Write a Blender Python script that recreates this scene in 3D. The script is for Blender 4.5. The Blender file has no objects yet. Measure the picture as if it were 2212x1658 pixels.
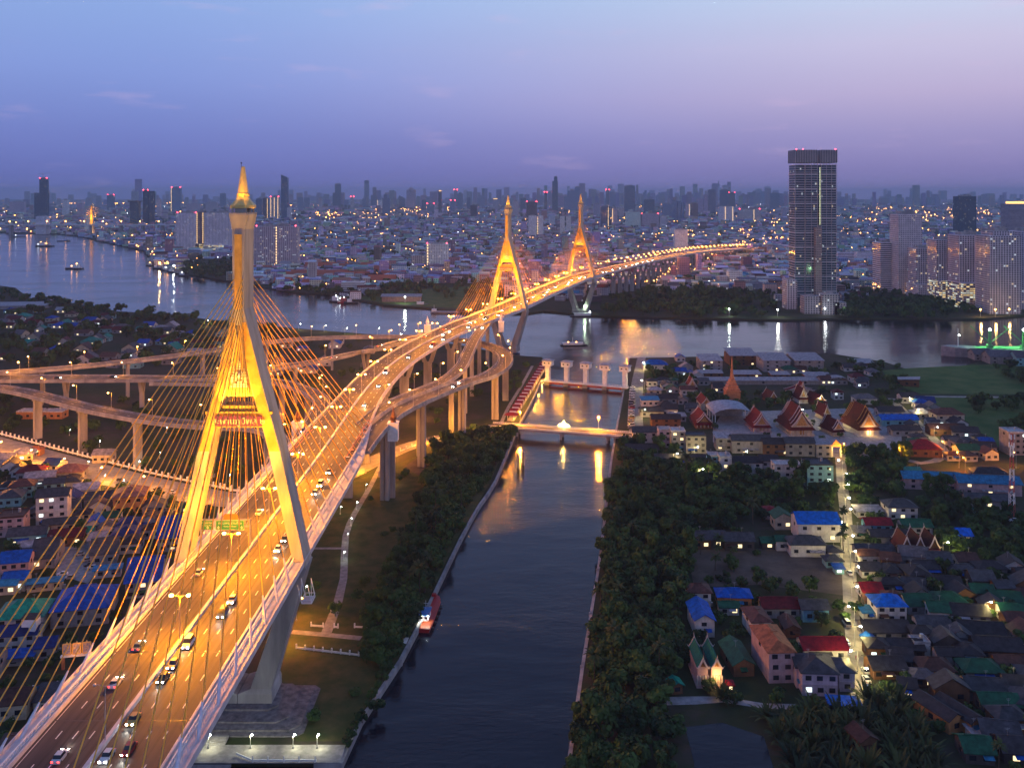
import bpy, math, random
from mathutils import Vector, Matrix
from math import radians, sin, cos, pi, atan2, sqrt, floor
random.seed(7)
sc = bpy.context.scene
COL = sc.collection

# ---------------------------------------------------------------- camera
FPX, CX, HY, H = 2000.0, 1106.0, 418.0, 166.0      # measured on the photograph at 2212 px width
cam_d = bpy.data.cameras.new('camera')
cam_d.sensor_width = 36.0
cam_d.lens = FPX / 2212.0 * 36.0
cam_d.shift_y = -(829.0 - HY) / 2212.0
cam_d.clip_start = 1.0
cam_d.clip_end = 90000.0
cam = bpy.data.objects.new('camera', cam_d)
cam.location = (0, 0, H)
cam.rotation_euler = (radians(90), 0, 0)
COL.objects.link(cam)
sc.camera = cam

# ---------------------------------------------------------------- world
world = bpy.data.worlds.new('World'); sc.world = world
world.use_nodes = True
wt = world.node_tree; wt.nodes.clear()
def wn(t, **k):
    n = wt.nodes.new(t)
    for a, b in k.items(): setattr(n, a, b)
    return n
def srgb(r, g, b, a=1.0):
    f = lambda c: (c/255.0/12.92) if c/255.0 <= 0.04045 else ((c/255.0+0.055)/1.055)**2.4
    return (f(r), f(g), f(b), a)
def ramp(node, stops):
    el = node.color_ramp.elements
    while len(el) > 1: el.remove(el[-1])
    el[0].position = stops[0][0]; el[0].color = stops[0][1]
    for p, c in stops[1:]:
        e = el.new(p); e.color = c
w_out = wn('ShaderNodeOutputWorld'); w_bg = wn('ShaderNodeBackground')
w_tc = wn('ShaderNodeTexCoord'); w_sep = wn('ShaderNodeSeparateXYZ')
wt.links.new(w_tc.outputs['Generated'], w_sep.inputs[0])
w_e = wn('ShaderNodeMath', operation='MULTIPLY'); w_e.inputs[1].default_value = 2.0   # elevation sine x2
wt.links.new(w_sep.outputs['Z'], w_e.inputs[0])
rl = wn('ShaderNodeValToRGB'); rr = wn('ShaderNodeValToRGB')
ramp(rl, [(0.0, srgb(97, 106, 174)), (0.04, srgb(96, 107, 175)), (0.12, srgb(106, 121, 187)), (0.24, srgb(122, 143, 204)), (0.42, srgb(134, 162, 214)), (0.62, srgb(115, 143, 200)), (1.0, srgb(95, 120, 172))])
ramp(rr, [(0.0, srgb(122, 117, 172)), (0.05, srgb(129, 122, 175)), (0.12, srgb(148, 140, 186)), (0.20, srgb(174, 162, 197)), (0.30, srgb(187, 182, 210)), (0.42, srgb(184, 200, 224)), (0.62, srgb(138, 160, 205)), (1.0, srgb(96, 122, 174))])
wt.links.new(w_e.outputs[0], rl.inputs[0]); wt.links.new(w_e.outputs[0], rr.inputs[0])
w_az = wn('ShaderNodeMapRange'); w_az.inputs['From Min'].default_value = -0.42; w_az.inputs['From Max'].default_value = 0.52
w_az.interpolation_type = 'SMOOTHSTEP'
wt.links.new(w_sep.outputs['X'], w_az.inputs['Value'])
w_mix = wn('ShaderNodeMixRGB')
wt.links.new(w_az.outputs[0], w_mix.inputs[0]); wt.links.new(rl.outputs[0], w_mix.inputs[1]); wt.links.new(rr.outputs[0], w_mix.inputs[2])
# thin high cloud wisps
w_map = wn('ShaderNodeMapping'); w_map.inputs['Scale'].default_value = (2.2, 2.2, 13.0)
wt.links.new(w_tc.outputs['Generated'], w_map.inputs[0])
w_no = wn('ShaderNodeTexNoise'); w_no.inputs['Scale'].default_value = 4.3; w_no.inputs['Detail'].default_value = 5.0; w_no.inputs['Roughness'].default_value = 0.55
wt.links.new(w_map.outputs[0], w_no.inputs['Vector'])
w_cr = wn('ShaderNodeMapRange'); w_cr.inputs['From Min'].default_value = 0.60; w_cr.inputs['From Max'].default_value = 0.80; w_cr.inputs['To Max'].default_value = 0.28
wt.links.new(w_no.outputs['Fac'], w_cr.inputs['Value'])
w_cl = wn('ShaderNodeMixRGB'); w_cl.inputs[2].default_value = srgb(206, 176, 208)
wt.links.new(w_cr.outputs[0], w_cl.inputs[0]); wt.links.new(w_mix.outputs[0], w_cl.inputs[1])
# broad tonal unevenness
w_n2 = wn('ShaderNodeTexNoise'); w_n2.inputs['Scale'].default_value = 1.3; w_n2.inputs['Detail'].default_value = 4.0
w_mp2 = wn('ShaderNodeMapping'); w_mp2.inputs['Scale'].default_value = (1.2, 1.2, 6.0)
wt.links.new(w_tc.outputs['Generated'], w_mp2.inputs[0]); wt.links.new(w_mp2.outputs[0], w_n2.inputs['Vector'])
w_m2 = wn('ShaderNodeMapRange'); w_m2.inputs['From Min'].default_value = 0.3; w_m2.inputs['From Max'].default_value = 0.7
w_m2.inputs['To Min'].default_value = 0.97; w_m2.inputs['To Max'].default_value = 1.03
wt.links.new(w_n2.outputs['Fac'], w_m2.inputs['Value'])
w_mul = wn('ShaderNodeVectorMath', operation='SCALE')
wt.links.new(w_cl.outputs[0], w_mul.inputs[0]); wt.links.new(w_m2.outputs[0], w_mul.inputs['Scale'])
w_sky = wn('ShaderNodeTexSky'); w_sky.sky_type = 'NISHITA'; w_sky.sun_disc = False
SUN_EL, SUN_ROT = radians(1.0), radians(75)
w_sky.sun_elevation = SUN_EL; w_sky.sun_rotation = SUN_ROT
w_ss = wn('ShaderNodeVectorMath', operation='SCALE'); w_ss.inputs['Scale'].default_value = 0.004
wt.links.new(w_sky.outputs[0], w_ss.inputs[0])
w_add = wn('ShaderNodeVectorMath', operation='ADD')
wt.links.new(w_mul.outputs[0], w_add.inputs[0]); wt.links.new(w_ss.outputs[0], w_add.inputs[1])
wt.links.new(w_add.outputs[0], w_bg.inputs['Color']); w_bg.inputs['Strength'].default_value = 1.2
wt.links.new(w_bg.outputs[0], w_out.inputs['Surface'])

# pre-sunrise glow from the right
sun_d = bpy.data.lights.new('sun', 'SUN'); sun_d.energy = 0.10; sun_d.angle = radians(40); sun_d.color = (.95, 0.78, 0.95)
sun = bpy.data.objects.new('sun', sun_d); COL.objects.link(sun)
sun.rotation_euler = (radians(62), 0, radians(62))

sc.view_settings.view_transform = 'Standard'; sc.view_settings.look = 'None'
sc.view_settings.exposure = 0.0; sc.view_settings.gamma = 1.0
sc.cycles.max_bounces = 4; sc.cycles.diffuse_bounces = 2; sc.cycles.glossy_bounces = 3; sc.cycles.transmission_bounces = 2
sc.cycles.volume_bounces = 0; sc.cycles.transparent_max_bounces = 4
sc.cycles.caustics_reflective = False; sc.cycles.caustics_refractive = False
sc.cycles.sample_clamp_indirect = 4.0
sc.cycles.use_denoising = True
sc.cycles.use_light_tree = True

# ---------------------------------------------------------------- helpers
def P(x, y, z=2.0):
    """ground or deck point seen at photo pixel (x, y) (2212 px wide) when its height is z"""
    Y = (H - z) * FPX / (y - HY)
    return Vector(((x - CX) * Y / FPX, Y, z))
def PX(v):
    return (CX + v[0]*FPX/v[1], HY + (H - v[2])*FPX/v[1])
def mpp(y, z=2.0): return (H - z)/(y - HY)      # metres per photo pixel there

class MB:
    """collects geometry, becomes ONE mesh object"""
    def __init__(s): s.v = []; s.f = []; s.m = []; s.c = []
    def add(s, vs, fs, mi=0, col=None):
        b = len(s.v); s.v.extend([tuple(p) for p in vs])
        for f in fs:
            s.f.append(tuple(b+i for i in f)); s.m.append(mi); s.c.append(col)
        return s
    def box(s, c, d, rot=0.0, mi=0, col=None, bottom=True):
        """c = centre of the base, d = sizes"""
        x, y, z = c; a, b, h = d[0]/2, d[1]/2, d[2]
        cr, sr = cos(rot), sin(rot)
        vs = []
        for zz in (z, z+h):
            for (px, py) in ((-a, -b), (a, -b), (a, b), (-a, b)):
                vs.append((x + px*cr - py*sr, y + px*sr + py*cr, zz))
        fs = [(0, 1, 5, 4), (1, 2, 6, 5), (2, 3, 7, 6), (3, 0, 4, 7), (4, 5, 6, 7)]
        if bottom: fs.append((3, 2, 1, 0))
        return s.add(vs, fs, mi, col)
    def prism(s, poly, z0, z1, mi=0, top=True, bot=False, col=None):
        n = len(poly); vs = [(p[0], p[1], z0) for p in poly] + [(p[0], p[1], z1) for p in poly]
        fs = [(i, (i+1) % n, n+(i+1) % n, n+i) for i in range(n)]
        if top: fs.append(tuple(range(n, 2*n)))
        if bot: fs.append(tuple(reversed(range(n))))
        return s.add(vs, fs, mi, col)
    def tube(s, p, q, r, n=6, r2=None, mi=0, cap=True, col=None):
        p, q = Vector(p), Vector(q); r2 = r if r2 is None else r2
        d = (q-p); L = d.length
        if L < 1e-6: return s
        d /= L; a = d.orthogonal().normalized(); b = d.cross(a)
        vs = []
        for (c, rr_) in ((p, r), (q, r2)):
            for i in range(n):
                t = 2*pi*i/n; vs.append(c + a*cos(t)*rr_ + b*sin(t)*rr_)
        fs = [(i, (i+1) % n, n+(i+1) % n, n+i) for i in range(n)]
        if cap: fs += [tuple(reversed(range(n))), tuple(range(n, 2*n))]
        return s.add(vs, fs, mi, col)
    def beam(s, p, q, w, h, mi=0, col=None):
        p, q = Vector(p), Vector(q); d = (q-p).normalized()
        up = Vector((0, 0, 1)) if abs(d.z) < .95 else Vector((0, 1, 0))
        a = d.cross(up).normalized()*w/2; b = a.cross(d).normalized()*h/2
        vs = [p-a-b, p+a-b, p+a+b, p-a+b, q-a-b, q+a-b, q+a+b, q-a+b]
        return s.add(vs, [(0, 1, 5, 4), (1, 2, 6, 5), (2, 3, 7, 6), (3, 0, 4, 7), (4, 5, 6, 7), (3, 2, 1, 0)], mi, col)
    def lathe(s, c, prof, n=8, mi=0, rot=0.0, col=None):
        vs = []
        for (r, z) in prof:
            for i in range(n):
                t = 2*pi*(i+.5)/n + rot; vs.append((c[0]+r*cos(t), c[1]+r*sin(t), c[2]+z))
        fs = []
        for k in range(len(prof)-1):
            for i in range(n): fs.append((k*n+i, k*n+(i+1) % n, (k+1)*n+(i+1) % n, (k+1)*n+i))
        fs.append(tuple((len(prof)-1)*n+i for i in range(n)))
        return s.add(vs, fs, mi, col)
    def loft(s, rings, mi=0, caps=True):
        n = len(rings[0]); vs = [p for r in rings for p in r]
        fs = [(k*n+i, k*n+(i+1) % n, (k+1)*n+(i+1) % n, (k+1)*n+i) for k in range(len(rings)-1) for i in range(n)]
        if caps: fs += [tuple(reversed(range(n))), tuple((len(rings)-1)*n+i for i in range(n))]
        return s.add(vs, fs, mi)
    def ball(s, c, r, n=6, m=4, mi=0, sz=1.0, col=None):
        vs = [(c[0], c[1], c[2]-r*sz)]
        for k in range(1, m):
            ph = -pi/2 + pi*k/m
            for i in range(n):
                t = 2*pi*i/n; vs.append((c[0]+r*cos(ph)*cos(t), c[1]+r*cos(ph)*sin(t), c[2]+r*sz*sin(ph)))
        vs.append((c[0], c[1], c[2]+r*sz)); e = len(vs)-1
        fs = [(0, 1+(i+1) % n, 1+i) for i in range(n)]
        for k in range(m-2):
            for i in range(n): fs.append((1+k*n+i, 1+k*n+(i+1) % n, 1+(k+1)*n+(i+1) % n, 1+(k+1)*n+i))
        fs += [(1+(m-2)*n+i, 1+(m-2)*n+(i+1) % n, e) for i in range(n)]
        return s.add(vs, fs, mi, col)
    def mesh(s, name, mats):
        me = bpy.data.meshes.new(name)
        me.from_pydata(s.v, [], s.f)
        for m in (mats if isinstance(mats, (list, tuple)) else [mats]): me.materials.append(m)
        if any(s.m): me.polygons.foreach_set('material_index', s.m)
        if any(c is not None for c in s.c):
            at = me.color_attributes.new('Col', 'FLOAT_COLOR', 'CORNER')
            buf = []
            for f, c in zip(s.f, s.c):
                c = c or (1, 1, 1)
                buf.extend([c[0], c[1], c[2], 1.0]*len(f))
            at.data.foreach_set('color', buf)
        me.update()
        return me
    def build(s, name, mats, parent=None, loc=(0, 0, 0), rot=0.0, color=None):
        o = bpy.data.objects.new(name, s.mesh(name, mats)); COL.objects.link(o)
        o.location = loc; o.rotation_euler = (0, 0, rot)
        if parent is not None: o.parent = parent
        if color is not None: o.color = (*color[:3], 1)
        return o

THINGS = []
def tag(o, label, cat, group=None, kind=None):
    if kind: o['kind'] = kind
    if label: o['label'] = label
    if cat: o['category'] = cat
    if group: o['group'] = group
    if not kind: THINGS.append(o)
    return o
def empty(name, loc=(0, 0, 0), rot=0.0):
    o = bpy.data.objects.new(name, None); COL.objects.link(o)
    o.location = loc; o.rotation_euler = (0, 0, rot); o.empty_display_size = 1
    return o
def kids(o): return [c for c in COL_KIDS.get(o.name, [])]
def copy_tree(o, loc=None, rot=None, scale=None, label=None, group=None, parent=None, lights=True):
    c = o.copy(); COL.objects.link(c); c.parent = parent
    for ch in o.children:
        if ch.type == 'LIGHT' and not lights: continue
        copy_tree(ch, parent=c, lights=lights)
    if loc is not None: c.location = loc
    if rot is not None: c.rotation_euler = (0, 0, rot)
    if scale is not None: c.scale = scale if isinstance(scale, (tuple, list)) else (scale,)*3
    if parent is None and 'category' in c.keys():
        if label: c['label'] = label
        if group: c['group'] = group
        THINGS.append(c)
    return c
def struct(o): o['kind'] = 'structure'; return o

# ---------------------------------------------------------------- node materials
class NT:
    def __init__(s, name):
        s.mat = bpy.data.materials.new(name); s.mat.use_nodes = True
        s.t = s.mat.node_tree; s.t.nodes.clear()
        s.out = s.t.nodes.new('ShaderNodeOutputMaterial'); s.b = s.t.nodes.new('ShaderNodeBsdfPrincipled')
        s.t.links.new(s.b.outputs[0], s.out.inputs['Surface'])
    def n(s, t, **k):
        nd = s.t.nodes.new(t)
        for a, b in k.items(): setattr(nd, a, b)
        return nd
    def put(s, sock, v):
        if isinstance(v, bpy.types.NodeSocket): s.t.links.new(v, sock)
        elif v is not None: sock.default_value = v
    def math(s, op, a, b=None, c=None):
        nd = s.n('ShaderNodeMath', operation=op)
        for i, v in enumerate((a, b, c)):
            if v is not None: s.put(nd.inputs[i], v)
        return nd.outputs[0]
    def mix(s, f, a, b, mode='MIX'):
        nd = s.n('ShaderNodeMixRGB', blend_type=mode)
        s.put(nd.inputs[0], f); s.put(nd.inputs[1], a); s.put(nd.inputs[2], b)
        return nd.outputs[0]
    def noise(s, scale, detail=3.0, rough=0.5, vec=None, out='Fac'):
        nd = s.n('ShaderNodeTexNoise'); nd.inputs['Scale'].default_value = scale
        nd.inputs['Detail'].default_value = detail; nd.inputs['Roughness'].default_value = rough
        if vec is not None: s.put(nd.inputs['Vector'], vec)
        return nd.outputs[out]
    def coord(s, which='Object'): return s.n('ShaderNodeTexCoord').outputs[which]
    def pos(s): return s.n('ShaderNodeNewGeometry').outputs['Position']
    def scalevec(s, v, sc_):
        m = s.n('ShaderNodeMapping'); s.put(m.inputs[0], v); m.inputs['Scale'].default_value = sc_; return m.outputs[0]
    def maprange(s, v, a, b, c=0.0, d=1.0):
        m = s.n('ShaderNodeMapRange'); s.put(m.inputs['Value'], v)
        for i, x in zip(('From Min', 'From Max', 'To Min', 'To Max'), (a, b, c, d)): s.put(m.inputs[i], x)
        return m.outputs[0]
    def sep(s, v):
        nd = s.n('ShaderNodeSeparateXYZ'); s.put(nd.inputs[0], v); return nd.outputs
    def comb(s, x, y, z):
        nd = s.n('ShaderNodeCombineXYZ')
        for i, v in enumerate((x, y, z)): s.put(nd.inputs[i], v)
        return nd.outputs[0]
    def set(s, **k):
        for a, v in k.items(): s.put(s.b.inputs[a.replace('_', ' ')], v)
        return s
    def bump(s, h, strength=.3, dist=.1):
        nd = s.n('ShaderNodeBump'); nd.inputs['Strength'].default_value = strength; nd.inputs['Distance'].default_value = dist
        s.put(nd.inputs['Height'], h); s.put(s.b.inputs['Normal'], nd.outputs[0])
    def objcol(s): return s.n('ShaderNodeObjectInfo').outputs['Color']
    def objrand(s): return s.n('ShaderNodeObjectInfo').outputs['Random']

def noisy(name, c1, c2, scale=.5, rough=.8, metal=0.0, detail=4.0, world_=True, bump=None, lo=.35, hi=.65, stretch=(1, 1, 1)):
    m = NT(name); v = m.pos() if world_ else m.coord()
    v = m.scalevec(v, stretch)
    f = m.maprange(m.noise(scale, detail, .6, v), lo, hi)
    m.set(Base_Color=m.mix(f, (*c1, 1), (*c2, 1)), Roughness=rough, Metallic=metal)
    if rough > .6: m.b.inputs['Specular IOR Level'].default_value = .15
    if bump: m.bump(m.noise(scale*4, 3, .6, v), bump, .1)
    return m.mat
def colmat(name, rough=.8, dirt=.35, metal=0.0, scale=.35, lines=None, streak=True):
    """uses the object's own colour, with dirt and optional corrugation lines"""
    m = NT(name); v = m.coord()
    f = m.maprange(m.noise(scale, 5, .65, m.pos()), .3, .7, 1-dirt, 1.08)
    if streak:
        f = m.math('MULTIPLY', f, m.maprange(m.noise(.9, 4, .6, m.scalevec(m.pos(), (1, 1, .12))), .3, .7, 1-dirt*.5, 1.04))
    c = m.n('ShaderNodeVectorMath', operation='SCALE'); m.put(c.inputs[0], m.objcol()); m.put(c.inputs['Scale'], f)
    m.set(Base_Color=c.outputs[0], Roughness=rough, Metallic=metal); m.b.inputs['Specular IOR Level'].default_value = .18
    if lines:
        x = m.sep(v)
        w = m.math('SINE', m.math('MULTIPLY', m.math('ADD', x[0], x[1]), lines))
        m.bump(w, .35, .06)
    return m.mat
def emis(name, col, strength, sampling=None):
    m = NT(name); m.set(Base_Color=(*col, 1), Emission_Color=(*col, 1), Emission_Strength=strength, Roughness=.5)
    if sampling: m.mat.cycles.emission_sampling = sampling
    return m.mat
def plain(name, col, rough=.6, metal=0.0):
    m = NT(name); m.set(Base_Color=(*col, 1), Roughness=rough, Metallic=metal); return m.mat

def facade(name, pu=3.0, pv=3.2, a=.2, b=.8, c=.25, d=.8, glass=(.02, .03, .05), lit=.06, litcol=(1.0, .75, .4), litcol2=(.85, .95, 1.0), strength=1.5, balc=False, grough=.12, attr=False):
    """walls with a grid of windows; a few of them lit; wall colour from the object (or vertex colour)"""
    m = NT(name); co = m.n('ShaderNodeTexCoord'); x, y, z = m.sep(co.outputs['Object'])
    nx, ny, nz = m.sep(co.outputs['Normal'])
    side = m.math('GREATER_THAN', m.math('ABSOLUTE', nx), .7)
    u = m.math('ADD', m.math('MULTIPLY', side, y), m.math('MULTIPLY', m.math('SUBTRACT', 1.0, side), x))
    u = m.math('DIVIDE', m.math('ADD', u, 1000.0), pu); v = m.math('DIVIDE', m.math('ADD', z, .3), pv)
    fu, fv = m.math('FRACT', u), m.math('FRACT', v)
    mk = m.math('MULTIPLY', m.math('MULTIPLY', m.math('GREATER_THAN', fu, a), m.math('LESS_THAN', fu, b)),
                m.math('MULTIPLY', m.math('GREATER_THAN', fv, c), m.math('LESS_THAN', fv, d)))
    mk = m.math('MULTIPLY', mk, m.math('LESS_THAN', m.math('ABSOLUTE', nz), .5))
    wn_ = m.n('ShaderNodeTexWhiteNoise', noise_dimensions='4D')
    m.put(wn_.inputs['Vector'], m.comb(m.math('FLOOR', u), m.math('FLOOR', v), side)); m.put(wn_.inputs['W'], m.math('MULTIPLY', m.objrand(), 57.0))
    r = wn_.outputs['Value']; rc = m.sep(wn_.outputs['Color'])
    on = m.math('MULTIPLY', m.math('LESS_THAN', r, lit), mk)
    if attr:
        at = m.n('ShaderNodeVertexColor', layer_name='Col'); wall = at.outputs['Color']
    else: wall = m.objcol()
    f = m.maprange(m.noise(.12, 4, .6, m.pos()), .3, .7, .78, 1.08)
    sc_ = m.n('ShaderNodeVectorMath', operation='SCALE'); m.put(sc_.inputs[0], wall); m.put(sc_.inputs['Scale'], f)
    gv = m.mix(rc[1], (*glass, 1), (*[g*2.2+.01 for g in glass], 1))
    m.set(Base_Color=m.mix(mk, sc_.outputs[0], gv), Roughness=m.maprange(mk, 0, 1, .8, grough),
          Emission_Color=m.mix(m.math('GREATER_THAN', rc[2], .55), (*litcol, 1), (*litcol2, 1)),
          Emission_Strength=m.math('MULTIPLY', on, m.math('MULTIPLY', strength, m.math('ADD', .3, rc[0]))))
    m.mat.cycles.emission_sampling = 'NONE'
    return m.mat
# ---------------------------------------------------------------- materials
M = {}
M['concrete'] = noisy('concrete', (.22, .21, .22), (.42, .40, .40), .16, .85, bump=.2, stretch=(1, 1, .22))
M['fascia'] = noisy('fascia_concrete', (.48, .46, .49), (.66, .64, .66), .2, .8, stretch=(1, 1, .2))
M['asphalt'] = noisy('asphalt', (.042, .040, .042), (.11, .10, .10), .09, .72, stretch=(5, .18, 1), lo=.3, hi=.7, detail=6)
M['asphalt2'] = noisy('local_road_concrete', (.22, .2, .18), (.34, .31, .28), .3, .85)
M['paving'] = noisy('paving', (.22, .21, .22), (.36, .34, .35), .4, .85)
M['paint'] = noisy('road_paint', (.55, .55, .52), (.8, .8, .78), 1.5, .6)
M['paint_red'] = noisy('red_paint', (.35, .06, .05), (.5, .1, .08), 1.5, .6)
M['steel'] = plain('galvanised_steel', (.45, .45, .47), .45, .6)
M['dark_metal'] = plain('dark_metal', (.05, .05, .055), .5, .5)
M['white_paint'] = noisy('white_paint', (.72, .72, .72), (.88, .88, .88), .5, .6)
M['glass'] = plain('window_glass', (.015, .02, .03), .08)
M['lit_glass'] = emis('lit_window_glass', (1.0, .78, .42), 1.6, 'NONE')
M['lit_cool'] = emis('lit_window_cool', (.8, .95, .9), 1.6, 'NONE')
M['sodium'] = emis('sodium_lamp', (1.0, .46, .12), 30.0, 'NONE')
M['sodium_far'] = emis('sodium_lamp_far', (1.0, .42, .09), 24.0, 'NONE')
M['white_lamp'] = emis('white_lamp', (.85, 1.0, .9), 80.0, 'NONE')
M['white_far'] = emis('white_lamp_far', (.9, .97, 1.0), 14.0, 'NONE')
M['red_far'] = emis('red_beacon', (1.0, .05, .08), 14.0, 'NONE')
M['unlit_lamp'] = plain('unlit_lamp_glass', (.5, .5, .55), .3)

def ground_mat():
    m = NT('ground_soil_and_grass'); p = m.pos()
    n1 = m.noise(.02, 5, .6, p); n2 = m.noise(.25, 4, .65, p)
    c = m.mix(m.maprange(n1, .42, .58), (.028, .04, .018, 1), (.06, .05, .042, 1))
    c = m.mix(m.maprange(n2, .4, .7), c, (.035, .048, .02, 1))
    m.set(Base_Color=c, Roughness=.95); m.bump(n2, .4, .3); m.b.inputs['Specular IOR Level'].default_value = .1
    return m.mat
M['ground'] = ground_mat()
M['lawn'] = noisy('lawn', (.035, .06, .018), (.09, .085, .035), .15, .95, bump=.4)
M['field'] = noisy('field_grass', (.035, .09, .02), (.10, .13, .04), .05, .95, bump=.5)
M['dirt'] = noisy('bare_dirt', (.07, .055, .045), (.13, .10, .08), .12, .95)

def water_mat():
    m = NT('river_water'); p = m.pos()
    v = m.scalevec(p, (.6, 1.0, 1.0))
    a = m.noise(.55, 4, .6, v); b = m.noise(.07, 3, .5, v)
    c_ = m.noise(.006, 4, .6, m.scalevec(p, (1, 2.2, 1)))
    hgt = m.math('ADD', m.math('MULTIPLY', a, .35), m.math('MULTIPLY', b, .9))
    m.set(Base_Color=(.009, .011, .019, 1), Roughness=m.maprange(c_, .35, .65, .04, .16), IOR=1.33)
    m.b.inputs['Specular IOR Level'].default_value = .42
    m.bump(m.math('MULTIPLY', hgt, m.maprange(c_, .4, .6, .6, 1.3)), .42, .8)
    return m.mat
M['water'] = water_mat()

# ---------------------------------------------------------------- water sheet and land
w = MB(); w.add([(-24000, -300, 0), (24000, -300, 0), (24000, 26000, 0), (-24000, 26000, 0)], [(0, 1, 2, 3)])
struct(w.build('water', M['water']))

def land(name, pts, ztop=2.0, mat='ground', thick=6.0):
    mb = MB(); mb.prism([(p[0], p[1]) for p in pts], ztop-thick, ztop, top=True)
    return struct(mb.build(name, M[mat]))
NORTH = [(-900, 502), (0, 503), (120, 505), (182, 512), (204, 519), (260, 530), (310, 541), (321, 554), (328, 572), (387, 591), (438, 597), (520, 610), (624, 629), (712, 636), (773, 648), (831, 658), (928, 665), (977, 671), (1009, 677), (1138, 676), (1174, 671), (1284, 681), (1482, 686), (1695, 690), (1845, 687), (2117, 688), (2230, 679), (3000, 672)]
north = [tuple(P(x, y)[:2]) for x, y in NORTH] + [(23500, 3000), (23500, 25900), (-23500, 25900), (-23500, 6000)]
land('far_bank_ground', north)
WEST = [(0, 617), (33, 621), (62, 643), (146, 652), (255, 672), (376, 679), (452, 690), (605, 706), (702, 714), (789, 721), (870, 725), (1000, 746), (1060, 758), (1111, 767), (1172, 771),
        (1168, 820), (1145, 870), (1115, 925), (1068, 1037), (1033, 1089), (990, 1166), (934, 1282), (861, 1424), (775, 1553), (732, 1646), (681, 1640), (418, 1640)]
west = [tuple(P(x, y)[:2]) for x, y in WEST] + [(-95, 268), (-95, 252), (-900, 252), (-2500, 900)]
land('near_bank_ground', west)
EAST = [(1360, 773), (1346, 860), (1334, 925), (1322, 1000), (1310, 1110), (1295, 1230), (1262, 1440), (1232, 1658), (1205, 1860)]
east = [tuple(P(x, y)[:2]) for x, y in EAST] + [(20, 150), (600, 150), (1500, 800)]
east += [tuple(P(x, y)[:2]) for x, y in [(2420, 766), (2212, 772), (2130, 776), (2058, 796), (2010, 800), (1960, 797), (1910, 781), (1793, 763), (1600, 768)]]
land('right_bank_ground', east)

def sheet(name, pts, z, mat, px=True):
    mb = MB(); q = [P(x, y) for x, y in pts] if px else pts
    mb.add([(p[0], p[1], z) for p in q], [tuple(range(len(q)))])
    # face up
    o = struct(mb.build(name, M[mat])); return o
def catmull(pts, step):
    out = []; n = len(pts)
    for i in range(n-1):
        p0, p1, p2, p3 = pts[max(i-1, 0)], pts[i], pts[i+1], pts[min(i+2, n-1)]
        L = sqrt((p2[0]-p1[0])**2 + (p2[1]-p1[1])**2); k = max(1, int(L/step))
        for j in range(k):
            t = j/k; t2, t3 = t*t, t*t*t
            out.append([.5*((2*b) + (-a+c)*t + (2*a-5*b+4*c-d)*t2 + (-a+3*b-3*c+d)*t3) for a, b, c, d in zip(p0, p1, p2, p3)])
    out.append(list(pts[-1])); return out
def frames(path):
    fr = []
    for i, p in enumerate(path):
        a, b = path[max(i-1, 0)], path[min(i+1, len(path)-1)]
        d = Vector((b[0]-a[0], b[1]-a[1])).normalized(); fr.append((p, Vector((d.y, -d.x)), d))   # point, right normal, forward
    return fr
def sweep(mb, path, section, mi=0, close=True, i0=0, i1=None):
    """path items (x, y, z, halfwidth); section items (k, off, dz): lateral = k*hw+off"""
    fr = frames(path)[i0:i1]; n = len(section); vs = []
    for (p, r, d) in fr:
        for (k, o, dz) in section:
            l = k*p[3]+o; vs.append((p[0]+r.x*l, p[1]+r.y*l, p[2]+dz))
    m = n if close else n-1; fs = []
    for j in range(len(fr)-1):
        for i in range(m): fs.append((j*n+i, (j+1)*n+i, (j+1)*n+(i+1) % n, j*n+(i+1) % n))
    if close: fs += [tuple(range(n)), tuple((len(fr)-1)*n+i for i in reversed(range(n)))]
    mb.add(vs, fs, mi); return mb
def road(name, pxpts, z, mat, hw=None):
    """flat ribbon on the ground along photo pixels (x, y, halfwidth in metres)"""
    pth = [[*P(x, y, 2.0)[:2], z, h_] for x, y, h_ in pxpts]
    pth = catmull(pth, 12); mb = MB(); sweep(mb, pth, [(-1, 0, 0), (1, 0, 0)], close=False)
    struct(mb.build(name, M[mat])); return pth

# lawns and yards (sheets a few mm above the soil)
sheet('park_lawn', [(640, 1600), (735, 1600), (775, 1548), (860, 1424), (930, 1282), (985, 1166), (1060, 1040), (1108, 925), (1000, 930), (900, 985), (760, 1040), (640, 1240), (580, 1500)], 2.02, 'lawn')
sheet('interchange_lawn', [(40, 960), (420, 1050), (620, 1080), (860, 960), (1060, 905), (1150, 800), (900, 770), (600, 800), (300, 830), (0, 850)], 2.02, 'ground')
sheet('riverside_field', [(1960, 795), (2240, 782), (2300, 850), (2212, 852), (1990, 850), (1930, 830), (1905, 800)], 2.02, 'field')
sheet('marsh_field', [(1990, 858), (2300, 860), (2300, 980), (2120, 960), (2050, 900)], 2.02, 'field')
sheet('far_lawn', [(800, 633), (1010, 618), (1090, 640), (1040, 670), (930, 662), (830, 655), (775, 645)], 2.03, 'field')
sheet('vacant_lot', [(1480, 1180), (1815, 1190), (1822, 1285), (1640, 1262), (1500, 1268)], 2.02, 'dirt')
sheet('temple_courtyard', [(1540, 925), (1560, 890), (1880, 880), (1945, 900), (1950, 985), (1860, 1000), (1700, 965), (1540, 955)], 2.025, 'paving')
sheet('court_plot', [(870, 1010), (905, 985), (1000, 1012), (962, 1052)], 2.03, 'dirt')
sheet('parking_yard', [(140, 1170), (215, 1150), (250, 1180), (190, 1260), (120, 1240)], 2.03, 'paving')
sheet('pond', [(1480, 1570), (1560, 1560), (1650, 1590), (1672, 1660), (1690, 1800), (1490, 1800), (1500, 1650)], 2.04, 'water')
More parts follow.
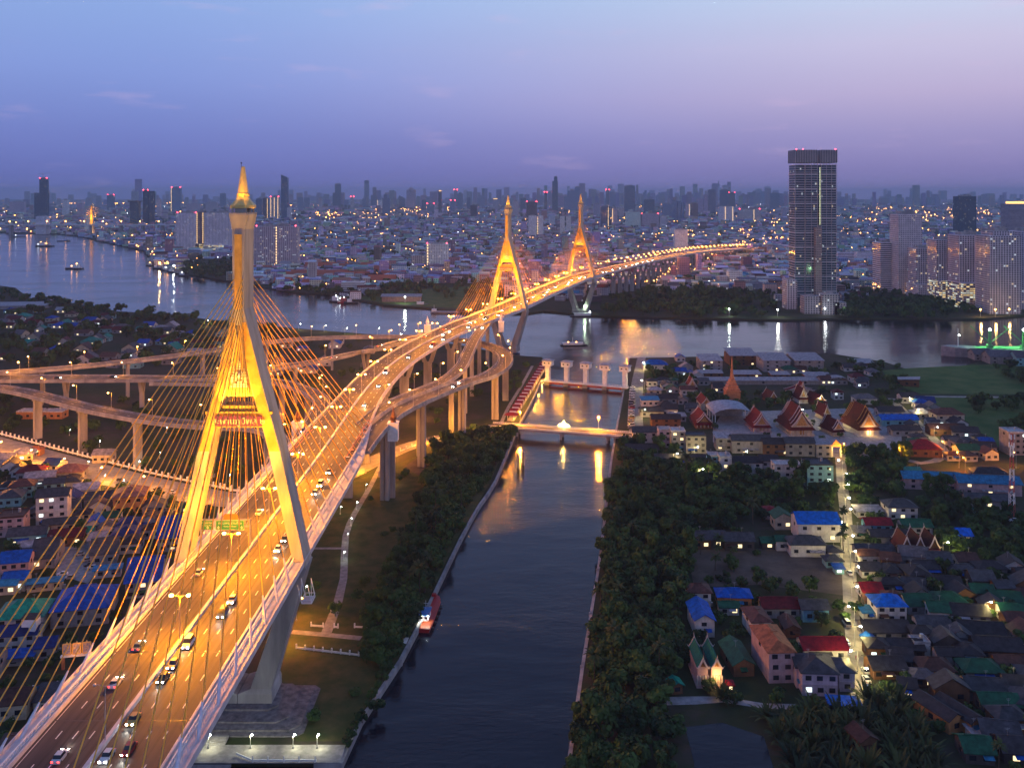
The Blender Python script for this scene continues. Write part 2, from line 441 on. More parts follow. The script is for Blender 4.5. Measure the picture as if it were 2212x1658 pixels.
# ground roads
R_ORANGE = road('local_road', [(-140, 925, 13), (0, 964, 13), (100, 992, 13), (209, 1021, 13), (300, 1043, 12), (390, 1062, 12), (480, 1078, 11), (560, 1084, 11), (700, 1045, 9), (830, 985, 7.5), (900, 958, 7), (990, 938, 6.5), (1060, 928, 6)], 2.05, 'asphalt2')
R_LANE = road('village_lane', [(1806, 955, 3.2), (1815, 990, 3.0), (1820, 1050, 3.0), (1826, 1100, 2.9), (1832, 1200, 2.9), (1838, 1300, 2.9), (1846, 1400, 2.9), (1858, 1500, 2.9), (1868, 1540, 2.6)], 2.06, 'asphalt2')
R_BANK = road('canalside_road', [(1386, 772, 4.0), (1378, 820, 5), (1374, 860, 5.5), (1372, 905, 5.5), (1376, 935, 5)], 2.055, 'asphalt2')
R_FAR = road('riverside_access_road', [(2000, 856, 3), (2090, 857, 3), (2212, 858, 3), (2330, 860, 3)], 2.05, 'asphalt2')
R_EDGE = road('lit_side_lane', [(1925, 860, 3), (1950, 885, 3), (1975, 905, 3), (2000, 932, 3), (2030, 960, 3), (2040, 985, 3), (1990, 1000, 3), (1920, 985, 3), (1850, 985, 3), (1812, 968, 3)], 2.052, 'asphalt2')
road('garden_path', [(830, 990, 1.4), (800, 1050, 1.4), (755, 1130, 1.5), (745, 1180, 1.6), (742, 1250, 1.6), (730, 1300, 1.8), (705, 1366, 2)], 2.06, 'paving')
road('cross_path', [(630, 1364, 1.6), (700, 1370, 1.6), (780, 1378, 1.6)], 2.065, 'paving')
road('short_path', [(660, 1184, 1.2), (745, 1184, 1.2)], 2.066, 'paving')
road('quay_path', [(1428, 1514, 2.4), (1500, 1512, 2.4), (1560, 1510, 1.8), (1650, 1524, 1.6), (1720, 1526, 1.6)], 2.07, 'paving')
road('bank_path', [(1078, 925, 1.3), (1098, 880, 1.3), (1128, 830, 1.3), (1150, 790, 1.3)], 2.06, 'paving')

# ---------------------------------------------------------------- canal walls
def seawall(name, pts, label, off, hh=.9):
    pth = [[*P(x, y)[:2], 1.2, .6] for x, y in pts]; pth = catmull(pth, 20)
    mb = MB(); sweep(mb, pth, [(-1, off, -2.8), (1, off, -2.8), (1, off, hh), (-1, off, hh)])
    # buttress ribs down the water side
    for k, (p, r, d) in enumerate(frames(pth)):
        if k % 2 == 0: mb.box((p[0]+r.x*off*1.5, p[1]+r.y*off*1.5, 0), (1.0, 1.0, 1.9+hh*.6), atan2(d.y, d.x))
    o = mb.build('canal_wall', M['concrete']); tag(o, label, 'canal wall')
seawall('canal_wall', WEST[15:26], 'concrete retaining wall along the left side of the canal beside the park', -.6)
seawall('canal_wall', EAST[:-1], 'concrete retaining wall along the right side of the canal beside the thick trees', .6)
# ================================================================ elevated roads
MAIN = [(-87, 40, 50, 20.5), (-87, 130, 49, 20.5), (-87, 200, 48.3, 20.5), (-87, 301, 48, 20.5), (-87, 400, 47.5, 20.5), (-87.5, 440, 47, 18.5), (-88.7, 480, 46, 15.8), (-90, 540, 45.3, 13.7), (-89, 600, 45, 13.5),
        (-84, 665, 45, 13.7), (-75, 722, 45, 14.3), (-61, 790, 45, 14.6), (-46, 843, 45.5, 15.5), (-27, 900, 45.8, 18), (-4, 970, 46.2, 19.5), (33, 1085, 49, 19.5), (62, 1175, 50.5, 19.5), (95, 1279, 51, 19.5),
        (150, 1420, 49.5, 18), (258, 1704, 44, 14), (412, 2094, 33, 14), (560, 2400, 21, 14), (660, 2600, 12, 13)]
main = catmull(MAIN, 9.0)
def pxs(lst):   # (px, py, z, hw)
    return [(*P(x, y, z)[:2], z, h_) for x, y, z, h_ in lst]
RAMP_G = [(-70.5, 430, 46.6, 5.0), (-69.5, 478, 45.4, 6.0), (-64.5, 520, 43.8, 6.5), (-51, 566, 42, 6.3)] + pxs([(1008, 825, 39.5, 6)]) + [(-18, 652, 37.5, 6), (-7, 700, 36, 6.2), (-6, 752, 34.5, 6.2), (-16, 800, 33.2, 6.2), (-38, 836, 32.4, 6), (-70, 858, 32, 5.6), (-112, 868, 32, 5.2), (-184, 858, 32, 5), (-224, 832, 31.8, 5), (-262, 790, 31.4, 5), (-305, 752, 30.6, 5), (-372, 716, 29.2, 5.2), (-470, 692, 28, 5.5), (-560, 680, 27.5, 5.5)]
RAMP_F = [(-12, 925, 45.8, 4.8), (-21, 880, 45.6, 4.8), (-26, 835, 45.2, 4.8), (-31, 778, 44.2, 4.8), (-34, 720, 42.8, 4.8), (-37, 665, 41.4, 4.8), (-46, 615, 41.2, 4.8), (-61, 570, 42.6, 4.8), (-72, 528, 44.6, 4.6), (-77.5, 480, 46, 4.2)]
RAMP_A = pxs([(-250, 818, 27, 11), (0, 817, 27, 11), (240, 817, 27.3, 9.5), (400, 817, 28, 7.5), (500, 811, 29, 6), (605, 793, 31.5, 5.5), (710, 775, 35, 5), (790, 757, 39, 5)]) + [(-112, 732, 42, 5), (-92, 765, 43.8, 5), (-72, 800, 45, 4)]
RAMP_D = pxs([(330, 826, 27.5, 5), (430, 827, 28.5, 5), (520, 829, 29.5, 5.2)]) + [(-175, 668, 31, 5.5), (-145, 634, 33, 5.5), (-121, 585, 36, 5.5), (-112, 530, 39.5, 5.2), (-107, 480, 43, 4.8), (-101, 425, 46.4, 4.2), (-98, 385, 47.4, 3.5)]
RAMP_E = pxs([(-220, 818, 31, 6), (0, 838, 31, 6), (100, 858, 31, 6), (200, 883, 31, 6), (320, 905, 31.5, 6), (432, 917, 32, 6)]) + [(-150, 524, 34, 5.6), (-131, 500, 37.5, 5.2), (-116, 462, 42, 4.8), (-106, 415, 46, 4.2), (-101, 370, 47.5, 3.2)]
RAMPS = dict(G=catmull(RAMP_G, 9), F=catmull(RAMP_F, 9), A=catmull(RAMP_A, 11), D=catmull(RAMP_D, 9), E=catmull(RAMP_E, 9))

def carriage(path, lim, off=.7):
    return [(p[0], p[1], p[2], min(p[3]-off, lim)) for p in path]
def barrier_part(path, k, o, parent, name='barrier', hgt=1.05, wid=.42, mat='fascia'):
    mb = MB(); sweep(mb, path, [(k, o-wid/2, .0), (k, o-wid/2, hgt), (k, o+wid/2, hgt), (k, o+wid/2, .0)]); return mb.build(name, M[mat], parent)
def dashes(path, lats, dz=.03, dash=3.0, gap=9.0, w=.26):
    mb = MB(); fr = frames(path)
    # arc-length walk
    S = [0]
    for i in range(1, len(path)): S.append(S[-1] + sqrt((path[i][0]-path[i-1][0])**2 + (path[i][1]-path[i-1][1])**2))
    def at(s):
        import bisect
        i = min(max(bisect.bisect(S, s)-1, 0), len(S)-2); t = (s-S[i])/max(S[i+1]-S[i], 1e-6)
        a, b = fr[i], fr[i+1]; p = [x*(1-t)+y*t for x, y in zip(a[0], b[0])]; r = (a[1]*(1-t)+b[1]*t)
        return p, r
    s = 4.0
    while s < S[-1]-dash:
        (p, r), (q, r2) = at(s), at(s+dash)
        for l in lats:
            if abs(l) > p[3]-1.6: continue
            mb.add([(p[0]+r.x*(l-w/2), p[1]+r.y*(l-w/2), p[2]+dz), (p[0]+r.x*(l+w/2), p[1]+r.y*(l+w/2), p[2]+dz),
                    (q[0]+r2.x*(l+w/2), q[1]+r2.y*(l+w/2), q[2]+dz), (q[0]+r2.x*(l-w/2), q[1]+r2.y*(l-w/2), q[2]+dz)], [(0, 1, 2, 3)])
        s += dash+gap
    return mb
def along(path, step, s0=0.0, s1=None):
    fr = frames(path); out = []; acc = 0.0; nxt = s0
    for i in range(1, len(path)):
        a, b = path[i-1], path[i]; L = sqrt((b[0]-a[0])**2 + (b[1]-a[1])**2)
        while nxt <= acc+L and (s1 is None or nxt <= s1):
            t = (nxt-acc)/L; p = [x*(1-t)+y*t for x, y in zip(a, b)]; out.append((p, fr[i][1], fr[i][2])); nxt += step
        acc += L
    return out
def s_at_y(path, y):
    acc = 0
    for i in range(1, len(path)):
        a, b = path[i-1], path[i]; L = sqrt((b[0]-a[0])**2 + (b[1]-a[1])**2)
        if (a[1]-y)*(b[1]-y) <= 0: return acc + L*(abs(y-a[1])/max(abs(b[1]-a[1]), 1e-6))
        acc += L
    return acc

def deck(path, name, label, cat, group, lim=99, depth=1.7, median=False, lanes=(0,), walk=False, slabmat='concrete', asph=.012):
    root = empty(name); tag(root, label, cat, group)
    mb = MB(); sweep(mb, path, [(-1, 0, -.02), (-1, 0, -1.3), (-.6, 0, -depth), (.6, 0, -depth), (1, 0, -1.3), (1, 0, -.02)])
    mb.build('deck_slab', M[slabmat], root)
    cp = carriage(path, lim)
    mb = MB(); sweep(mb, cp, [(-1, 0, asph), (1, 0, asph)], close=False); mb.build('road_surface', M['asphalt'], root)
    for k in (-1, 1): barrier_part(cp, k, k*.2, root, mat='concrete' if slabmat == 'concrete' else 'fascia')
    mb = dashes(cp, lanes, dz=asph+.012); mb.build('lane_marking', M['paint'], root)
    mb = MB()
    for k in (-1, 1): sweep(mb, cp, [(k, -k*.75-.1, asph+.01), (k, -k*.75+.1, asph+.01)], close=False)
    mb.build('edge_line', M['paint'], root)
    if median: barrier_part(cp, 0, 0, root, 'median_barrier', 1.0, .9)
    return root, cp

GR = 'elevated ramps of the interchange'
main_root, main_cp = deck(main, 'bridge_deck', 'broad main bridge road running from the near gold tower to the far towers', 'bridge', None, lim=15.6, depth=3.0, slabmat='fascia', median=True, lanes=(-11.6, -8.0, -4.4, 4.4, 8.0, 11.6))
for o_ in [main_root]: pass
s1, s2 = s_at_y(main, 1), s_at_y(main, 405)
# outer walkways of the cable spans: lattice railing, kerb rail
def walkways(seg, root):
    for k in (-1, 1):
        barrier_part(seg, k, -k*.15, root, 'outer_railing', .5, .3)
        mb = MB(); fr = frames(seg)
        for (p, r, d) in along(seg, 1.5):
            for l0, name_ in ((k*17.1, 0),):
                c = Vector((p[0]+r.x*l0, p[1]+r.y*l0, p[2]+.05)); q = c + Vector((d.x, d.y, 0))*1.5
                mb.beam(c, q+Vector((0, 0, 1.3)), .1, .1); mb.beam(c+Vector((0, 0, 1.3)), q, .1, .1)
        sweep(mb, [(p[0], p[1], p[2], 17.1) for p in seg], [(k, -.12, 1.25), (k, .12, 1.25), (k, .12, 1.42), (k, -.12, 1.42)])
        sweep(mb, [(p[0], p[1], p[2], 17.1) for p in seg], [(k, -.12, 0), (k, .12, 0), (k, .12, .3), (k, -.12, .3)])
        mb.build('lattice_railing', M['white_paint'], root)
near_seg = [p for p in main if 150 < p[1] < 402]
walkways(near_seg, main_root)
far_seg = [p for p in main if 905 < p[1] < 1400]
for k in (-1, 1): barrier_part(far_seg, k, -k*.2, main_root, 'outer_railing', 1.1, .3)

deck(RAMPS['G'], 'loop_ramp', 'looping ramp curving round under the main road on tall twin piers', 'ramp', GR, lanes=(-1.8,), asph=.052)
deck(RAMPS['F'], 'curved_ramp', 'narrow snaking ramp dropping from the main road inside the right loop', 'ramp', GR, lanes=(0,), asph=.092)
deck(RAMPS['A'], 'wide_ramp', 'wide brightly lit ramp running left from the main road behind the near tower', 'ramp', GR, lanes=(-5.5, -2, 1.8, 5.5), asph=.052)
deck(RAMPS['D'], 'bending_ramp', 'ramp bending tightly down to join the main road left of the near tower', 'ramp', GR, lanes=(0,), asph=.132)
deck(RAMPS['E'], 'lower_ramp', 'purple grey ramp sweeping in from the lower left on rectangular piers', 'ramp', GR, lanes=(0,), asph=.092)

mb = MB()
for (p, r, d) in along(main, 31, 12):
    w_ = min(p[3]-.9, 15.4)
    for k in (-1, 1): mb.add([(p[0]+r.x*k*.6-d.x*.22, p[1]+r.y*k*.6-d.y*.22, p[2]+.03), (p[0]+r.x*k*w_-d.x*.22, p[1]+r.y*k*w_-d.y*.22, p[2]+.03), (p[0]+r.x*k*w_+d.x*.22, p[1]+r.y*k*w_+d.y*.22, p[2]+.03), (p[0]+r.x*k*.6+d.x*.22, p[1]+r.y*k*.6+d.y*.22, p[2]+.03)], [(0, 1, 2, 3) if k > 0 else (3, 2, 1, 0)])
mb.build('expansion_joints', M['dark_metal'], main_root)
# tyre-darkened wheel paths
M['wheel_path'] = noisy('wheel_path', (.028, .027, .028), (.07, .065, .065), .2, .65, stretch=(4, .2, 1), lo=.3, hi=.7, detail=6)
mb = MB()
for l in (2.0, 3.9, 5.4, 7.2, 9.0, 10.7):
    for k in (-1, 1): sweep(mb, [(p[0], p[1], p[2], 1) for p in main if p[1] < 1500], [(0, k*l-.28, .018), (0, k*l+.28, .018)], close=False)
mb.build('wheel_paths', M['wheel_path'], main_root)
# hatched gores where ramps split off
def gore(name, a, b, tip, z):
    mb = MB(); n = 9
    for i in range(n):
        t = i/n; p = Vector(a).lerp(Vector(tip), t); q = Vector(b).lerp(Vector(tip), t+.04)
        mb.beam((p.x, p.y, z), (q.x, q.y, z), .35, .02)
    mb.beam((*a, z), (*tip, z), .25, .02); mb.beam((*b, z), (*tip, z), .25, .02)
    o = mb.build('gore_hatching', M['paint_red'], main_root)
gore('g', (-75.3, 484), (-72.8, 484), (-74.6, 414), 47.7)
gore('g', (-100, 470), (-103, 470), (-100.5, 405), 47.9)

# ---------------------------------------------------------------- piers
def pier(x, y, z1, ang, kind, w=6.0, label='', group='piers under the interchange ramps', z0=1.9):
    root = empty('bridge_pier', (x, y, z0), ang)
    h = z1-z0; mb = MB()
    if kind == 'twin':       # two slabs side by side with a dark gap
        for s_ in (-1, 1): mb.box((s_*w*.27, 0, 0), (w*.42, 2.2, h-1.2))
        mb.box((0, .25, 0), (w*.2, 1.4, h-1.2)); mb.build('column', M['concrete'], root)
        MB().box((0, 0, h-1.2), (w*1.25, 2.7, 1.25)).build('pier_cap', M['concrete'], root)
    elif kind == 'vee':      # stem that opens into two arms
        st = h*.68
        mb.box((0, 0, 0), (w*.42, 2.6, st)); mb.build('column', M['concrete'], root)
        for s_ in (-1, 1):
            a = MB(); q = w*.17
            a.loft([[(s_*q-q*.6, -1.3, st-.4), (s_*q+q*.6, -1.3, st-.4), (s_*q+q*.6, 1.3, st-.4), (s_*q-q*.6, 1.3, st-.4)],
                    [(s_*w*.46-q*.6, -1.3, h), (s_*w*.46+q*.6, -1.3, h), (s_*w*.46+q*.6, 1.3, h), (s_*w*.46-q*.6, 1.3, h)]])
            a.build('arm', M['concrete'], root)
    else:
        mb.box((0, 0, 0), (w*.7, 2.4, h)); mb.build('column', M['concrete'], root)
    tag(root, label, 'bridge pier', group); return root
def clear_of(x, y, boxes): return all(not (a < x < b and c < y < d) for a, b, c, d in boxes)
for key, step, s0, kd, w_, lab in (('G', 62, 66, 'twin', 5, 'twin slab pier under the looping ramp'), ('F', 58, 60, 'single', 4.5, 'slim concrete pier under the snaking ramp'),
                          ('A', 58, 20, 'vee', 7, 'forked concrete pier under the wide lit ramp'), ('D', 46, 60, 'single', 5, 'square concrete pier under the tight bending ramp'),
                          ('E', 56, 30, 'twin', 5.4, 'twin slab concrete pier under the lower left ramp')):
    for (p, r, d) in along(RAMPS[key], step, s0):
        if p[2] > 45.8: continue
        pier(p[0], p[1], p[2]-2.1, atan2(r.y, r.x), kd, w_, lab)
for (p, r, d) in along(main, 64, s_at_y(main, 500)):
    if p[1] > 860: break
    pier(p[0], p[1], p[2]-2.9, atan2(r.y, r.x), 'vee', 15, 'forked pier under the main road', 'forked piers of the main road')
for (p, r, d) in along(main, 42, s_at_y(main, 1440)):
    if p[1] > 3000: break
    pier(p[0], p[1], p[2]-2.9, atan2(r.y, r.x), 'vee', 15, 'forked pier under the far viaduct', 'forked piers of the far viaduct')
pier(-66.5, 500, 42, 0, 'twin', 7, 'tallest twin slab pier beside the forked pier at the ramp split')

# ================================================================ towers
M['gold_paint_and_floodlight'] = noisy('gold_paint_and_floodlight', (.55, .30, .045), (.75, .44, .08), .25, .6)  # gold paint of panel and beam; on leg fronts it stands for floodlight
M['gold_roof'] = noisy('gold_roof', (.72, .46, .12), (.85, .58, .18), .6, .38)
M['tower_concrete'] = noisy('tower_concrete', (.34, .30, .25), (.52, .46, .40), .2, .8, bump=.25, stretch=(1, 1, .2), detail=6)
M['cable'] = noisy('cable_sheath_gold', (.74, .38, .03), (.82, .44, .045), .5, .5)
M['sleeve'] = noisy('anchor_sleeve', (.55, .54, .6), (.7, .68, .74), .8, .6)
M['purple'] = plain('purple_board', (.16, .03, .12), .5)
M['emblem'] = plain('emblem_relief', (.85, .8, .68), .6)
M['letters'] = plain('letter_gold', (.9, .72, .42), .4)
def text_mesh(name, s, size, mat, parent, loc, rot, ext=.05, align='CENTER', stretch=1.0):
    cu = bpy.data.curves.new(name, 'FONT'); cu.body = s; cu.size = size; cu.extrude = ext; cu.align_x = align; cu.align_y = 'CENTER'; cu.resolution_u = 3
    t = bpy.data.objects.new(name, cu); COL.objects.link(t)
    dg = bpy.context.evaluated_depsgraph_get(); me = bpy.data.meshes.new_from_object(t.evaluated_get(dg))
    bpy.data.objects.remove(t)
    me.materials.clear(); me.materials.append(mat)
    o = bpy.data.objects.new(name, me); COL.objects.link(o); o.parent = parent; o.location = loc; o.rotation_euler = rot; o.scale = (stretch, 1, 1)
    return o
LEG = [(129, 1.8, 5.5), (125, 2.7, 5.5), (120, 3.9, 5.4), (116, 4.9, 5.3), (108, 6.8, 5.1), (99.7, 8.9, 5.0), (91.7, 11.1, 4.8), (83.6, 13.2, 4.7), (66, 17, 4.6), (49.5, 20.6, 4.6), (46, 21.3, 4.6)]
def pylon(cx, cy, ang, zs, dl, label, sgn, nd, spacing, detail=True, base=2.0, path_s=None, r=.15):
    """zs = height scale; spacing = (first, step toward the camera, step away); sgn: writing"""
    root = empty('bridge_tower', (cx, cy, 0), ang); tag(root, label, 'bridge tower', 'gold topped bridge towers')
    Z = lambda z: z*zs
    mb = MB()      # shaft and flared head
    mb.loft([[(-hx, -hy, Z(z)), (hx, -hy, Z(z)), (hx, hy, Z(z)), (-hx, hy, Z(z))] for z, hx, hy in ((124, 1.9, 5.45), (129, 1.8, 5.5), (150, 1.9, 5.4), (154.5, 2.0, 5.2), (159.2, 2.9, 5.7), (159.8, 2.9, 5.7))])
    mb.loft([[(-1.6, -3.4, Z(159.8)), (1.6, -3.4, Z(159.8)), (1.6, 3.4, Z(159.8)), (-1.6, 3.4, Z(159.8))], [(-1.6, -3.4, Z(161.4)), (1.6, -3.4, Z(161.4)), (1.6, 3.4, Z(161.4)), (-1.6, 3.4, Z(161.4))]])
    for q in (-2.1, 2.1):
        for q2 in (-4.5, 0, 4.5): mb.box((q, q2, Z(159.7)), (.5, .7, Z(1.7)))
    mb.build('shaft', M['tower_concrete'], root)
    MB().box((0, -5.52, Z(129)), (2.3, .12, Z(24))).build('gold_strip', M['gold_paint_and_floodlight'], root)
    sp = MB(); sp.lathe((0, 0, 0), [(3.8, Z(161.2)), (4.1, Z(161.3)), (4.1, Z(162.2)), (3.8, Z(162.5)), (3.2, Z(163.1)), (2.4, Z(164.0)), (1.95, Z(165)), (2.05, Z(165.2)), (2.05, Z(166)), (1.75, Z(166.1)), (.62, Z(174.6)), (.4, Z(174.8))], 8)
    spo = sp.build('spire', M['gold_roof'], root)
    MB().tube((-.5, -.3, Z(174)), (-.5, -.3, Z(176)), .07, 4).box((-.5, -.3, Z(175.7)), (.4, .4, .4)).build('antenna', M['dark_metal'], spo)
    for s_ in (-1, 1):   # legs above the deck
        lg = MB(); rings = []
        for z, ho, hd in LEG:
            wi = 3.7 if z < 120 else max(1.75, 3.7*(129.5-z)/10)
            xo, xi = s_*ho, s_*(ho-wi)
            rings.append([(xi, -hd, Z(z)), (xo, -hd, Z(z)), (xo, hd, Z(z)), (xi, hd, Z(z))] if s_ > 0 else [(xo, -hd, Z(z)), (xi, -hd, Z(z)), (xi, hd, Z(z)), (xo, hd, Z(z))])
        lg.loft(rings[::-1]); lg.build('leg', M['tower_concrete'], root)
        gp = MB()     # floodlight painted as a gold tone on each concrete leg front
        k = [(z, ho) for z, ho, hd in LEG if z <= 125]
        vs = []; fs = []
        for i, (z, ho) in enumerate(k):
            if z < 83: break
            wi = 3.7 if z < 120 else max(1.75, 3.7*(129.5-z)/10); hd = [q[2] for q in LEG if q[0] == z][0]
            vs += [(s_*(ho-wi+.15), -hd-.05, Z(z)), (s_*(ho-.15), -hd-.05, Z(z))]
            if i: fs.append((2*i-2, 2*i-1, 2*i+1, 2*i))
        gp.add(vs, fs); gp.build('painted_floodlight', M['gold_paint_and_floodlight'], root)
        lo = MB()
        def ring(z, xo, wi, hd):
            a, b = sorted((s_*xo, s_*(xo-wi))); return [(a, -hd, z), (b, -hd, z), (b, hd, z), (a, hd, z)]
        lo.loft([ring(base-1, 11.0, 10.9, 6.4), ring(base+3.4, 11.0, 10.9, 6.4), ring(base+4.8, 10.6, 6.6, 5.8), ring(Z(46.2), 21.6, 4.8, 4.9)]); lo.build('lower_leg', M['concrete'], root)
    pn = MB()            # solid panel between the legs
    xin = lambda z: [a[1]+(b[1]-a[1])*(z-a[0])/(b[0]-a[0]) for a, b in zip(LEG, LEG[1:]) if b[0] <= z <= a[0]][0]-3.7
    lv = [(101, 8.2-3.3), (108, 3.6), (116, 2.2), (124.5, 1.6)]
    lv = [(101, xin(101)+.4), (108, xin(108)+.4), (116, xin(116)+.5), (124.5, .9)]
    pn.loft([[(-x, -4.1, Z(z)), (x, -4.1, Z(z)), (x, 3.6, Z(z)), (-x, 3.6, Z(z))] for z, x in lv]); pn.build('panel', M['gold_paint_and_floodlight'], root)
    cb = MB(); x91 = xin(93)+.6
    cb.box((0, 0, Z(91)), (2*x91, 7.6, Z(6.6))); cb.box((0, -4.1, Z(97.3)), (2*x91-5, 1.2, Z(.9))); cb.box((0, -4.3, Z(95.4)), (2*x91+6.0, 1.3, Z(.9)))
    for s_ in (-1, 1): cb.loft([[(s_*8.1-.9, -4.9, Z(91.5)), (s_*8.1+.9, -4.9, Z(91.5)), (s_*8.1+.9, -3, Z(91.5)), (s_*8.1-.9, -3, Z(91.5))], [(s_*7-.9, -4.9, Z(98.2)), (s_*7+.9, -4.9, Z(98.2)), (s_*7+.9, -3, Z(98.2)), (s_*7-.9, -3, Z(98.2))]])
    cb.build('crossbeam', M['gold_paint_and_floodlight'], root)
    sb = MB().box((0, -5.15, Z(91.7)), (15.0, .3, Z(3.3))).build('name_board', M['purple'], root)
    if sgn:
        text_mesh('lettering', sgn, 2.75, M['letters'], sb, (0, -5.35, Z(93.3)), (radians(90), 0, 0), .05, stretch=1.04)
    em = MB()            # crest in relief: tiered base, seated oval, flanking parasols, tapering crown
    y_ = -4.35
    def plate(x0, x1, z0, z1, t=.25): em.box(((x0+x1)/2, y_, Z(z0)), (x1-x0, t, Z(z1-z0)))
    plate(-2.8, 2.8, 104.0, 104.5); plate(-2.3, 2.3, 104.7, 105.2); plate(-2.6, -1.6, 105.4, 107.4); plate(1.6, 2.6, 105.4, 107.4); plate(-.9, .9, 105.4, 105.9)
    for s_ in (-1, 1):
        plate(s_*1.9-.5, s_*1.9+.5, 107.7, 108.0); plate(s_*1.7-.38, s_*1.7+.38, 108.6, 108.9); plate(s_*1.5-.28, s_*1.5+.28, 109.6, 109.9); plate(s_*1.7-.06, s_*1.7+.06, 107.5, 110.8)
        plate(s_*1.1-.22, s_*1.1+.22, 105.9, 107.2)
    for i in range(14):
        t0 = 2*pi*i/14; em.beam((1.05*cos(t0), y_, Z(107.9+1.45*sin(t0))), (1.05*cos(t0+.45), y_, Z(107.9+1.45*sin(t0+.45))), .2, .2)
    em.ball((0, y_, Z(107.9)), .7, 8, 6, sz=1.4)
    for i in range(7): plate(-.75+.1*i, .75-.1*i, 109.7+i*.55, 110.0+i*.55)
    em.beam((0, y_, Z(113)), (0, y_, Z(114.6)), .14, .14); em.build('emblem', M['emblem'], root)
    # stay cables: two planes on each side of the tower
    inv = Matrix.Translation((cx, cy, 0)) @ Matrix.Rotation(ang, 4, 'Z'); inv = inv.inverted()
    s0 = path_s
    for way, stp, first in ((-1, spacing[1], spacing[0]), (1, spacing[2], spacing[0])):
        for i in range(nd):
            s_ = s0 + way*(first + i*stp)
            pr = along(main, 1e9, s_)
            if not pr: continue
            p, rr_, d = pr[0]
            for side in (-1, 1):
                lat = side*(p[3]-1.4)
                q = inv @ Vector((p[0]+rr_.x*lat, p[1]+rr_.y*lat, p[2]+.3))
                t = Vector((side*1.35, way*5.45, Z(112+ i*2.05)))
                if i < 8: t.x = side*(1.3+ (8-i)*.12)
                c = MB().tube(t, q, r, 5, cap=False).build('stay_cable', M['cable'], root)
                if detail:
                    u = (t-q).normalized()
                    MB().tube(q-u*1.2, q+u*4.0, .42, 7, .42).tube(q+u*4.0, q+u*7.0, .40, 7, .2).build('anchor_sleeve', M['sleeve'], c)
    return root
T1 = pylon(-87.4, 301, 0, 1.0, 0, 'tall near tower lit bright yellow with gold spire, crest and purple name board', 'สะพานภูมิพล ๒', 14, (20, 13.4, 12.2), path_s=s_at_y(main, 301), base=3.4)
T2 = pylon(-4, 970, -radians(17.5), .938, 0, 'middle tower with gold spire standing at the near river bank behind the loops', 'สะพานภูมิพล ๑', 12, (16, 10.6, 12.0), detail=False, path_s=s_at_y(main, 970), r=.13)
T3 = pylon(95, 1279, -radians(19), .945, 0, 'farthest and smallest of the three gold spired towers across the river', 'สะพานภูมิพล ๑', 12, (16, 11.5, 11.0), detail=False, path_s=s_at_y(main, 1279), r=.13)

# stepped footing, plaza and river stairs of the near tower
M['plinth_stone'] = noisy('plinth_stone', (.10, .095, .11), (.24, .22, .24), .5, .85)
fo = empty('tower_plinth', (-87.4, 300, 2)); tag(fo, 'stepped stone plinth and river stairs at the foot of the near tower', 'plinth')
def octo(hx, hy, ch, cy_=0): return [(-hx+ch, -hy+cy_), (hx-ch, -hy+cy_), (hx, -hy+ch+cy_), (hx, hy-ch+cy_), (hx-ch, hy+cy_), (-hx+ch, hy+cy_), (-hx, hy-ch+cy_), (-hx, -hy+ch+cy_)]
mb = MB(); mb.prism(octo(24, 14.5, 2, -6), 0, .35); mb.prism(octo(22.3, 12.6, 3, -5.5), .35, .8); mb.prism(octo(18, 11.2, 3.5, -3.4), .8, 1.3); mb.prism(octo(13.2, 8.2, 2.6, -.5), 1.3, 1.9); mb.build('terrace', M['plinth_stone'], fo)
mb = MB()
for i in range(6): mb.box((-4, -20.8-i*1.0-.5, 0), (12, 1.0, .75-i*.12))
mb.build('front_steps', M['paving'], fo)
mb = MB()
for i in range(7): mb.box((-2.5, -33.6-i*.8, -.9-.38*i), (18, .8, .6))
mb.build('river_steps', M['paving'], fo)
mb = MB().box((8, -29.0, .0), (60, 8.6, .25)); mb.build('quay_paving', M['paving'], fo)
mb = MB()
for x in (-27, -22, -17.4): mb.tube((x, -33, .2), (x, -33, 2.0), .28, 6, .12)
for x in (12.6, 17, 21.6, 26, 30.6): mb.tube((x, -33, .2), (x, -33, 2.0), .28, 6, .12)
mb.beam((-31, -33, .7), (-17, -33, .7), .3, .5); mb.beam((12.6, -33, .7), (31, -33, .7), .3, .5)
mb.beam((-17, -33, .7), (-11.5, -30, .9), .3, .5); mb.beam((12.6, -33, .7), (7, -30, .9), .3, .5)
mb.build('quay_railing', M['white_paint'], fo)

# guardian finials on the bridge ends
def finial(x, y, zt, lab, dark=False, zb=None, s_=1.0):
    root = empty('bridge_end_ornament', (x, y, zt)); tag(root, lab, 'ornament', 'carved finials on the bridge ends')
    MB().box((0, 0, -7.5), (5.2*s_, 5.2*s_, 9.0)).box((0, 0, 1.5), (5.8*s_, 5.8*s_, .5)).build('pedestal', M['white_paint'], root)
    f = MB(); f.lathe((0, 0, 2), [(1.6, 0), (1.5, .5), (1.0, .7), (1.3, 1.5), (1.5, 2.6), (1.1, 4.2), (.5, 6.2), (.08, 8.2)], 8)
    for i in range(6):
        a = pi*i/3; f.tube((1.2*cos(a), 1.2*sin(a), 3.2), (1.7*cos(a), 1.7*sin(a), 5.0), .35, 5, .08)
    f.build('finial', M['bronze'] if dark else M['white_paint'], root)
    return root
M['bronze'] = noisy('dark_bronze', (.12, .05, .02), (.3, .13, .05), 2.0, .4, .5)
finial(-61.8, 482, 45.2, 'dark flame shaped finial on the right edge where the ramp splits off', True)
finial(-112.5, 486, 44.5, 'dark flame shaped finial seen between the near tower and the tight loop', True)
finial(-10, 862, 45.0, 'white lotus finial on a block above the right loop ramp')
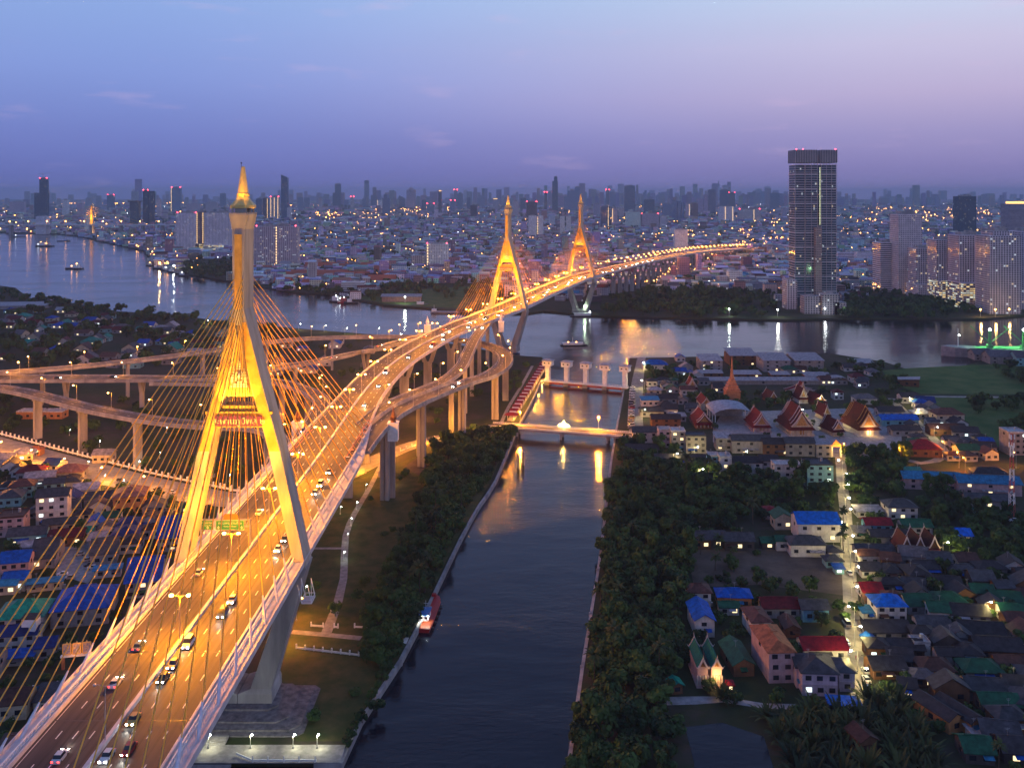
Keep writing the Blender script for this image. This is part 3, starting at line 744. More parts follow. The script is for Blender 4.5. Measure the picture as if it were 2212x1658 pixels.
finial(-77, 843, 44.6, 'white lotus finial on the left edge of the main road before the middle tower')

# overhead sign gantry
gx0, gx1, gy, gz = -103.6, -87.2, 308, 48.1
ga = empty('sign_gantry', (gx0, gy, gz)); tag(ga, 'overhead gantry with two green road signs and an orange panel on the main road', 'sign gantry')
for x in (0, gx1-gx0): MB().tube((x, 0, 0), (x, 0, 9.6), .22, 6).tube((x, 1, 0), (x, 1, 9.6), .15, 6).build('post', M['steel'], ga)
tr = MB()
for z in (7.2, 9.4):
    for y in (0, 1): tr.tube((0, y, z), (gx1-gx0, y, z), .14, 5)
for i in range(11):
    x = i*1.64; tr.tube((x, 0, 7.2), (x+(1.64 if i < 10 else 0), 0, 9.4), .09, 4); tr.tube((x, 1, 7.2), (x, 1, 9.4), .09, 4)
tr.build('truss', M['steel'], ga)
M['sign_green'] = plain('sign_green', (.003, .16, .07), .6); M['sign_white'] = plain('sign_white', (.5, .5, .48), .6); M['sign_orange'] = plain('sign_orange', (.26, .11, .01), .6)
def signboard(x0, x1, z0, z1, lines, arrows, mat='sign_green'):
    b = MB().box(((x0+x1)/2, -.35, z0), (x1-x0, .12, z1-z0)).build('sign_board', M[mat], ga)
    e = MB(); 
    for zz in (z0, z1): e.beam((x0, -.43, zz), (x1, -.43, zz), .06, .14)
    for xx in (x0, x1): e.beam((xx, -.43, z0), (xx, -.43, z1), .14, .06)
    e.build('border', M['sign_white'], b)
    for (s_, size, z) in lines: text_mesh('lettering', s_, size, M['sign_white'], b, ((x0+x1)/2, -.44, z), (radians(90), 0, 0), .01)
    a = MB()
    for x in arrows: a.add([(x-.45, -.45, z0+.9), (x+.45, -.45, z0+.9), (x, -.45, z0+.2)], [(0, 1, 2)]); a.box((x, -.45, z0+.85), (.25, .02, .5))
    if arrows: a.build('arrow', M['sign_white'], b)
signboard(.4, 4.4, 6.3, 9.4, [('ถ.สุขสวัสดิ์', .95, 8.6), ('Suksawat Road', .55, 7.75)], [2.5])
signboard(5.2, 14.6, 6.3, 9.4, [('ถนนพระรามที่ ๓', 1.25, 8.5), ('Rama III Road', .75, 7.45)], [6.1, 13.8])
MB().prism([(7.4, 0), (12.6, 0), (12.6, 0), (7.4, 0)], 0, 0) if False else None
yo = MB(); yo.add([(7.6, -.3, 9.6), (12.6, -.3, 9.6), (12.6, -.3, 10.9), (12.1, -.3, 11.5), (8.1, -.3, 11.5), (7.6, -.3, 10.9)]+[(7.6, -.1, 9.6), (12.6, -.1, 9.6), (12.6, -.1, 10.9), (12.1, -.1, 11.5), (8.1, -.1, 11.5), (7.6, -.1, 10.9)], [(0, 1, 2, 3, 4, 5), (11, 10, 9, 8, 7, 6)] + [(i, (i+1) % 6, 6+(i+1) % 6, 6+i) for i in range(6)])
yo.build('sign_board', M['sign_orange'], ga)
# maintenance gondola hanging under the deck edge by the tower leg
mg = empty('maintenance_cradle', (-63.2, 278, 43)); tag(mg, 'white steel inspection cradle hanging under the deck edge beside the tower leg', 'cradle')
b = MB()
for x in (0, 3):
    for y in (0, 5): b.beam((x, y, 0), (x-1.2, y, 5.5), .18, .18)
    b.beam((x, 0, 0), (x, 5, 0), .18, .18); b.beam((x, 0, 1.1), (x, 5, 1.1), .12, .12); b.beam((x, 0, 0), (x-1.2, 5, 5.5), .12, .12)
for y in (0, 2.5, 5): b.beam((0, y, 0), (3, y, 0), .18, .18); b.beam((0, y, 1.1), (3, y, 1.1), .12, .12)
b.build('frame', M['white_paint'], mg)
MB().box((1.5, 2.5, 0), (2.8, 4.8, .1)).build('platform', M['steel'], mg)
# ================================================================ street lamps
ORANGE = (1.0, .33, .02)
def plight(parent, loc, power, col=ORANGE, r=.35):
    l = bpy.data.lights.new('lamp_light', 'POINT'); l.energy = power; l.color = col; l.shadow_soft_size = r
    o = bpy.data.objects.new('lamp_light', l); COL.objects.link(o); o.location = loc
    if parent is not None: o.parent = parent
    return o
def lamp_proto(h, arms, mat='sodium', power=9000, col=ORANGE, head=.34, light=True, reach=1.9):
    root = empty('street_lamp', (0, 0, -500))
    root['category'] = 'street lamp'; root['label'] = 'x'
    MB().tube((0, 0, 0), (0, 0, h), .14, 6, .08).box((0, 0, 0), (.5, .5, .5)).build('pole', M['steel'], root)
    for a in arms:
        MB().tube((0, 0, h-.1), (a*reach, 0, h+.35), .07, 5).build('arm', M['steel'], root)
        MB().ball((a*(reach+.35), 0, h+.2), head*1.25, 8, 5, sz=.6).build('lamp_head', M[mat], root)
    if light and power: plight(root, (0 if len(arms) > 1 else arms[0]*reach, 0, h-.5), power, col)
    return root
PROTO = dict(dbl=lamp_proto(12.5, (-1, 1), power=150000, col=(1, .31, .0), head=.5), dbl2=lamp_proto(12.5, (-1, 1), power=62000, col=(1, .30, .002), head=.5), dbl_off=lamp_proto(12.5, (-1, 1), 'unlit_lamp', 0), sgl=lamp_proto(10.5, (1,), power=11000, head=.42, col=(1, .31, .01)), gl=lamp_proto(8.5, (1,), power=12000, head=.3),
             white=lamp_proto(7.0, (1,), 'white_lamp', 4200, (1.0, .76, .24), .3), quay=lamp_proto(3.8, (.2,), 'white_lamp', 1100, (1.0, .95, .5), .26), garden=lamp_proto(3.6, (.2,), 'white_lamp', 160, (.85, 1.0, .55), .17), gl2=lamp_proto(9.0, (1,), power=36000, head=.42), sga=lamp_proto(10.5, (1,), power=17000, head=.42), fl=lamp_proto(11, (1,), 'sodium_far', 30000, (1, .33, .02), head=.75))
def lamp(kind, p, rot, label, group):
    return copy_tree(PROTO[kind], loc=p, rot=rot, label=label, group=group)
G1 = 'double lamps along the middle of the main road'
for (p, r, d) in along(main, 44.5, s_at_y(main, 198)):
    if p[1] > 1440: break
    kd = 'dbl_off' if p[1] < 230 else 'dbl' if p[1] < 420 or 880 < p[1] < 1300 else 'dbl2'
    lamp(kd, (p[0], p[1], p[2]), atan2(r.y, r.x), 'unlit two armed lamp on the median' if kd == 'dbl_off' else 'two armed orange median lamp', G1)
for (p, r, d) in along(main, 40, s_at_y(main, 1460)):
    if p[1] > 3100: break
    for s_ in (-1, 1):
        lamp('fl', (p[0]+r.x*s_*p[3]*.9, p[1]+r.y*s_*p[3]*.9, p[2]), atan2(-s_*r.y, -s_*r.x), 'orange lamp on the parapet of the far viaduct', 'lamps of the far viaduct')
side = {'G': 1, 'F': 1, 'A': -1, 'D': -1, 'E': -1}
nm = {'G': 'the looping ramp', 'F': 'the snaking ramp', 'A': 'the wide lit ramp', 'D': 'the tight bending ramp', 'E': 'the lower left ramp'}
for k, st, s0 in (('G', 40, 60), ('F', 44, 40), ('A', 40, 15), ('D', 40, 50), ('E', 40, 20)):
    for (p, r, d) in along(RAMPS[k], st, s0):
        if p[2] > 45.4: continue
        l = side[k]*(p[3]-.25)
        lamp('sga' if k == 'A' else 'sgl', (p[0]+r.x*l, p[1]+r.y*l, p[2]), atan2(-side[k]*r.y, -side[k]*r.x), 'single armed orange lamp on ' + nm[k], 'lamps on the ramps')
# ground lamps: (px, py, kind, label)
for (p, r, d) in along(R_ORANGE, 34, 6):
    lamp('gl2', (p[0]+r.x*(p[3]+.8), p[1]+r.y*(p[3]+.8), 2), atan2(-r.y, -r.x), 'orange street lamp by the road under the interchange', 'lamps of the road under the bridge')
GL = [(1168, 905, 'gl'), (1288, 935, 'gl')]
for x, y in ((1392, 840), (1387, 905), (1395, 800), (1455, 1005), (1500, 990), (1510, 1040), (1820, 1020), (1823, 1075), (1828, 1130), (1832, 1190), (1843, 1260), (1846, 1350), (1830, 1160), (1837, 1225), (1840, 1305), (1846, 1395), (1852, 1450), (1858, 1490), (1826, 1105), (1821, 1050),  (1790, 925), (1740, 905), (1765, 880), (2037, 1205), (2128, 1340), (2215, 1530), (1972, 880), (1990, 905), (2018, 945), (1605, 1000)):
    lamp('white', P(x, y), random.choice((0, pi)), 'pale white street lamp in the riverside village', 'white lamps in the village')
for x, y in ((1826, 990), (1946, 1000), (2072, 1010), (2085, 1022), (2195, 1010), (2040, 985)):
    lamp('gl', P(x, y), pi/2, 'warm orange street lamp on the temple road', 'orange lamps on the temple road')
for x, y in ((758, 1135), (750, 1170), (742, 1210), (848, 1048), (790, 1060), (770, 1100), (735, 1110), (845, 1350), (660, 1285)):
    lamp('garden', P(x, y), 0, 'small round garden lamp beside the park path', 'garden lamps in the park')
for x in (-2.3, 10.1, 22.7, 29.8):
    lamp('quay', (-87.4+x, 273.5, 2.3), 0, 'bright low lamp on the quay in front of the tower plinth', 'quay lamps')
for x, y in ((80, 985), (120, 1003), (190, 1010), (225, 1040), (250, 985), (300, 1010), (360, 935), (150, 940), (215, 965), (345, 990), (410, 1005), (495, 1040)):
    lamp('garden', P(x, y), 0, 'small white lamp among the trees under the ramps', 'garden lamps under the ramps')
for x, y in ((445, 705), (520, 715), (645, 712), (700, 716), (745, 722), (815, 722), (862, 735), (920, 735), (470, 760), (780, 800)):
    lamp('white', P(x, y), 0, 'bright white floodlight on a pole at the near river bank', 'floodlights on the near river bank')
for x, y in ((618, 1392), (640, 1340), (690, 832), (760, 850), (700, 880), (980, 852), (900, 905)):
    lamp('gl', P(x, y), 0, 'orange ground lamp below the bridge decks', 'orange ground lamps below the decks')
bpy.context.view_layer.update()
for o in list(PROTO.values()):
    for c in list(o.children): bpy.data.objects.remove(c)
    bpy.data.objects.remove(o)
# floodlights that light the towers (bare beams, no fittings; some added to gild shaft and spire)
def flood(tower, x, y, z, tx, ty, tz, power, spot=60, col=(1.0, .50, .035), r=.5):
    l = bpy.data.lights.new('floodlight_beam', 'SPOT'); l.energy = power; l.color = col; l.spot_size = radians(spot); l.spot_blend = .6; l.shadow_soft_size = r
    o = bpy.data.objects.new('floodlight_beam', l); COL.objects.link(o); o.parent = tower; o.location = (x, y, z)
    o.rotation_euler = (Vector((tx, ty, tz))-Vector((x, y, z))).to_track_quat('-Z', 'Y').to_euler()
for T, zs, k in ((T1, 1.0, .50), (T2, .94, .40), (T3, .94, .24)):
    for s_ in (-1, 1):
        flood(T, s_*14, -26, 50*zs, s_*1.5, -4, 104*zs, 620000*k, 40)
        flood(T, s_*13, -22, 50*zs, s_*2, -5, 126*zs, 330000*k, 26)
        flood(T, s_*8, -24, 50*zs, 0, -1, 163*zs, 300000*k, 9)
        flood(T, s_*6, -20, 50*zs, s_*.6, -5, 148*zs, 520000*k, 16)
        flood(T, s_*9, -16, 50*zs, s_*15, -5, 78*zs, 110000*k, 46)
    for s_ in (-1, 1):
        flood(T, s_*3.4, -5.9, 160.6*zs, 0, -.5, 172*zs, 15000*k, 60); flood(T, s_*3.4, 5.4, 160.6*zs, 0, .5, 172*zs, 9000*k, 60)
    flood(T, 46, -30, 47*zs, 4, 0, 120*zs, 260000*k, 44)  # added fill lamp in the air right of the deck, gilds the shaft
    flood(T, 3, -6.8, 98.5*zs, 1.5, -4.5, 107*zs, 26000*k, 120); flood(T, -4, -6.8, 98.5*zs, -2.5, -4.5, 106*zs, 26000*k, 120)
# ================================================================ houses
M['roof'] = colmat('roof_sheet', .6, .62, lines=9.0, scale=.5)
M['wall'] = colmat('painted_wall', .85, .35)
M['trim'] = plain('trim_cream', (.62, .56, .5), .6)
FOOT = []      # footprints (x, y, r) kept free of trees
RC = dict(blue=(.0, .10, .52), navy=(.008, .035, .20), teal=(.0, .27, .21), green=(.014, .11, .06), dark=(.045, .042, .05), grey=(.14, .13, .15), pale=(.42, .40, .45), red=(.22, .008, .02), maroon=(.12, .010, .016),
          brown=(.13, .055, .045), orange=(.52, .17, .07), pink=(.34, .16, .13), bright=(.0, .17, .80), sky=(.03, .25, .48), rust=(.10, .045, .035), white=(.6, .58, .6), slate=(.07, .075, .09))
WC = dict(white=(.62, .60, .60), cream=(.58, .50, .38), pink=(.52, .36, .38), lilac=(.50, .42, .52), aqua=(.25, .48, .50), blue=(.12, .32, .5), grey=(.32, .31, .33), wood=(.18, .09, .05), orange=(.55, .25, .1), concrete=(.3, .28, .27), dark=(.08, .07, .07))
_wcache = {}
def window_mesh(w, h, mat):
    k = (round(w, 1), round(h, 1), mat)
    if k not in _wcache:
        b = MB(); b.box((0, 0, 0), (w, .12, h)); _wcache[k] = b.mesh('window', M[mat])
    return _wcache[k]
def add_window(root, x, y, z, w, h, mat, side=False):
    o = bpy.data.objects.new('window', window_mesh(w, h, mat)); COL.objects.link(o); o.parent = root; o.location = (x, y, z)
    if side: o.rotation_euler = (0, 0, pi/2)
    return o
def roof_mesh(kind, w, d, rh, oh=.7):
    b = MB(); a, c = w/2+oh, d/2+oh; t = .22
    def solid(top, fs):      # thin solid roof: top surface + underside
        n = len(top); vs = top + [(p[0], p[1], p[2]-t) for p in top]
        b.add(vs, fs + [tuple(n+i for i in reversed(f)) for f in fs])
        edges = {}
        for f in fs:
            for i in range(len(f)):
                e = (f[i], f[(i+1) % len(f)]); edges[e] = 1
        for (i, j) in edges:
            if (j, i) not in edges: b.add([vs[i], vs[j], vs[n+j], vs[n+i]], [(1, 0, 3, 2)])
    if kind == 'gx': solid([(-a, -c, 0), (a, -c, 0), (a, 0, rh), (-a, 0, rh), (a, c, 0), (-a, c, 0)], [(0, 1, 2, 3), (3, 2, 4, 5)])
    elif kind == 'gy': solid([(-a, -c, 0), (0, -c, rh), (0, c, rh), (-a, c, 0), (a, -c, 0), (a, c, 0)], [(0, 1, 2, 3), (1, 4, 5, 2)])
    elif kind == 'hip':
        k = min(a, c)*.85
        if a >= c: solid([(-a, -c, 0), (a, -c, 0), (a, c, 0), (-a, c, 0), (-a+k, 0, rh), (a-k, 0, rh)], [(0, 1, 5, 4), (1, 2, 5), (2, 3, 4, 5), (3, 0, 4)])
        else: solid([(-a, -c, 0), (a, -c, 0), (a, c, 0), (-a, c, 0), (0, -c+k, rh), (0, c-k, rh)], [(0, 1, 4), (1, 2, 5, 4), (2, 3, 5), (3, 0, 4, 5)])
    elif kind == 'shed': solid([(-a, -c, 0), (a, -c, 0), (a, c, rh), (-a, c, rh)], [(0, 1, 2, 3)])
    elif kind == 'shedx': solid([(-a, -c, 0), (a, -c, rh), (a, c, rh), (-a, c, 0)], [(0, 1, 2, 3)])
    elif kind == 'arch':
        n = 8; top = []
        for i in range(n+1):
            th = pi*i/n; top += [(-a*cos(th), -c, rh*sin(th)), (-a*cos(th), c, rh*sin(th))]
        solid(top, [(2*i, 2*i+2, 2*i+3, 2*i+1) for i in range(n)])
    else:
        b.box((0, 0, 0), (2*(w/2+.1), 2*(d/2+.1), .25)); 
        for (x, y, ww, dd) in ((0, -d/2, w+.2, .25), (0, d/2, w+.2, .25), (-w/2, 0, .25, d-.3), (w/2, 0, .25, d-.3)): b.box((x, y, .25), (ww, dd, .55))
    return b
def house(x, y, w, d, h, kind, rc, wc, rot=0.0, rh=None, z=2.0, where='', storeys=None, label=None, nwin=None, lit=.08, name='house', cat='house', group='houses of the riverside village', eave=.7):
    """front-bottom centre given in world metres"""
    rh = rh if rh is not None else {'gx': d*.28, 'gy': w*.34, 'hip': min(w, d)*.26, 'shed': d*.12, 'shedx': w*.1, 'arch': w*.2, 'flat': .2}[kind]
    cx, cy = x + sin(-rot)*-0 - sin(rot)*(d/2), y + cos(rot)*d/2
    rcol = RC[rc] if isinstance(rc, str) else rc; wcol = WC[wc] if isinstance(wc, str) else wc
    j = random.uniform(.85, 1.18); rcol = [c*j for c in rcol]
    root = empty(name, (cx, cy, z), rot)
    wb = MB(); wb.box((0, 0, 0), (w, d, h), bottom=False)
    if kind == 'gx':
        for s_ in (-1, 1): wb.add([(s_*w/2, -d/2, h), (s_*w/2, d/2, h), (s_*w/2, 0, h+rh*d/(d+2*eave)-.25)], [(0, 1, 2)])
    if kind in ('gy', 'arch'):
        q = rh*w/(w+2*eave)-.25
        for s_ in (-1, 1):
            if kind == 'gy': wb.add([(-w/2, s_*d/2, h), (w/2, s_*d/2, h), (0, s_*d/2, h+q)], [(0, 1, 2)])
    if h > 5.5 and random.random() < .6: wb.box((0, -d/2-.12, h*.5-.1), (w+.1, .3, .22))
    wb.build('wall', M['wall'], root, color=wcol)
    ro = roof_mesh(kind, w, d, rh, eave if kind != 'flat' else .1)
    if kind in ('gx', 'hip') and w > 7: ro.beam((-w/2+1 if kind == 'gx' else -w*.2, 0, rh+.05), (w/2-1 if kind == 'gx' else w*.2, 0, rh+.05), .35, .18)
    ro.build('roof', M['roof'], root, loc=(0, 0, h+.02), color=rcol)
    if kind == 'flat' and random.random() < .6: MB().tube((w*.2, d*.15, h+.3), (w*.2, d*.15, h+2.0), .7, 8).build('water_tank', M['steel'], root)
    st = storeys or max(1, int(h/3.0)); n = nwin if nwin is not None else max(1, min(3, int(w/3.6)))
    for s_ in range(st):
        zz = s_*(h/st) + (h/st)*.33; wh = min(1.5, h/st*.42)
        for i in range(n):
            xx = (i+.5)/n*w - w/2 + random.uniform(-.25, .25)
            add_window(root, xx, -d/2-.04, zz, min(1.9, w/n*.5), wh, 'lit_glass' if random.random() < lit else ('lit_cool' if random.random() < lit*.5 else 'glass'))
        if s_ == st-1 and d > 6: add_window(root, (w/2+.04)*(-1 if cx > 0 else 1), 0, zz, 1.7, wh, 'glass', True)
    if cy < 600 and w > 4.5:
        if random.random() < .45:
            aw = random.uniform(.3, .6)*w; ax_ = random.uniform(-.5, .5)*(w-aw); MB().add([(-aw/2, 0, .5), (aw/2, 0, .5), (aw/2, -1.9, 0), (-aw/2, -1.9, 0), (-aw/2, 0, .4), (aw/2, 0, .4), (aw/2, -1.9, -.1), (-aw/2, -1.9, -.1)], [(3, 2, 1, 0), (4, 5, 6, 7), (0, 3, 7, 4), (2, 1, 5, 6), (3, 7, 6, 2)]).build('awning', M['roof'], root, loc=(ax_, -d/2-.05, min(h*.75, 2.7)), color=random.choice((RC['pale'], RC['blue'], RC['rust'], RC['grey'], RC['green'], RC['sky'])))
        if random.random() < .35: MB().tube((0, 0, 0), (0, 0, 3.2), .04, 4).beam((-.7, 0, 3.0), (.7, 0, 3.0), .05, .05).beam((-.45, 0, 2.6), (.45, 0, 2.6), .05, .05).build('aerial', M['steel'], root, loc=(w*random.uniform(-.3, .3), 0, h+rh*.6))
        if random.random() < .3: MB().tube((0, 0, 0), (0, 0, 1.5), .55, 8).build('water_tank', M['steel'], root, loc=(w/2+.8, random.uniform(-.3, .3)*d, 0))
    FOOT.append((cx, cy, .5*max(w, d)+1.0 if max(w, d) < 2*min(w, d) else .5*max(w, d)))
    if label is None:
        ad = {'gx': 'gabled', 'gy': 'gable fronted', 'hip': 'hip roofed', 'shed': 'lean to', 'shedx': 'lean to', 'arch': 'arch roofed', 'flat': 'flat roofed'}[kind]
        rn = {'dark': 'dark', 'pale': 'pale', 'slate': 'slate grey', 'bright': 'bright blue', 'sky': 'sky blue', 'rust': 'rust brown', 'navy': 'navy blue'}.get(rc, rc) if isinstance(rc, str) else 'dark'
        wn_ = wc if isinstance(wc, str) else 'grey'
        label = '%s %s %s house %s' % (rn, {'gx': 'roofed', 'gy': 'gabled', 'hip': 'hip roofed', 'shed': 'sloping roofed', 'shedx': 'sloping roofed', 'arch': 'arch roofed'}.get(kind, ''), wn_, where) if kind != 'flat' else 'flat roofed %s %s house %s' % (wn_, 'tall' if h > 8 else 'low', where)
        label = ' '.join(label.split())
    tag(root, label, cat, group); return root
def C6(x, y): return (1296.5+.4142*x, 734.7+.4142*y)
def C7(x, y): return (1383+.3751*x, 1167+.3751*y)
def CL(x, y): return (.2086*x, 950.8+.2086*y)
SC = {'6': .4142, '7': .3751, 'L': .2086, 'D': 1.0}
CF = {'6': C6, '7': C7, 'L': CL, 'D': lambda x, y: (x, y)}
def H_(cs, x, y, w, d, h, kind, rc, wc, rot=0, where='', **k):
    px, py = CF[cs](x, y); p = P(px, py); wm = w*SC[cs]*mpp(py)
    return house(p.x, p.y, wm, d, h, kind, rc, wc, radians(rot), where=where, **k)
A = 'left of the village lane'; B = 'right of the village lane'; E = 'beside the temple'; L = 'below the left cables'
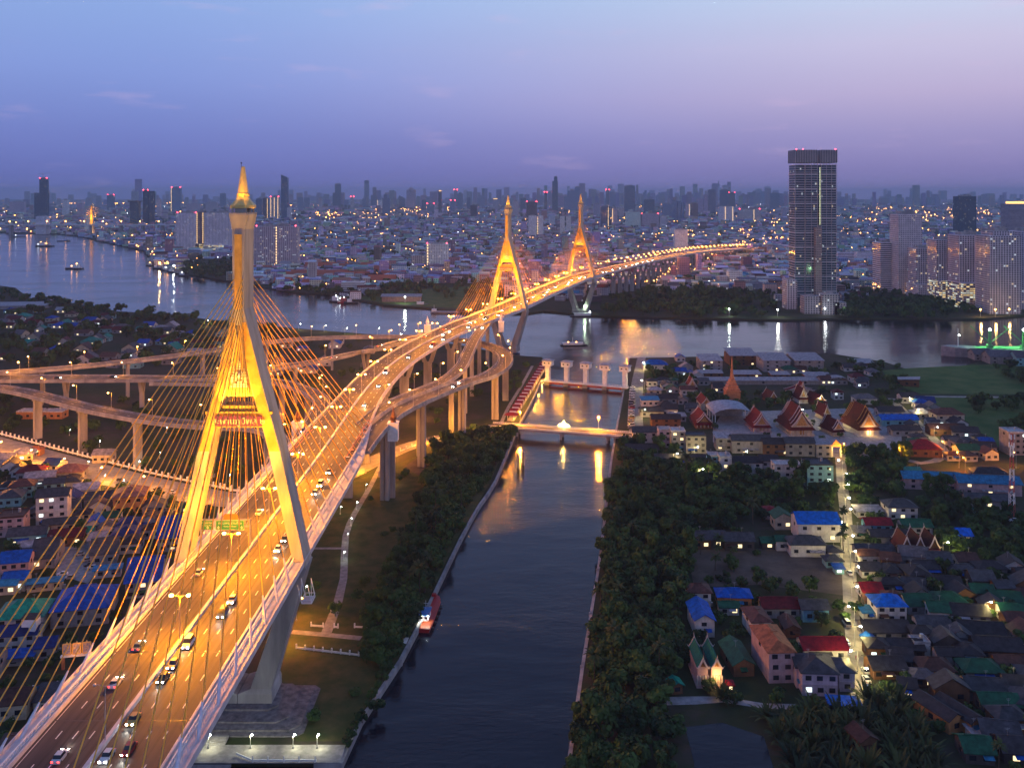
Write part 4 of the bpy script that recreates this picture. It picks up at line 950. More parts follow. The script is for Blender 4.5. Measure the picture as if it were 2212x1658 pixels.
for t in [
 ('7', 345, 392, 125, 8, 6.4, 'hip', 'brown', 'white', 0, 'by the vacant lot corner'), ('7', 545, 392, 190, 8, 4.6, 'hip', 'blue', 'orange', -4, 'by the vacant lot fence'), ('7', 515, 430, 108, 5, 3.2, 'gx', 'green', 'white', 0, 'in front of the blue hip roof'),
 ('7', 372, 556, 112, 15, 6.2, 'gy', 'blue', 'white', 0, 'behind the teal double roof'), ('7', 598, 782, 120, 16, 4, 'gy', 'green', 'wood', 4, 'between teal and orange roofs'),
 ('7', 700, 560, 110, 12, 6, 'hip', 'brown', 'white', 4, 'behind the orange roof'), ('7', 815, 820, 150, 19, 10.5, 'hip', 'orange', 'pink', 3, 'tallest in the front row'), ('7', 815, 448, 205, 9, 4, 'gx', 'maroon', 'grey', 0, 'behind the lot wall'),
 ('7', 740, 440, 70, 6, 3.4, 'gx', 'slate', 'grey', 0, 'behind the lot wall'), ('7', 1012, 470, 150, 8, 5, 'gx', 'slate', 'blue', 0, A), ('7', 1070, 692, 250, 9, 4, 'gx', 'red', 'white', 0, A), ('7', 880, 560, 80, 9, 3.4, 'gy', 'rust', 'wood', 0, A),
 ('7', 1035, 895, 200, 12, 7.6, 'hip', 'slate', 'lilac', -4, 'at the lower end of the lane'), ('7', 955, 850, 110, 8, 7.0, 'gx', 'slate', 'lilac', -2, 'at the lower end of the lane'), ('7', 1190, 870, 90, 9, 6.6, 'hip', 'slate', 'lilac', -4, 'at the lower end of the lane'),
 ('7', 1180, 990, 170, 4, 2.6, 'shed', 'bright', 'dark', -6, 'at the pond corner'), ('7', 1120, 158, 95, 6, 3.2, 'hip', 'slate', 'aqua', 0, A), ('7', 1150, 195, 50, 4, 2.6, 'shed', 'blue', 'aqua', 0, A),
 ('7', 1335, 215, 115, 8, 3.2, 'gx', 'dark', 'white', 0, B), ('7', 1462, 232, 105, 9, 3.6, 'hip', 'dark', 'cream', 0, B), ('7', 1650, 205, 150, 8, 3.2, 'gx', 'dark', 'wood', 0, B), ('7', 1345, 345, 115, 9, 3.2, 'gx', 'red', 'white', 0, B),
 ('7', 1450, 470, 170, 10, 6.2, 'hip', 'bright', 'white', 0, B), ('7', 1325, 455, 80, 5, 2.8, 'shed', 'sky', 'white', 0, B), ('7', 1580, 300, 120, 7, 3.2, 'gx', 'slate', 'grey', -10, B), ('7', 1760, 300, 180, 8, 3.4, 'gx', 'dark', 'grey', -6, B),
 ('7', 1620, 425, 150, 10, 3.4, 'gx', 'green', 'grey', 0, B), ('7', 1795, 412, 180, 10, 3.6, 'hip', 'green', 'grey', -2, B), ('7', 1980, 350, 120, 8, 3.4, 'gx', 'green', 'grey', -8, B), ('7', 2120, 400, 160, 9, 3.4, 'gx', 'green', 'dark', -10, B),
 ('7', 1700, 545, 180, 8, 3.4, 'gx', 'slate', 'white', -4, B), ('7', 1430, 575, 260, 9, 3.2, 'gx', 'dark', 'grey', 0, B), ('7', 1350, 635, 60, 6, 2.8, 'gy', 'blue', 'white', 6, B), ('7', 1540, 680, 190, 8, 3.2, 'gx', 'dark', 'dark', -4, B),
 ('7', 1625, 668, 92, 5, 4.6, 'flat', 'white', 'white', 0, B), ('7', 1900, 480, 220, 9, 3.4, 'gx', 'dark', 'grey', -8, B), ('7', 1980, 590, 240, 10, 3.2, 'gx', 'dark', 'grey', -8, B), ('7', 2080, 690, 260, 10, 3.4, 'gx', 'dark', 'wood', -6, B),
 ('7', 1440, 800, 190, 9, 3.4, 'gx', 'dark', 'wood', 0, B), ('7', 1720, 812, 180, 9, 3.8, 'hip', 'rust', 'orange', -3, B), ('7', 1545, 905, 90, 7, 3.2, 'gx', 'dark', 'grey', -12, B), ('7', 1985, 822, 215, 9, 3.8, 'hip', 'green', 'grey', -3, B),
 ('7', 2150, 780, 170, 7, 3.6, 'gx', 'rust', 'orange', -6, 'warmly lit at the right edge'), ('7', 2010, 930, 220, 9, 3.4, 'gx', 'slate', 'grey', -8, B), ('7', 2085, 1018, 210, 8, 3.6, 'gx', 'green', 'dark', -4, B), ('7', 2180, 900, 120, 8, 3.2, 'gx', 'dark', 'grey', -10, B),
 ('7', 1820, 1105, 110, 14, 4.2, 'gy', 'dark', 'orange', 22, 'with orange gable right of the palms'), ('7', 1945, 1118, 105, 14, 4.2, 'gy', 'dark', 'orange', 22, 'with orange gable right of the palms'), ('7', 1965, 1155, 100, 4, 2.6, 'shed', 'pale', 'white', 8, 'in front of the orange gables'),
 ('7', 2090, 1200, 200, 10, 3.2, 'gx', 'slate', 'grey', -12, 'at the bottom right corner'), ('7', 1960, 1290, 160, 9, 3.4, 'gx', 'green', 'dark', -6, 'at the bottom right corner'), ('7', 2170, 1290, 140, 9, 3.4, 'gx', 'dark', 'dark', -6, 'at the bottom right corner'),
 ('7', 1318, 1238, 105, 7, 4.4, 'gy', 'rust', 'wood', 14, 'on stilts among the palms at the bottom'), ('7', 215, 885, 62, 4, 3.0, 'gy', 'teal', 'wood', 12, 'by the quay under the trees'), ('7', 518, 868, 34, 2.6, 2.2, 'hip', 'red', 'wood', 0, 'by the quay path'),
 ('6', 1142, 1052, 215, 13, 8.6, 'gx', 'bright', 'white', -2, 'three storeys tall left of the lane'), ('6', 1085, 1130, 180, 10, 5.6, 'hip', 'slate', 'white', -2, 'below the tall blue roof'), ('6', 1580, 935, 150, 11, 6.2, 'hip', 'slate', 'white', -2, B),
 ('6', 1410, 925, 132, 8, 3.0, 'shed', 'pale', 'white', -2, B), ('6', 1455, 1000, 130, 8, 3.6, 'gx', 'red', 'blue', -4, B), ('6', 1658, 1012, 148, 9, 3.6, 'gx', 'green', 'white', -3, B), ('6', 1375, 1035, 90, 7, 3.0, 'shed', 'grey', 'white', -8, B),
 ('6', 532, 1090, 92, 9, 4.6, 'gx', 'slate', 'wood', 0, 'in the row of sheds'), ('6', 618, 1085, 76, 9, 4.4, 'gx', 'slate', 'dark', 0, 'in the row of sheds'), ('6', 728, 1098, 150, 9, 4.6, 'gx', 'slate', 'dark', -2, 'in the row of sheds'),
 ('6', 958, 988, 92, 9, 5.6, 'gy', 'green', 'cream', 0, 'left of the tall blue roof'), ('6', 888, 935, 50, 5, 5, 'hip', 'red', 'pink', 0, 'left of the tall blue roof'), ('6', 885, 1090, 80, 6, 3.2, 'gx', 'green', 'dark', 0, 'left of the tall blue roof'), ('6', 950, 1098, 58, 6, 4.6, 'gx', 'green', 'white', 0, 'left of the tall blue roof'),
 ('6', 1898, 1056, 86, 8, 3.4, 'gx', 'bright', 'white', -2, 'alone among the right hand trees'), ('6', 1230, 1140, 70, 7, 3.2, 'hip', 'slate', 'white', -2, A), ('6', 1520, 1060, 200, 8, 3.2, 'gx', 'dark', 'grey', -2, B), ('6', 1440, 1140, 190, 8, 3.2, 'gx', 'slate', 'grey', -2, B),
 ('6', 1735, 780, 290, 10, 6.0, 'gx', 'sky', 'pink', -7, 'below the temple road'), ('6', 2035, 808, 310, 11, 6.4, 'gx', 'sky', 'pink', -8, 'near the red and white mast'), ('6', 2030, 880, 220, 9, 4.4, 'gx', 'slate', 'grey', -8, 'near the red and white mast'),
 ('6', 2040, 730, 170, 9, 4.0, 'hip', 'dark', 'grey', -8, 'near the red and white mast'), ('6', 1640, 715, 80, 7, 3.4, 'shed', 'teal', 'grey', -8, 'below the temple road'), ('6', 1990, 915, 50, 4, 2.4, 'shed', 'teal', 'aqua', 0, 'near the red and white mast'),
 ('6', 236, 535, 130, 10, 7, 'gx', 'slate', 'white', -2, 'in the terrace by the canal bridge'), ('6', 338, 560, 66, 9, 11, 'flat', 'white', 'lilac', -2, 'in the terrace by the canal bridge'), ('6', 408, 580, 74, 10, 12.5, 'flat', 'white', 'grey', -2, 'in the terrace by the canal bridge'), ('6', 500, 592, 104, 10, 11, 'flat', 'slate', 'concrete', -2, 'in the terrace by the canal bridge'),
 ('6', 220, 600, 165, 8, 4, 'gx', 'dark', 'white', -3, 'at the canal bridge end'), ('6', 420, 655, 260, 9, 3.6, 'gx', 'dark', 'grey', -2, 'in the terrace by the canal bridge'),
 ('6', 648, 575, 82, 10, 8, 'shed', 'pale', 'grey', -2, 'in the temple terrace'), ('6', 790, 590, 200, 10, 8, 'gx', 'slate', 'grey', -2, 'in the temple terrace'), ('6', 920, 600, 130, 10, 7, 'gx', 'dark', 'wood', -2, 'in the temple terrace'), ('6', 1045, 605, 150, 10, 8, 'gx', 'slate', 'concrete', -2, 'in the temple terrace'), ('6', 1168, 610, 78, 10, 8, 'shed', 'pale', 'grey', -2, 'in the temple terrace'),
 ('6', 595, 690, 58, 8, 9.5, 'flat', 'white', 'blue', -2, 'in the lower apartments'), ('6', 655, 705, 62, 9, 10.5, 'flat', 'white', 'white', -2, 'in the lower apartments'), ('6', 770, 700, 150, 9, 7, 'gx', 'dark', 'white', -2, 'in the lower apartments'), ('6', 885, 700, 90, 9, 8, 'gx', 'dark', 'grey', -2, 'in the lower apartments'),
 ('6', 980, 750, 140, 9, 10.5, 'flat', 'white', 'white', -2, 'in the lower apartments'), ('6', 1148, 775, 135, 12, 13, 'flat', 'slate', 'aqua', -2, 'at the lane corner by the gate'),
 ('6', 285, 285, 68, 8, 4, 'hip', 'pale', 'cream', 0, 'by the canalside car park'), ('6', 262, 345, 90, 9, 5, 'shed', 'sky', 'white', 0, 'by the canalside car park'), ('6', 350, 330, 100, 9, 4, 'gx', 'dark', 'grey', 0, 'by the canalside car park'), ('6', 270, 400, 120, 9, 4, 'gx', 'dark', 'grey', 0, 'by the canalside car park'),
 ('6', 365, 395, 80, 9, 5, 'gx', 'dark', 'white', 0, 'by the canalside car park'), ('6', 345, 455, 150, 9, 6, 'gx', 'dark', 'rust' if False else 'wood', 0, 'by the canalside car park'), ('6', 408, 425, 80, 8, 4, 'shed', 'pale', 'grey', 0, 'by the canalside car park'),
 ('6', 290, 155, 125, 14, 5, 'hip', 'blue', 'white', 0, 'by the floodgates'), ('6', 421, 112, 46, 10, 4, 'gy', 'blue', 'white', 0, 'by the floodgates'), ('6', 414, 190, 72, 9, 5, 'gx', 'blue', 'white', 0, 'by the floodgates'), ('6', 475, 195, 34, 7, 4, 'gy', 'blue', 'white', 0, 'by the floodgates'),
 ('6', 582, 160, 112, 22, 9.5, 'shed', 'pale', 'grey', 0, 'in the big roofed riverside row'), ('6', 748, 132, 140, 26, 9.5, 'shed', 'pale', 'wood', 0, 'in the big roofed riverside row'), ('6', 922, 165, 140, 26, 10.5, 'shed', 'pale', 'grey', 0, 'in the big roofed riverside row'), ('6', 1092, 165, 150, 26, 10.5, 'shed', 'pale', 'concrete', 0, 'in the big roofed riverside row'),
 ('6', 580, 192, 120, 10, 3.6, 'shed', 'pale', 'wood', 0, 'low in front of the big roofs'), ('6', 770, 198, 140, 12, 3.6, 'shed', 'pale', 'wood', 0, 'low in front of the big roofs'), ('6', 942, 200, 96, 10, 3.6, 'shed', 'pale', 'wood', 0, 'low in front of the big roofs'), ('6', 1140, 208, 135, 12, 3.6, 'shed', 'pale', 'wood', 0, 'low in front of the big roofs'),
 ('6', 850, 232, 660, 10, 3.6, 'shed', 'pale', 'concrete', 0, 'longest one behind the temple'), ('6', 1245, 232, 92, 9, 3.6, 'arch', 'pale', 'concrete', 0, 'behind the temple'), ('6', 1372, 140, 110, 14, 4, 'shed', 'pale', 'wood', -4, 'by the river bank'),
 ('6', 1350, 222, 76, 11, 5, 'hip', 'maroon', 'white', 0, 'among the trees right of the temple'), ('6', 1390, 335, 110, 11, 4.6, 'hip', 'grey', 'white', 0, 'among the trees right of the temple'), ('6', 1245, 310, 50, 8, 6, 'hip', 'maroon', 'white', 0, 'among the trees right of the temple'),
 ('6', 1618, 330, 88, 10, 5, 'gx', 'dark', 'white', 0, 'by the lit side lane'), ('6', 1700, 350, 90, 12, 4, 'gx', 'navy', 'grey', -12, 'by the lit side lane'), ('6', 1685, 410, 85, 10, 4, 'hip', 'pale', 'cream', 0, 'by the lit side lane'), ('6', 1828, 450, 145, 13, 8.5, 'hip', 'brown', 'cream', 0, 'by the lit side lane'),
 ('6', 1565, 448, 190, 10, 4.6, 'gx', 'bright', 'aqua', 0, 'right of the temple hall'), ('6', 1520, 400, 130, 10, 4, 'gx', 'dark', 'grey', 0, 'right of the temple hall'), ('6', 1700, 610, 160, 16, 5, 'hip', 'red', 'wood', -8, 'by the temple road'), ('6', 1600, 500, 150, 9, 4, 'gx', 'dark', 'grey', 0, 'right of the temple hall'),
 ('6', 1930, 612, 110, 10, 4.6, 'gx', 'green', 'cream', 0, 'by the temple road'), ('6', 1800, 500, 150, 10, 4.6, 'gx', 'rust', 'wood', -4, 'by the lit side lane'), ('6', 1910, 510, 130, 10, 4, 'gx', 'dark', 'grey', -8, 'by the lit side lane'), ('6', 2010, 590, 110, 9, 4, 'gx', 'dark', 'grey', -8, 'by the temple road'), ('6', 2180, 600, 95, 12, 14, 'flat', 'white', 'concrete', 0, 'tall at the right edge'),
 ('6', 1600, 240, 115, 12, 5, 'shedx', 'pale', 'wood', -25, 'beside the green field'), ('6', 2110, 125, 150, 18, 7, 'gx', 'grey', 'concrete', -3, 'at the dock'), ('6', 2000, 105, 90, 16, 6, 'gx', 'grey', 'concrete', -3, 'at the dock'), ('6', 2230, 135, 110, 18, 8, 'gx', 'grey', 'aqua', -3, 'at the dock'),
 # left side, below the cables
 ('L', 225, 215, 210, 11, 4, 'hip', 'pale', 'cream', 14, L), ('L', 60, 260, 150, 9, 4, 'gx', 'pale', 'white', 16, L), ('L', 70, 300, 130, 8, 3.6, 'hip', 'pale', 'white', 14, L), ('L', 520, 318, 170, 9, 4, 'gx', 'navy', 'white', -12, L), ('L', 300, 420, 250, 11, 5, 'hip', 'maroon', 'grey', 12, L),
 ('L', 410, 478, 280, 9, 5, 'gx', 'pale', 'white', 18, L), ('L', 700, 420, 290, 12, 5, 'hip', 'pink', 'grey', 10, L), ('L', 890, 605, 240, 9, 5, 'gx', 'pale', 'white', 18, L), ('L', 215, 602, 230, 10, 6.6, 'hip', 'brown', 'aqua', 16, L), ('L', 560, 560, 190, 8, 6, 'gx', 'slate', 'aqua', 18, L),
 ('L', 535, 885, 300, 10, 14.5, 'gx', 'slate', 'white', 15, 'tallest block below the left cables'), ('L', 1330, 755, 300, 15, 8.5, 'hip', 'pink', 'orange', 14, 'glowing orange below the left cables'), ('L', 100, 1000, 260, 12, 9, 'flat', 'rust', 'pink', 14, L), ('L', 1030, 680, 300, 9, 4, 'gx', 'slate', 'grey', 16, L),
 ('L', 90, 690, 230, 12, 5, 'hip', 'slate', 'aqua', 14, L), ('L', 1320, 975, 200, 9, 5, 'hip', 'navy', 'white', 10, L), ('L', 620, 950, 330, 7, 4, 'gx', 'slate', 'grey', 15, L), ('L', 270, 1080, 360, 9, 4.5, 'gx', 'slate', 'aqua', 14, L), ('L', 680, 1100, 330, 9, 4.5, 'gx', 'maroon', 'wood', 14, L),
 ('L', 905, 1030, 100, 6, 4, 'gx', 'teal', 'white', 12, L), ('L', 1070, 1290, 250, 16, 5, 'gx', 'slate', 'grey', 16, 'beside the car park'), ('L', 140, 1445, 270, 11, 7.5, 'gx', 'blue', 'pink', 14, 'beside the car park'), ('L', 440, 1330, 230, 20, 4.6, 'gx', 'slate', 'grey', 14, 'beside the car park'),
 ('L', 460, 1560, 330, 4, 3.6, 'shed', 'sky', 'cream', 16, 'beside the car park'), ('L', 1110, 1420, 260, 4, 3.6, 'shed', 'sky', 'white', 15, 'beside the car park'), ('L', 140, 1570, 220, 8, 5, 'gx', 'blue', 'cream', 10, L), ('L', 60, 1600, 200, 5, 4, 'gx', 'sky', 'cream', 10, L),
 ('D', 172, 1352, 116, 20, 6.5, 'hip', 'blue', 'grey', 13, 'largest blue roof by the near deck'), ('D', 308, 1290, 70, 22, 6.5, 'gx', 'blue', 'grey', 14, 'blue roof against the left deck edge'), ('D', 372, 1190, 60, 22, 6.5, 'gx', 'blue', 'grey', 14, 'behind the left tower leg'), ('D', 40, 1372, 96, 15, 6.5, 'hip', 'teal', 'white', 12, 'with white dormer at the left edge'),
 ('D', 32, 1408, 84, 8, 6.0, 'gx', 'navy', 'white', 11, 'at the left edge'), ('D', 30, 1438, 74, 5, 3, 'shed', 'blue', 'white', 11, 'at the left edge'), ('D', 94, 1426, 40, 8, 4.5, 'gx', 'navy', 'grey', 12, 'left of the portrait gate'), ('D', 24, 1556, 60, 10, 5, 'gx', 'rust', 'cream', 10, 'below the blue wall'), ('D', 96, 1540, 44, 9, 4, 'shed', 'slate', 'cream', 10, 'below the blue wall'),
 ('D', 20, 1668, 74, 11, 5, 'hip', 'rust', 'cream', 8, 'at the bottom left corner'), ('D', 98, 1655, 50, 10, 4, 'gx', 'rust', 'cream', 8, 'at the bottom left corner'), ('D', -60, 1480, 90, 12, 6, 'gx', 'slate', 'grey', 10, 'at the left edge'), ('D', 60, 1500, 0.1, .1, .1, 'flat', 'white', 'white', 0, 'x') if False else ('D', 268, 1180, 55, 12, 5, 'hip', 'navy', 'white', 12, 'behind the left tower leg'),
 ('D', 20, 668, 150, 24, 5, 'shed', 'pale', 'grey', 6, 'long one on the point at the left edge'), ('D', 220, 1000, 40, 9, 5, 'gx', 'pale', 'cream', 5, 'beside the road under the ramps'), ('D', 73, 985, 26, 6, 4, 'hip', 'orange', 'orange', 0, 'small gatehouse by the white fence'), ('D', 830, 1030, 26, 6, 3, 'hip', 'white', 'white', 0, 'small white pavilion in the park'), ('D', 955, 1025, 28, 7, 4, 'hip', 'pale', 'white', 20, 'white pavilion by the park trees'), ('D', 1066, 966, 30, 8, 3.4, 'hip', 'red', 'wood', -25, 'little red roofed pavilion by the canal'),
 ('D', 480, 1165, 36, 8, 3.2, 'gx', 'pale', 'cream', 0, 'lit pavilion behind the sign gantry'), ('D', 60, 905, 50, 10, 5, 'flat', 'white', 'orange', 0, 'long lit block under the lower left ramp'), ('D', 112, 905, 44, 10, 5, 'flat', 'white', 'orange', 0, 'long lit block under the lower left ramp'),
]:
    cs, x, y, w_, d_, h_, kind, rc, wc, rot, wh = t
    H_(cs, x, y, w_, d_, h_, kind, rc, wc, rot, wh)
# random filling of the settlements
def inpoly(x, y, poly):
    c = False; n = len(poly)
    for i in range(n):
        (x1, y1), (x2, y2) = poly[i], poly[(i+1) % n]
        if (y1 > y) != (y2 > y) and x < (x2-x1)*(y-y1)/(y2-y1)+x1: c = not c
    return c
def free(x, y, r, k=1.0): return all((x-a)**2+(y-b)**2 > ((r+c)*k)**2 for a, b, c in FOOT)
ROADS = []
for pth in (R_ORANGE, R_LANE, R_BANK, R_EDGE, R_FAR):
    ROADS += [(p[0], p[1], p[3]) for p in pth]
def offroad(x, y, r): return all((x-a)**2+(y-b)**2 > (r+c)**2 for a, b, c in ROADS)
def fill(poly, n, rcs, wcs, where, h=(3, 5), w=(7, 12), rot=0, seed=1, name='house', cat='house', group='houses of the riverside village', lit=.1):
    rnd = random.Random(seed); wp = [tuple(P(*q)[:2]) for q in poly]
    xs = [q[0] for q in wp]; ys = [q[1] for q in wp]; k = 0; t = 0
    while k < n and t < n*40:
        t += 1; x, y = rnd.uniform(min(xs), max(xs)), rnd.uniform(min(ys), max(ys)); ww = rnd.uniform(*w); dd = rnd.uniform(w[0]*.8, w[1]*.9)
        if not inpoly(x, y, wp) or not free(x, y+dd/2, max(ww, dd)*.42, .86) or not offroad(x, y+dd/2, max(ww, dd)*.55): continue
        house(x, y, ww, dd, rnd.uniform(*h), rnd.choice(('gx', 'gx', 'hip', 'gy', 'hip')), rnd.choice(rcs), rnd.choice(wcs), radians(rot+rnd.uniform(-8, 8)), where=where, lit=lit, nwin=2, storeys=1, name=name, cat=cat, group=group); k += 1
DR = ['dark', 'dark', 'slate', 'grey', 'rust', 'green', 'slate', 'dark', 'brown']
fill([(1865, 1190), (2240, 1250), (2240, 1700), (2080, 1560), (1890, 1480), (1862, 1300)], 62, DR, ['grey', 'dark', 'wood', 'white'], 'packed in right of the lane', seed=3, rot=-5)
fill([(1870, 1230), (2000, 1250), (1990, 1450), (1880, 1440)], 8, DR, ['grey', 'white'], 'packed in right of the lane', seed=4)
fill([(1960, 870), (2010, 880), (2130, 960), (2150, 1000), (2060, 1000), (1960, 960)], 18, DR+['blue'], ['grey', 'white', 'cream'], 'beyond the temple road', seed=5)
fill([(1385, 830), (1480, 830), (1500, 900), (1390, 910)], 12, DR, ['grey', 'white'], 'between the car park and the temple', seed=6)
fill([(0, 985), (260, 1065), (280, 1200), (0, 1230)], 16, DR+['pale', 'navy'], ['grey', 'white', 'cream'], 'packed in below the left cables', seed=7, rot=14)
fill([(180, 1080), (420, 1090), (390, 1200), (200, 1180)], 10, DR+['blue'], ['grey', 'white'], 'packed in behind the left cables', seed=8, rot=14)
NB = 'on the near bank'
fill([(0, 660), (120, 665), (300, 700), (470, 720), (560, 760), (300, 800), (0, 790)], 75, ['brown', 'maroon', 'pale', 'slate', 'maroon', 'blue', 'grey', 'teal'], ['white', 'cream', 'grey', 'aqua'], NB, w=(10, 18), seed=9, lit=.3, group='houses on the near river bank')
fill([(480, 760), (760, 735), (800, 765), (600, 830), (520, 850)], 18, ['pale', 'slate', 'rust', 'grey', 'blue'], ['white', 'cream', 'grey'], 'between the ramps and the river', w=(9, 16), seed=10, lit=.3, group='houses on the near river bank')
fill([(1480, 800), (1900, 795), (1900, 840), (1480, 850)], 14, DR+['pale'], ['grey', 'white'], 'behind the temple', w=(8, 13), seed=11)
# ================================================================ temple halls and special buildings
M['thai_tile'] = colmat('temple_roof_tile', .8, .45, lines=5.0)
M['barge'] = plain('barge_board_white', (.5, .42, .42), .5); M['gold_trim'] = noisy('gold_trim', (.22, .10, .03), (.5, .27, .06), 1.6, .5)
def thai_hall(cs, x, y, w, d, h, rh, rc, wc, rot, label, tiers=2, skirt=True, lit=False, name='temple_hall', cat='temple hall', lights=None):
    px, py = CF[cs](x, y); p = P(px, py); wm = w*SC[cs]*mpp(py); rot = radians(rot)
    if cs == '6' and w > 50: wm *= .82; d *= .8; rh *= .78
    root = empty(name, (p.x-sin(rot)*d/2, p.y+cos(rot)*d/2, 2), rot); tag(root, label, cat, 'temple buildings')
    wb = MB(); wb.box((0, 0, 0), (wm*.8, d*.92, h), bottom=False).box((0, 0, 0), (wm, d, .8))
    for s_ in (-1, 1): wb.add([(-wm*.33, s_*d*.46, h), (wm*.33, s_*d*.46, h), (0, s_*d*.46, h+rh*.85)], [(0, 1, 2)])
    wb.build('wall', M['wall'], root, color=WC[wc] if isinstance(wc, str) else wc)
    colr = [v*.62 for v in (RC[rc] if isinstance(rc, str) else rc)]
    for t in range(tiers):
        dd = d*(1.0-.22*t); zz = h+t*rh*.13; wt_ = wm*(.86-.04*t)
        r = MB(); a = wt_/2
        prof = [(-a, 0), (-a*.62, rh*.28), (-a*.3, rh*.62), (0, rh), (a*.3, rh*.62), (a*.62, rh*.28), (a, 0)]
        vs = [(q, -dd/2, z) for q, z in prof] + [(q, dd/2, z) for q, z in prof] + [(q, -dd/2, z-.3) for q, z in prof] + [(q, dd/2, z-.3) for q, z in prof]
        fs = [(i, i+1, 8+i, 7+i) for i in range(6)] + [(14+i+1, 14+i, 21+i, 21+i+1) for i in range(6)] + [(i+1, i, 14+i, 14+i+1) for i in range(6)] + [(7+i, 8+i, 22+i, 21+i) for i in range(6)]
        r.add(vs, fs); ro = r.build('roof', M['thai_tile'], root, loc=(0, 0, zz), color=colr)
        for e in (-1, 1):
            bb = MB()
            for (q0, z0), (q1, z1) in zip(prof, prof[1:]): bb.beam((q0, e*(dd/2+.1), z0+.1), (q1, e*(dd/2+.1), z1+.1), .3, .5)
            bb.tube((0, e*dd/2, rh), (0, e*(dd/2+.8), rh+1.6), .18, 5, .03)
            for s_ in (-1, 1): bb.tube((s_*a, e*dd/2, 0), (s_*(a+.7), e*dd/2, .9), .16, 5, .03)
            bb.build('barge_board', M['gold_trim'] if lit else M['barge'], ro)
    if skirt:
        s = MB(); a, c = wm/2+.6, d/2+.6; z0 = h*.62
        vs = [(-a, -c, z0), (a, -c, z0), (a, c, z0), (-a, c, z0), (-wm*.38, -d*.44, h), (wm*.38, -d*.44, h), (wm*.38, d*.44, h), (-wm*.38, d*.44, h)]
        s.add(vs, [(0, 1, 5, 4), (1, 2, 6, 5), (2, 3, 7, 6), (3, 0, 4, 7), (3, 2, 1, 0)]); s.build('lower_roof', M['thai_tile'], root, color=colr)
    for i in range(5): MB().tube((-wm*.42+i*wm*.21, -d*.5+.3, 0), (-wm*.42+i*wm*.21, -d*.5+.3, h*.62), .28, 6).build('column', M['wall'], root, color=(.6, .56, .52))
    MB().box((0, -d*.46-.05, .8), (wm*.16, .15, h*.5)).build('door', M['lit_glass'] if lit else M['gold_trim'], root)
    g = MB(); g.add([(-wm*.22, -d*.465, h+.4), (wm*.22, -d*.465, h+.4), (0, -d*.465, h+rh*.7)], [(0, 1, 2)]); g.build('pediment', M['gold_trim'] if name == 'temple_hall' else M['bronze'], root)
    FOOT.append((root.location.x, root.location.y, max(wm, d)*.55))
    if lights: plight(root, (0, -d*.5-1.5, h*.7), lights, (1, .55, .15))
    return root
thai_hall('6', 1055, 500, 165, 36, 6.5, 13, (.17, .022, .018), 'cream', 3, 'largest temple hall with tall rust coloured roof and cream porch', 3)
thai_hall('6', 1405, 500, 150, 34, 6.5, 13, (.16, .03, .018), 'white', 6, 'ornate ordination hall with gilded gable and lamplit doorway right of the other halls', 3, lit=True, lights=2600)
thai_hall('6', 545, 462, 112, 30, 4.5, 7, 'red', 'wood', 0, 'dark red pavilion with white edged gable left of the arched white roof', 2)
thai_hall('6', 482, 275, 66, 18, 5, 8, 'red', 'cream', 0, 'red gabled temple house at the far left of the temple grounds', 2)
thai_hall('6', 555, 365, 80, 26, 4.5, 6, 'red', 'cream', 0, 'long bright red roof behind the dark red pavilion', 1, skirt=False)
thai_hall('6', 845, 480, 120, 30, 5, 9, 'red', 'pink', 0, 'red roofed hall with bamboo poles in front, right of the arched white roof', 2)
thai_hall('6', 1045, 295, 205, 9, 5, 5, 'red', 'cream', 0, 'wide crimson roofed hall with a gold central gable behind the large hall', 1, skirt=False)
thai_hall('6', 1060, 300, 62, 14, 5, 8, 'red', 'gold' if False else 'cream', 0, 'gold gable porch standing in front of the wide crimson roof', 2, skirt=False)
thai_hall('6', 1062, 330, 60, 18, 5, 9, 'maroon', 'white', 4, 'small dark hall with white gable behind the large rust roofed hall', 1)
thai_hall('6', 905, 330, 62, 22, 4, 6, 'maroon', 'wood', 3, 'left maroon hall with pale roof windows flanking the crimson roof', 1)
thai_hall('6', 1155, 345, 70, 24, 4, 6, 'maroon', 'wood', 10, 'right maroon hall with pale roof windows flanking the crimson roof', 1)
thai_hall('6', 1245, 500, 84, 22, 4.5, 7, 'maroon', 'cream', 12, 'slender maroon pavilion between the large hall and the ordination hall', 2)
thai_hall('6', 1185, 420, 40, 16, 5, 6, 'maroon', 'cream', 5, 'small white topped shrine hall above the slender pavilion', 1)
for i, x in enumerate((1600, 1670, 1745)): thai_hall('6', x, 1130, 78, 16, 4, 6.5, 'maroon', 'wood', -4, 'dark red steep gable of three linked roofs right of the lane, ' + ('left one', 'middle one', 'right one')[i], 1, name='gabled_house', cat='house')
thai_hall('7', 362, 850, 74, 15, 6.5, 3.2, 'teal', 'pink', 0, 'left half of the teal twin gabled house by the quay', 1, skirt=False, name='gabled_house', cat='house')
thai_hall('7', 442, 850, 74, 15, 6.5, 3.2, 'teal', 'pink', 0, 'right half of the teal twin gabled house by the quay', 1, skirt=False, name='gabled_house', cat='house', lights=1500)
# arched white assembly roof
px, py = C6(697, 440); p = P(px, py)
root = empty('assembly_hall', (p.x, p.y+14, 2)); tag(root, 'open assembly hall under a broad pale blue arched metal roof', 'hall', 'temple buildings')
roof_mesh('arch', 27, 28, 4.5, .6).build('roof', M['roof'], root, loc=(0, 0, 7), color=(.40, .46, .58))
for sx in (-1, 1):
    for y in (-13, -4, 5, 13): MB().tube((sx*13, y, 0), (sx*13, y, 7), .3, 6).build('column', M['white_paint'], root)
MB().box((0, 12, 0), (26, .4, 7)).build('back_wall', M['wall'], root, color=(.3, .33, .45))
FOOT.append((p.x, p.y+14, 17))
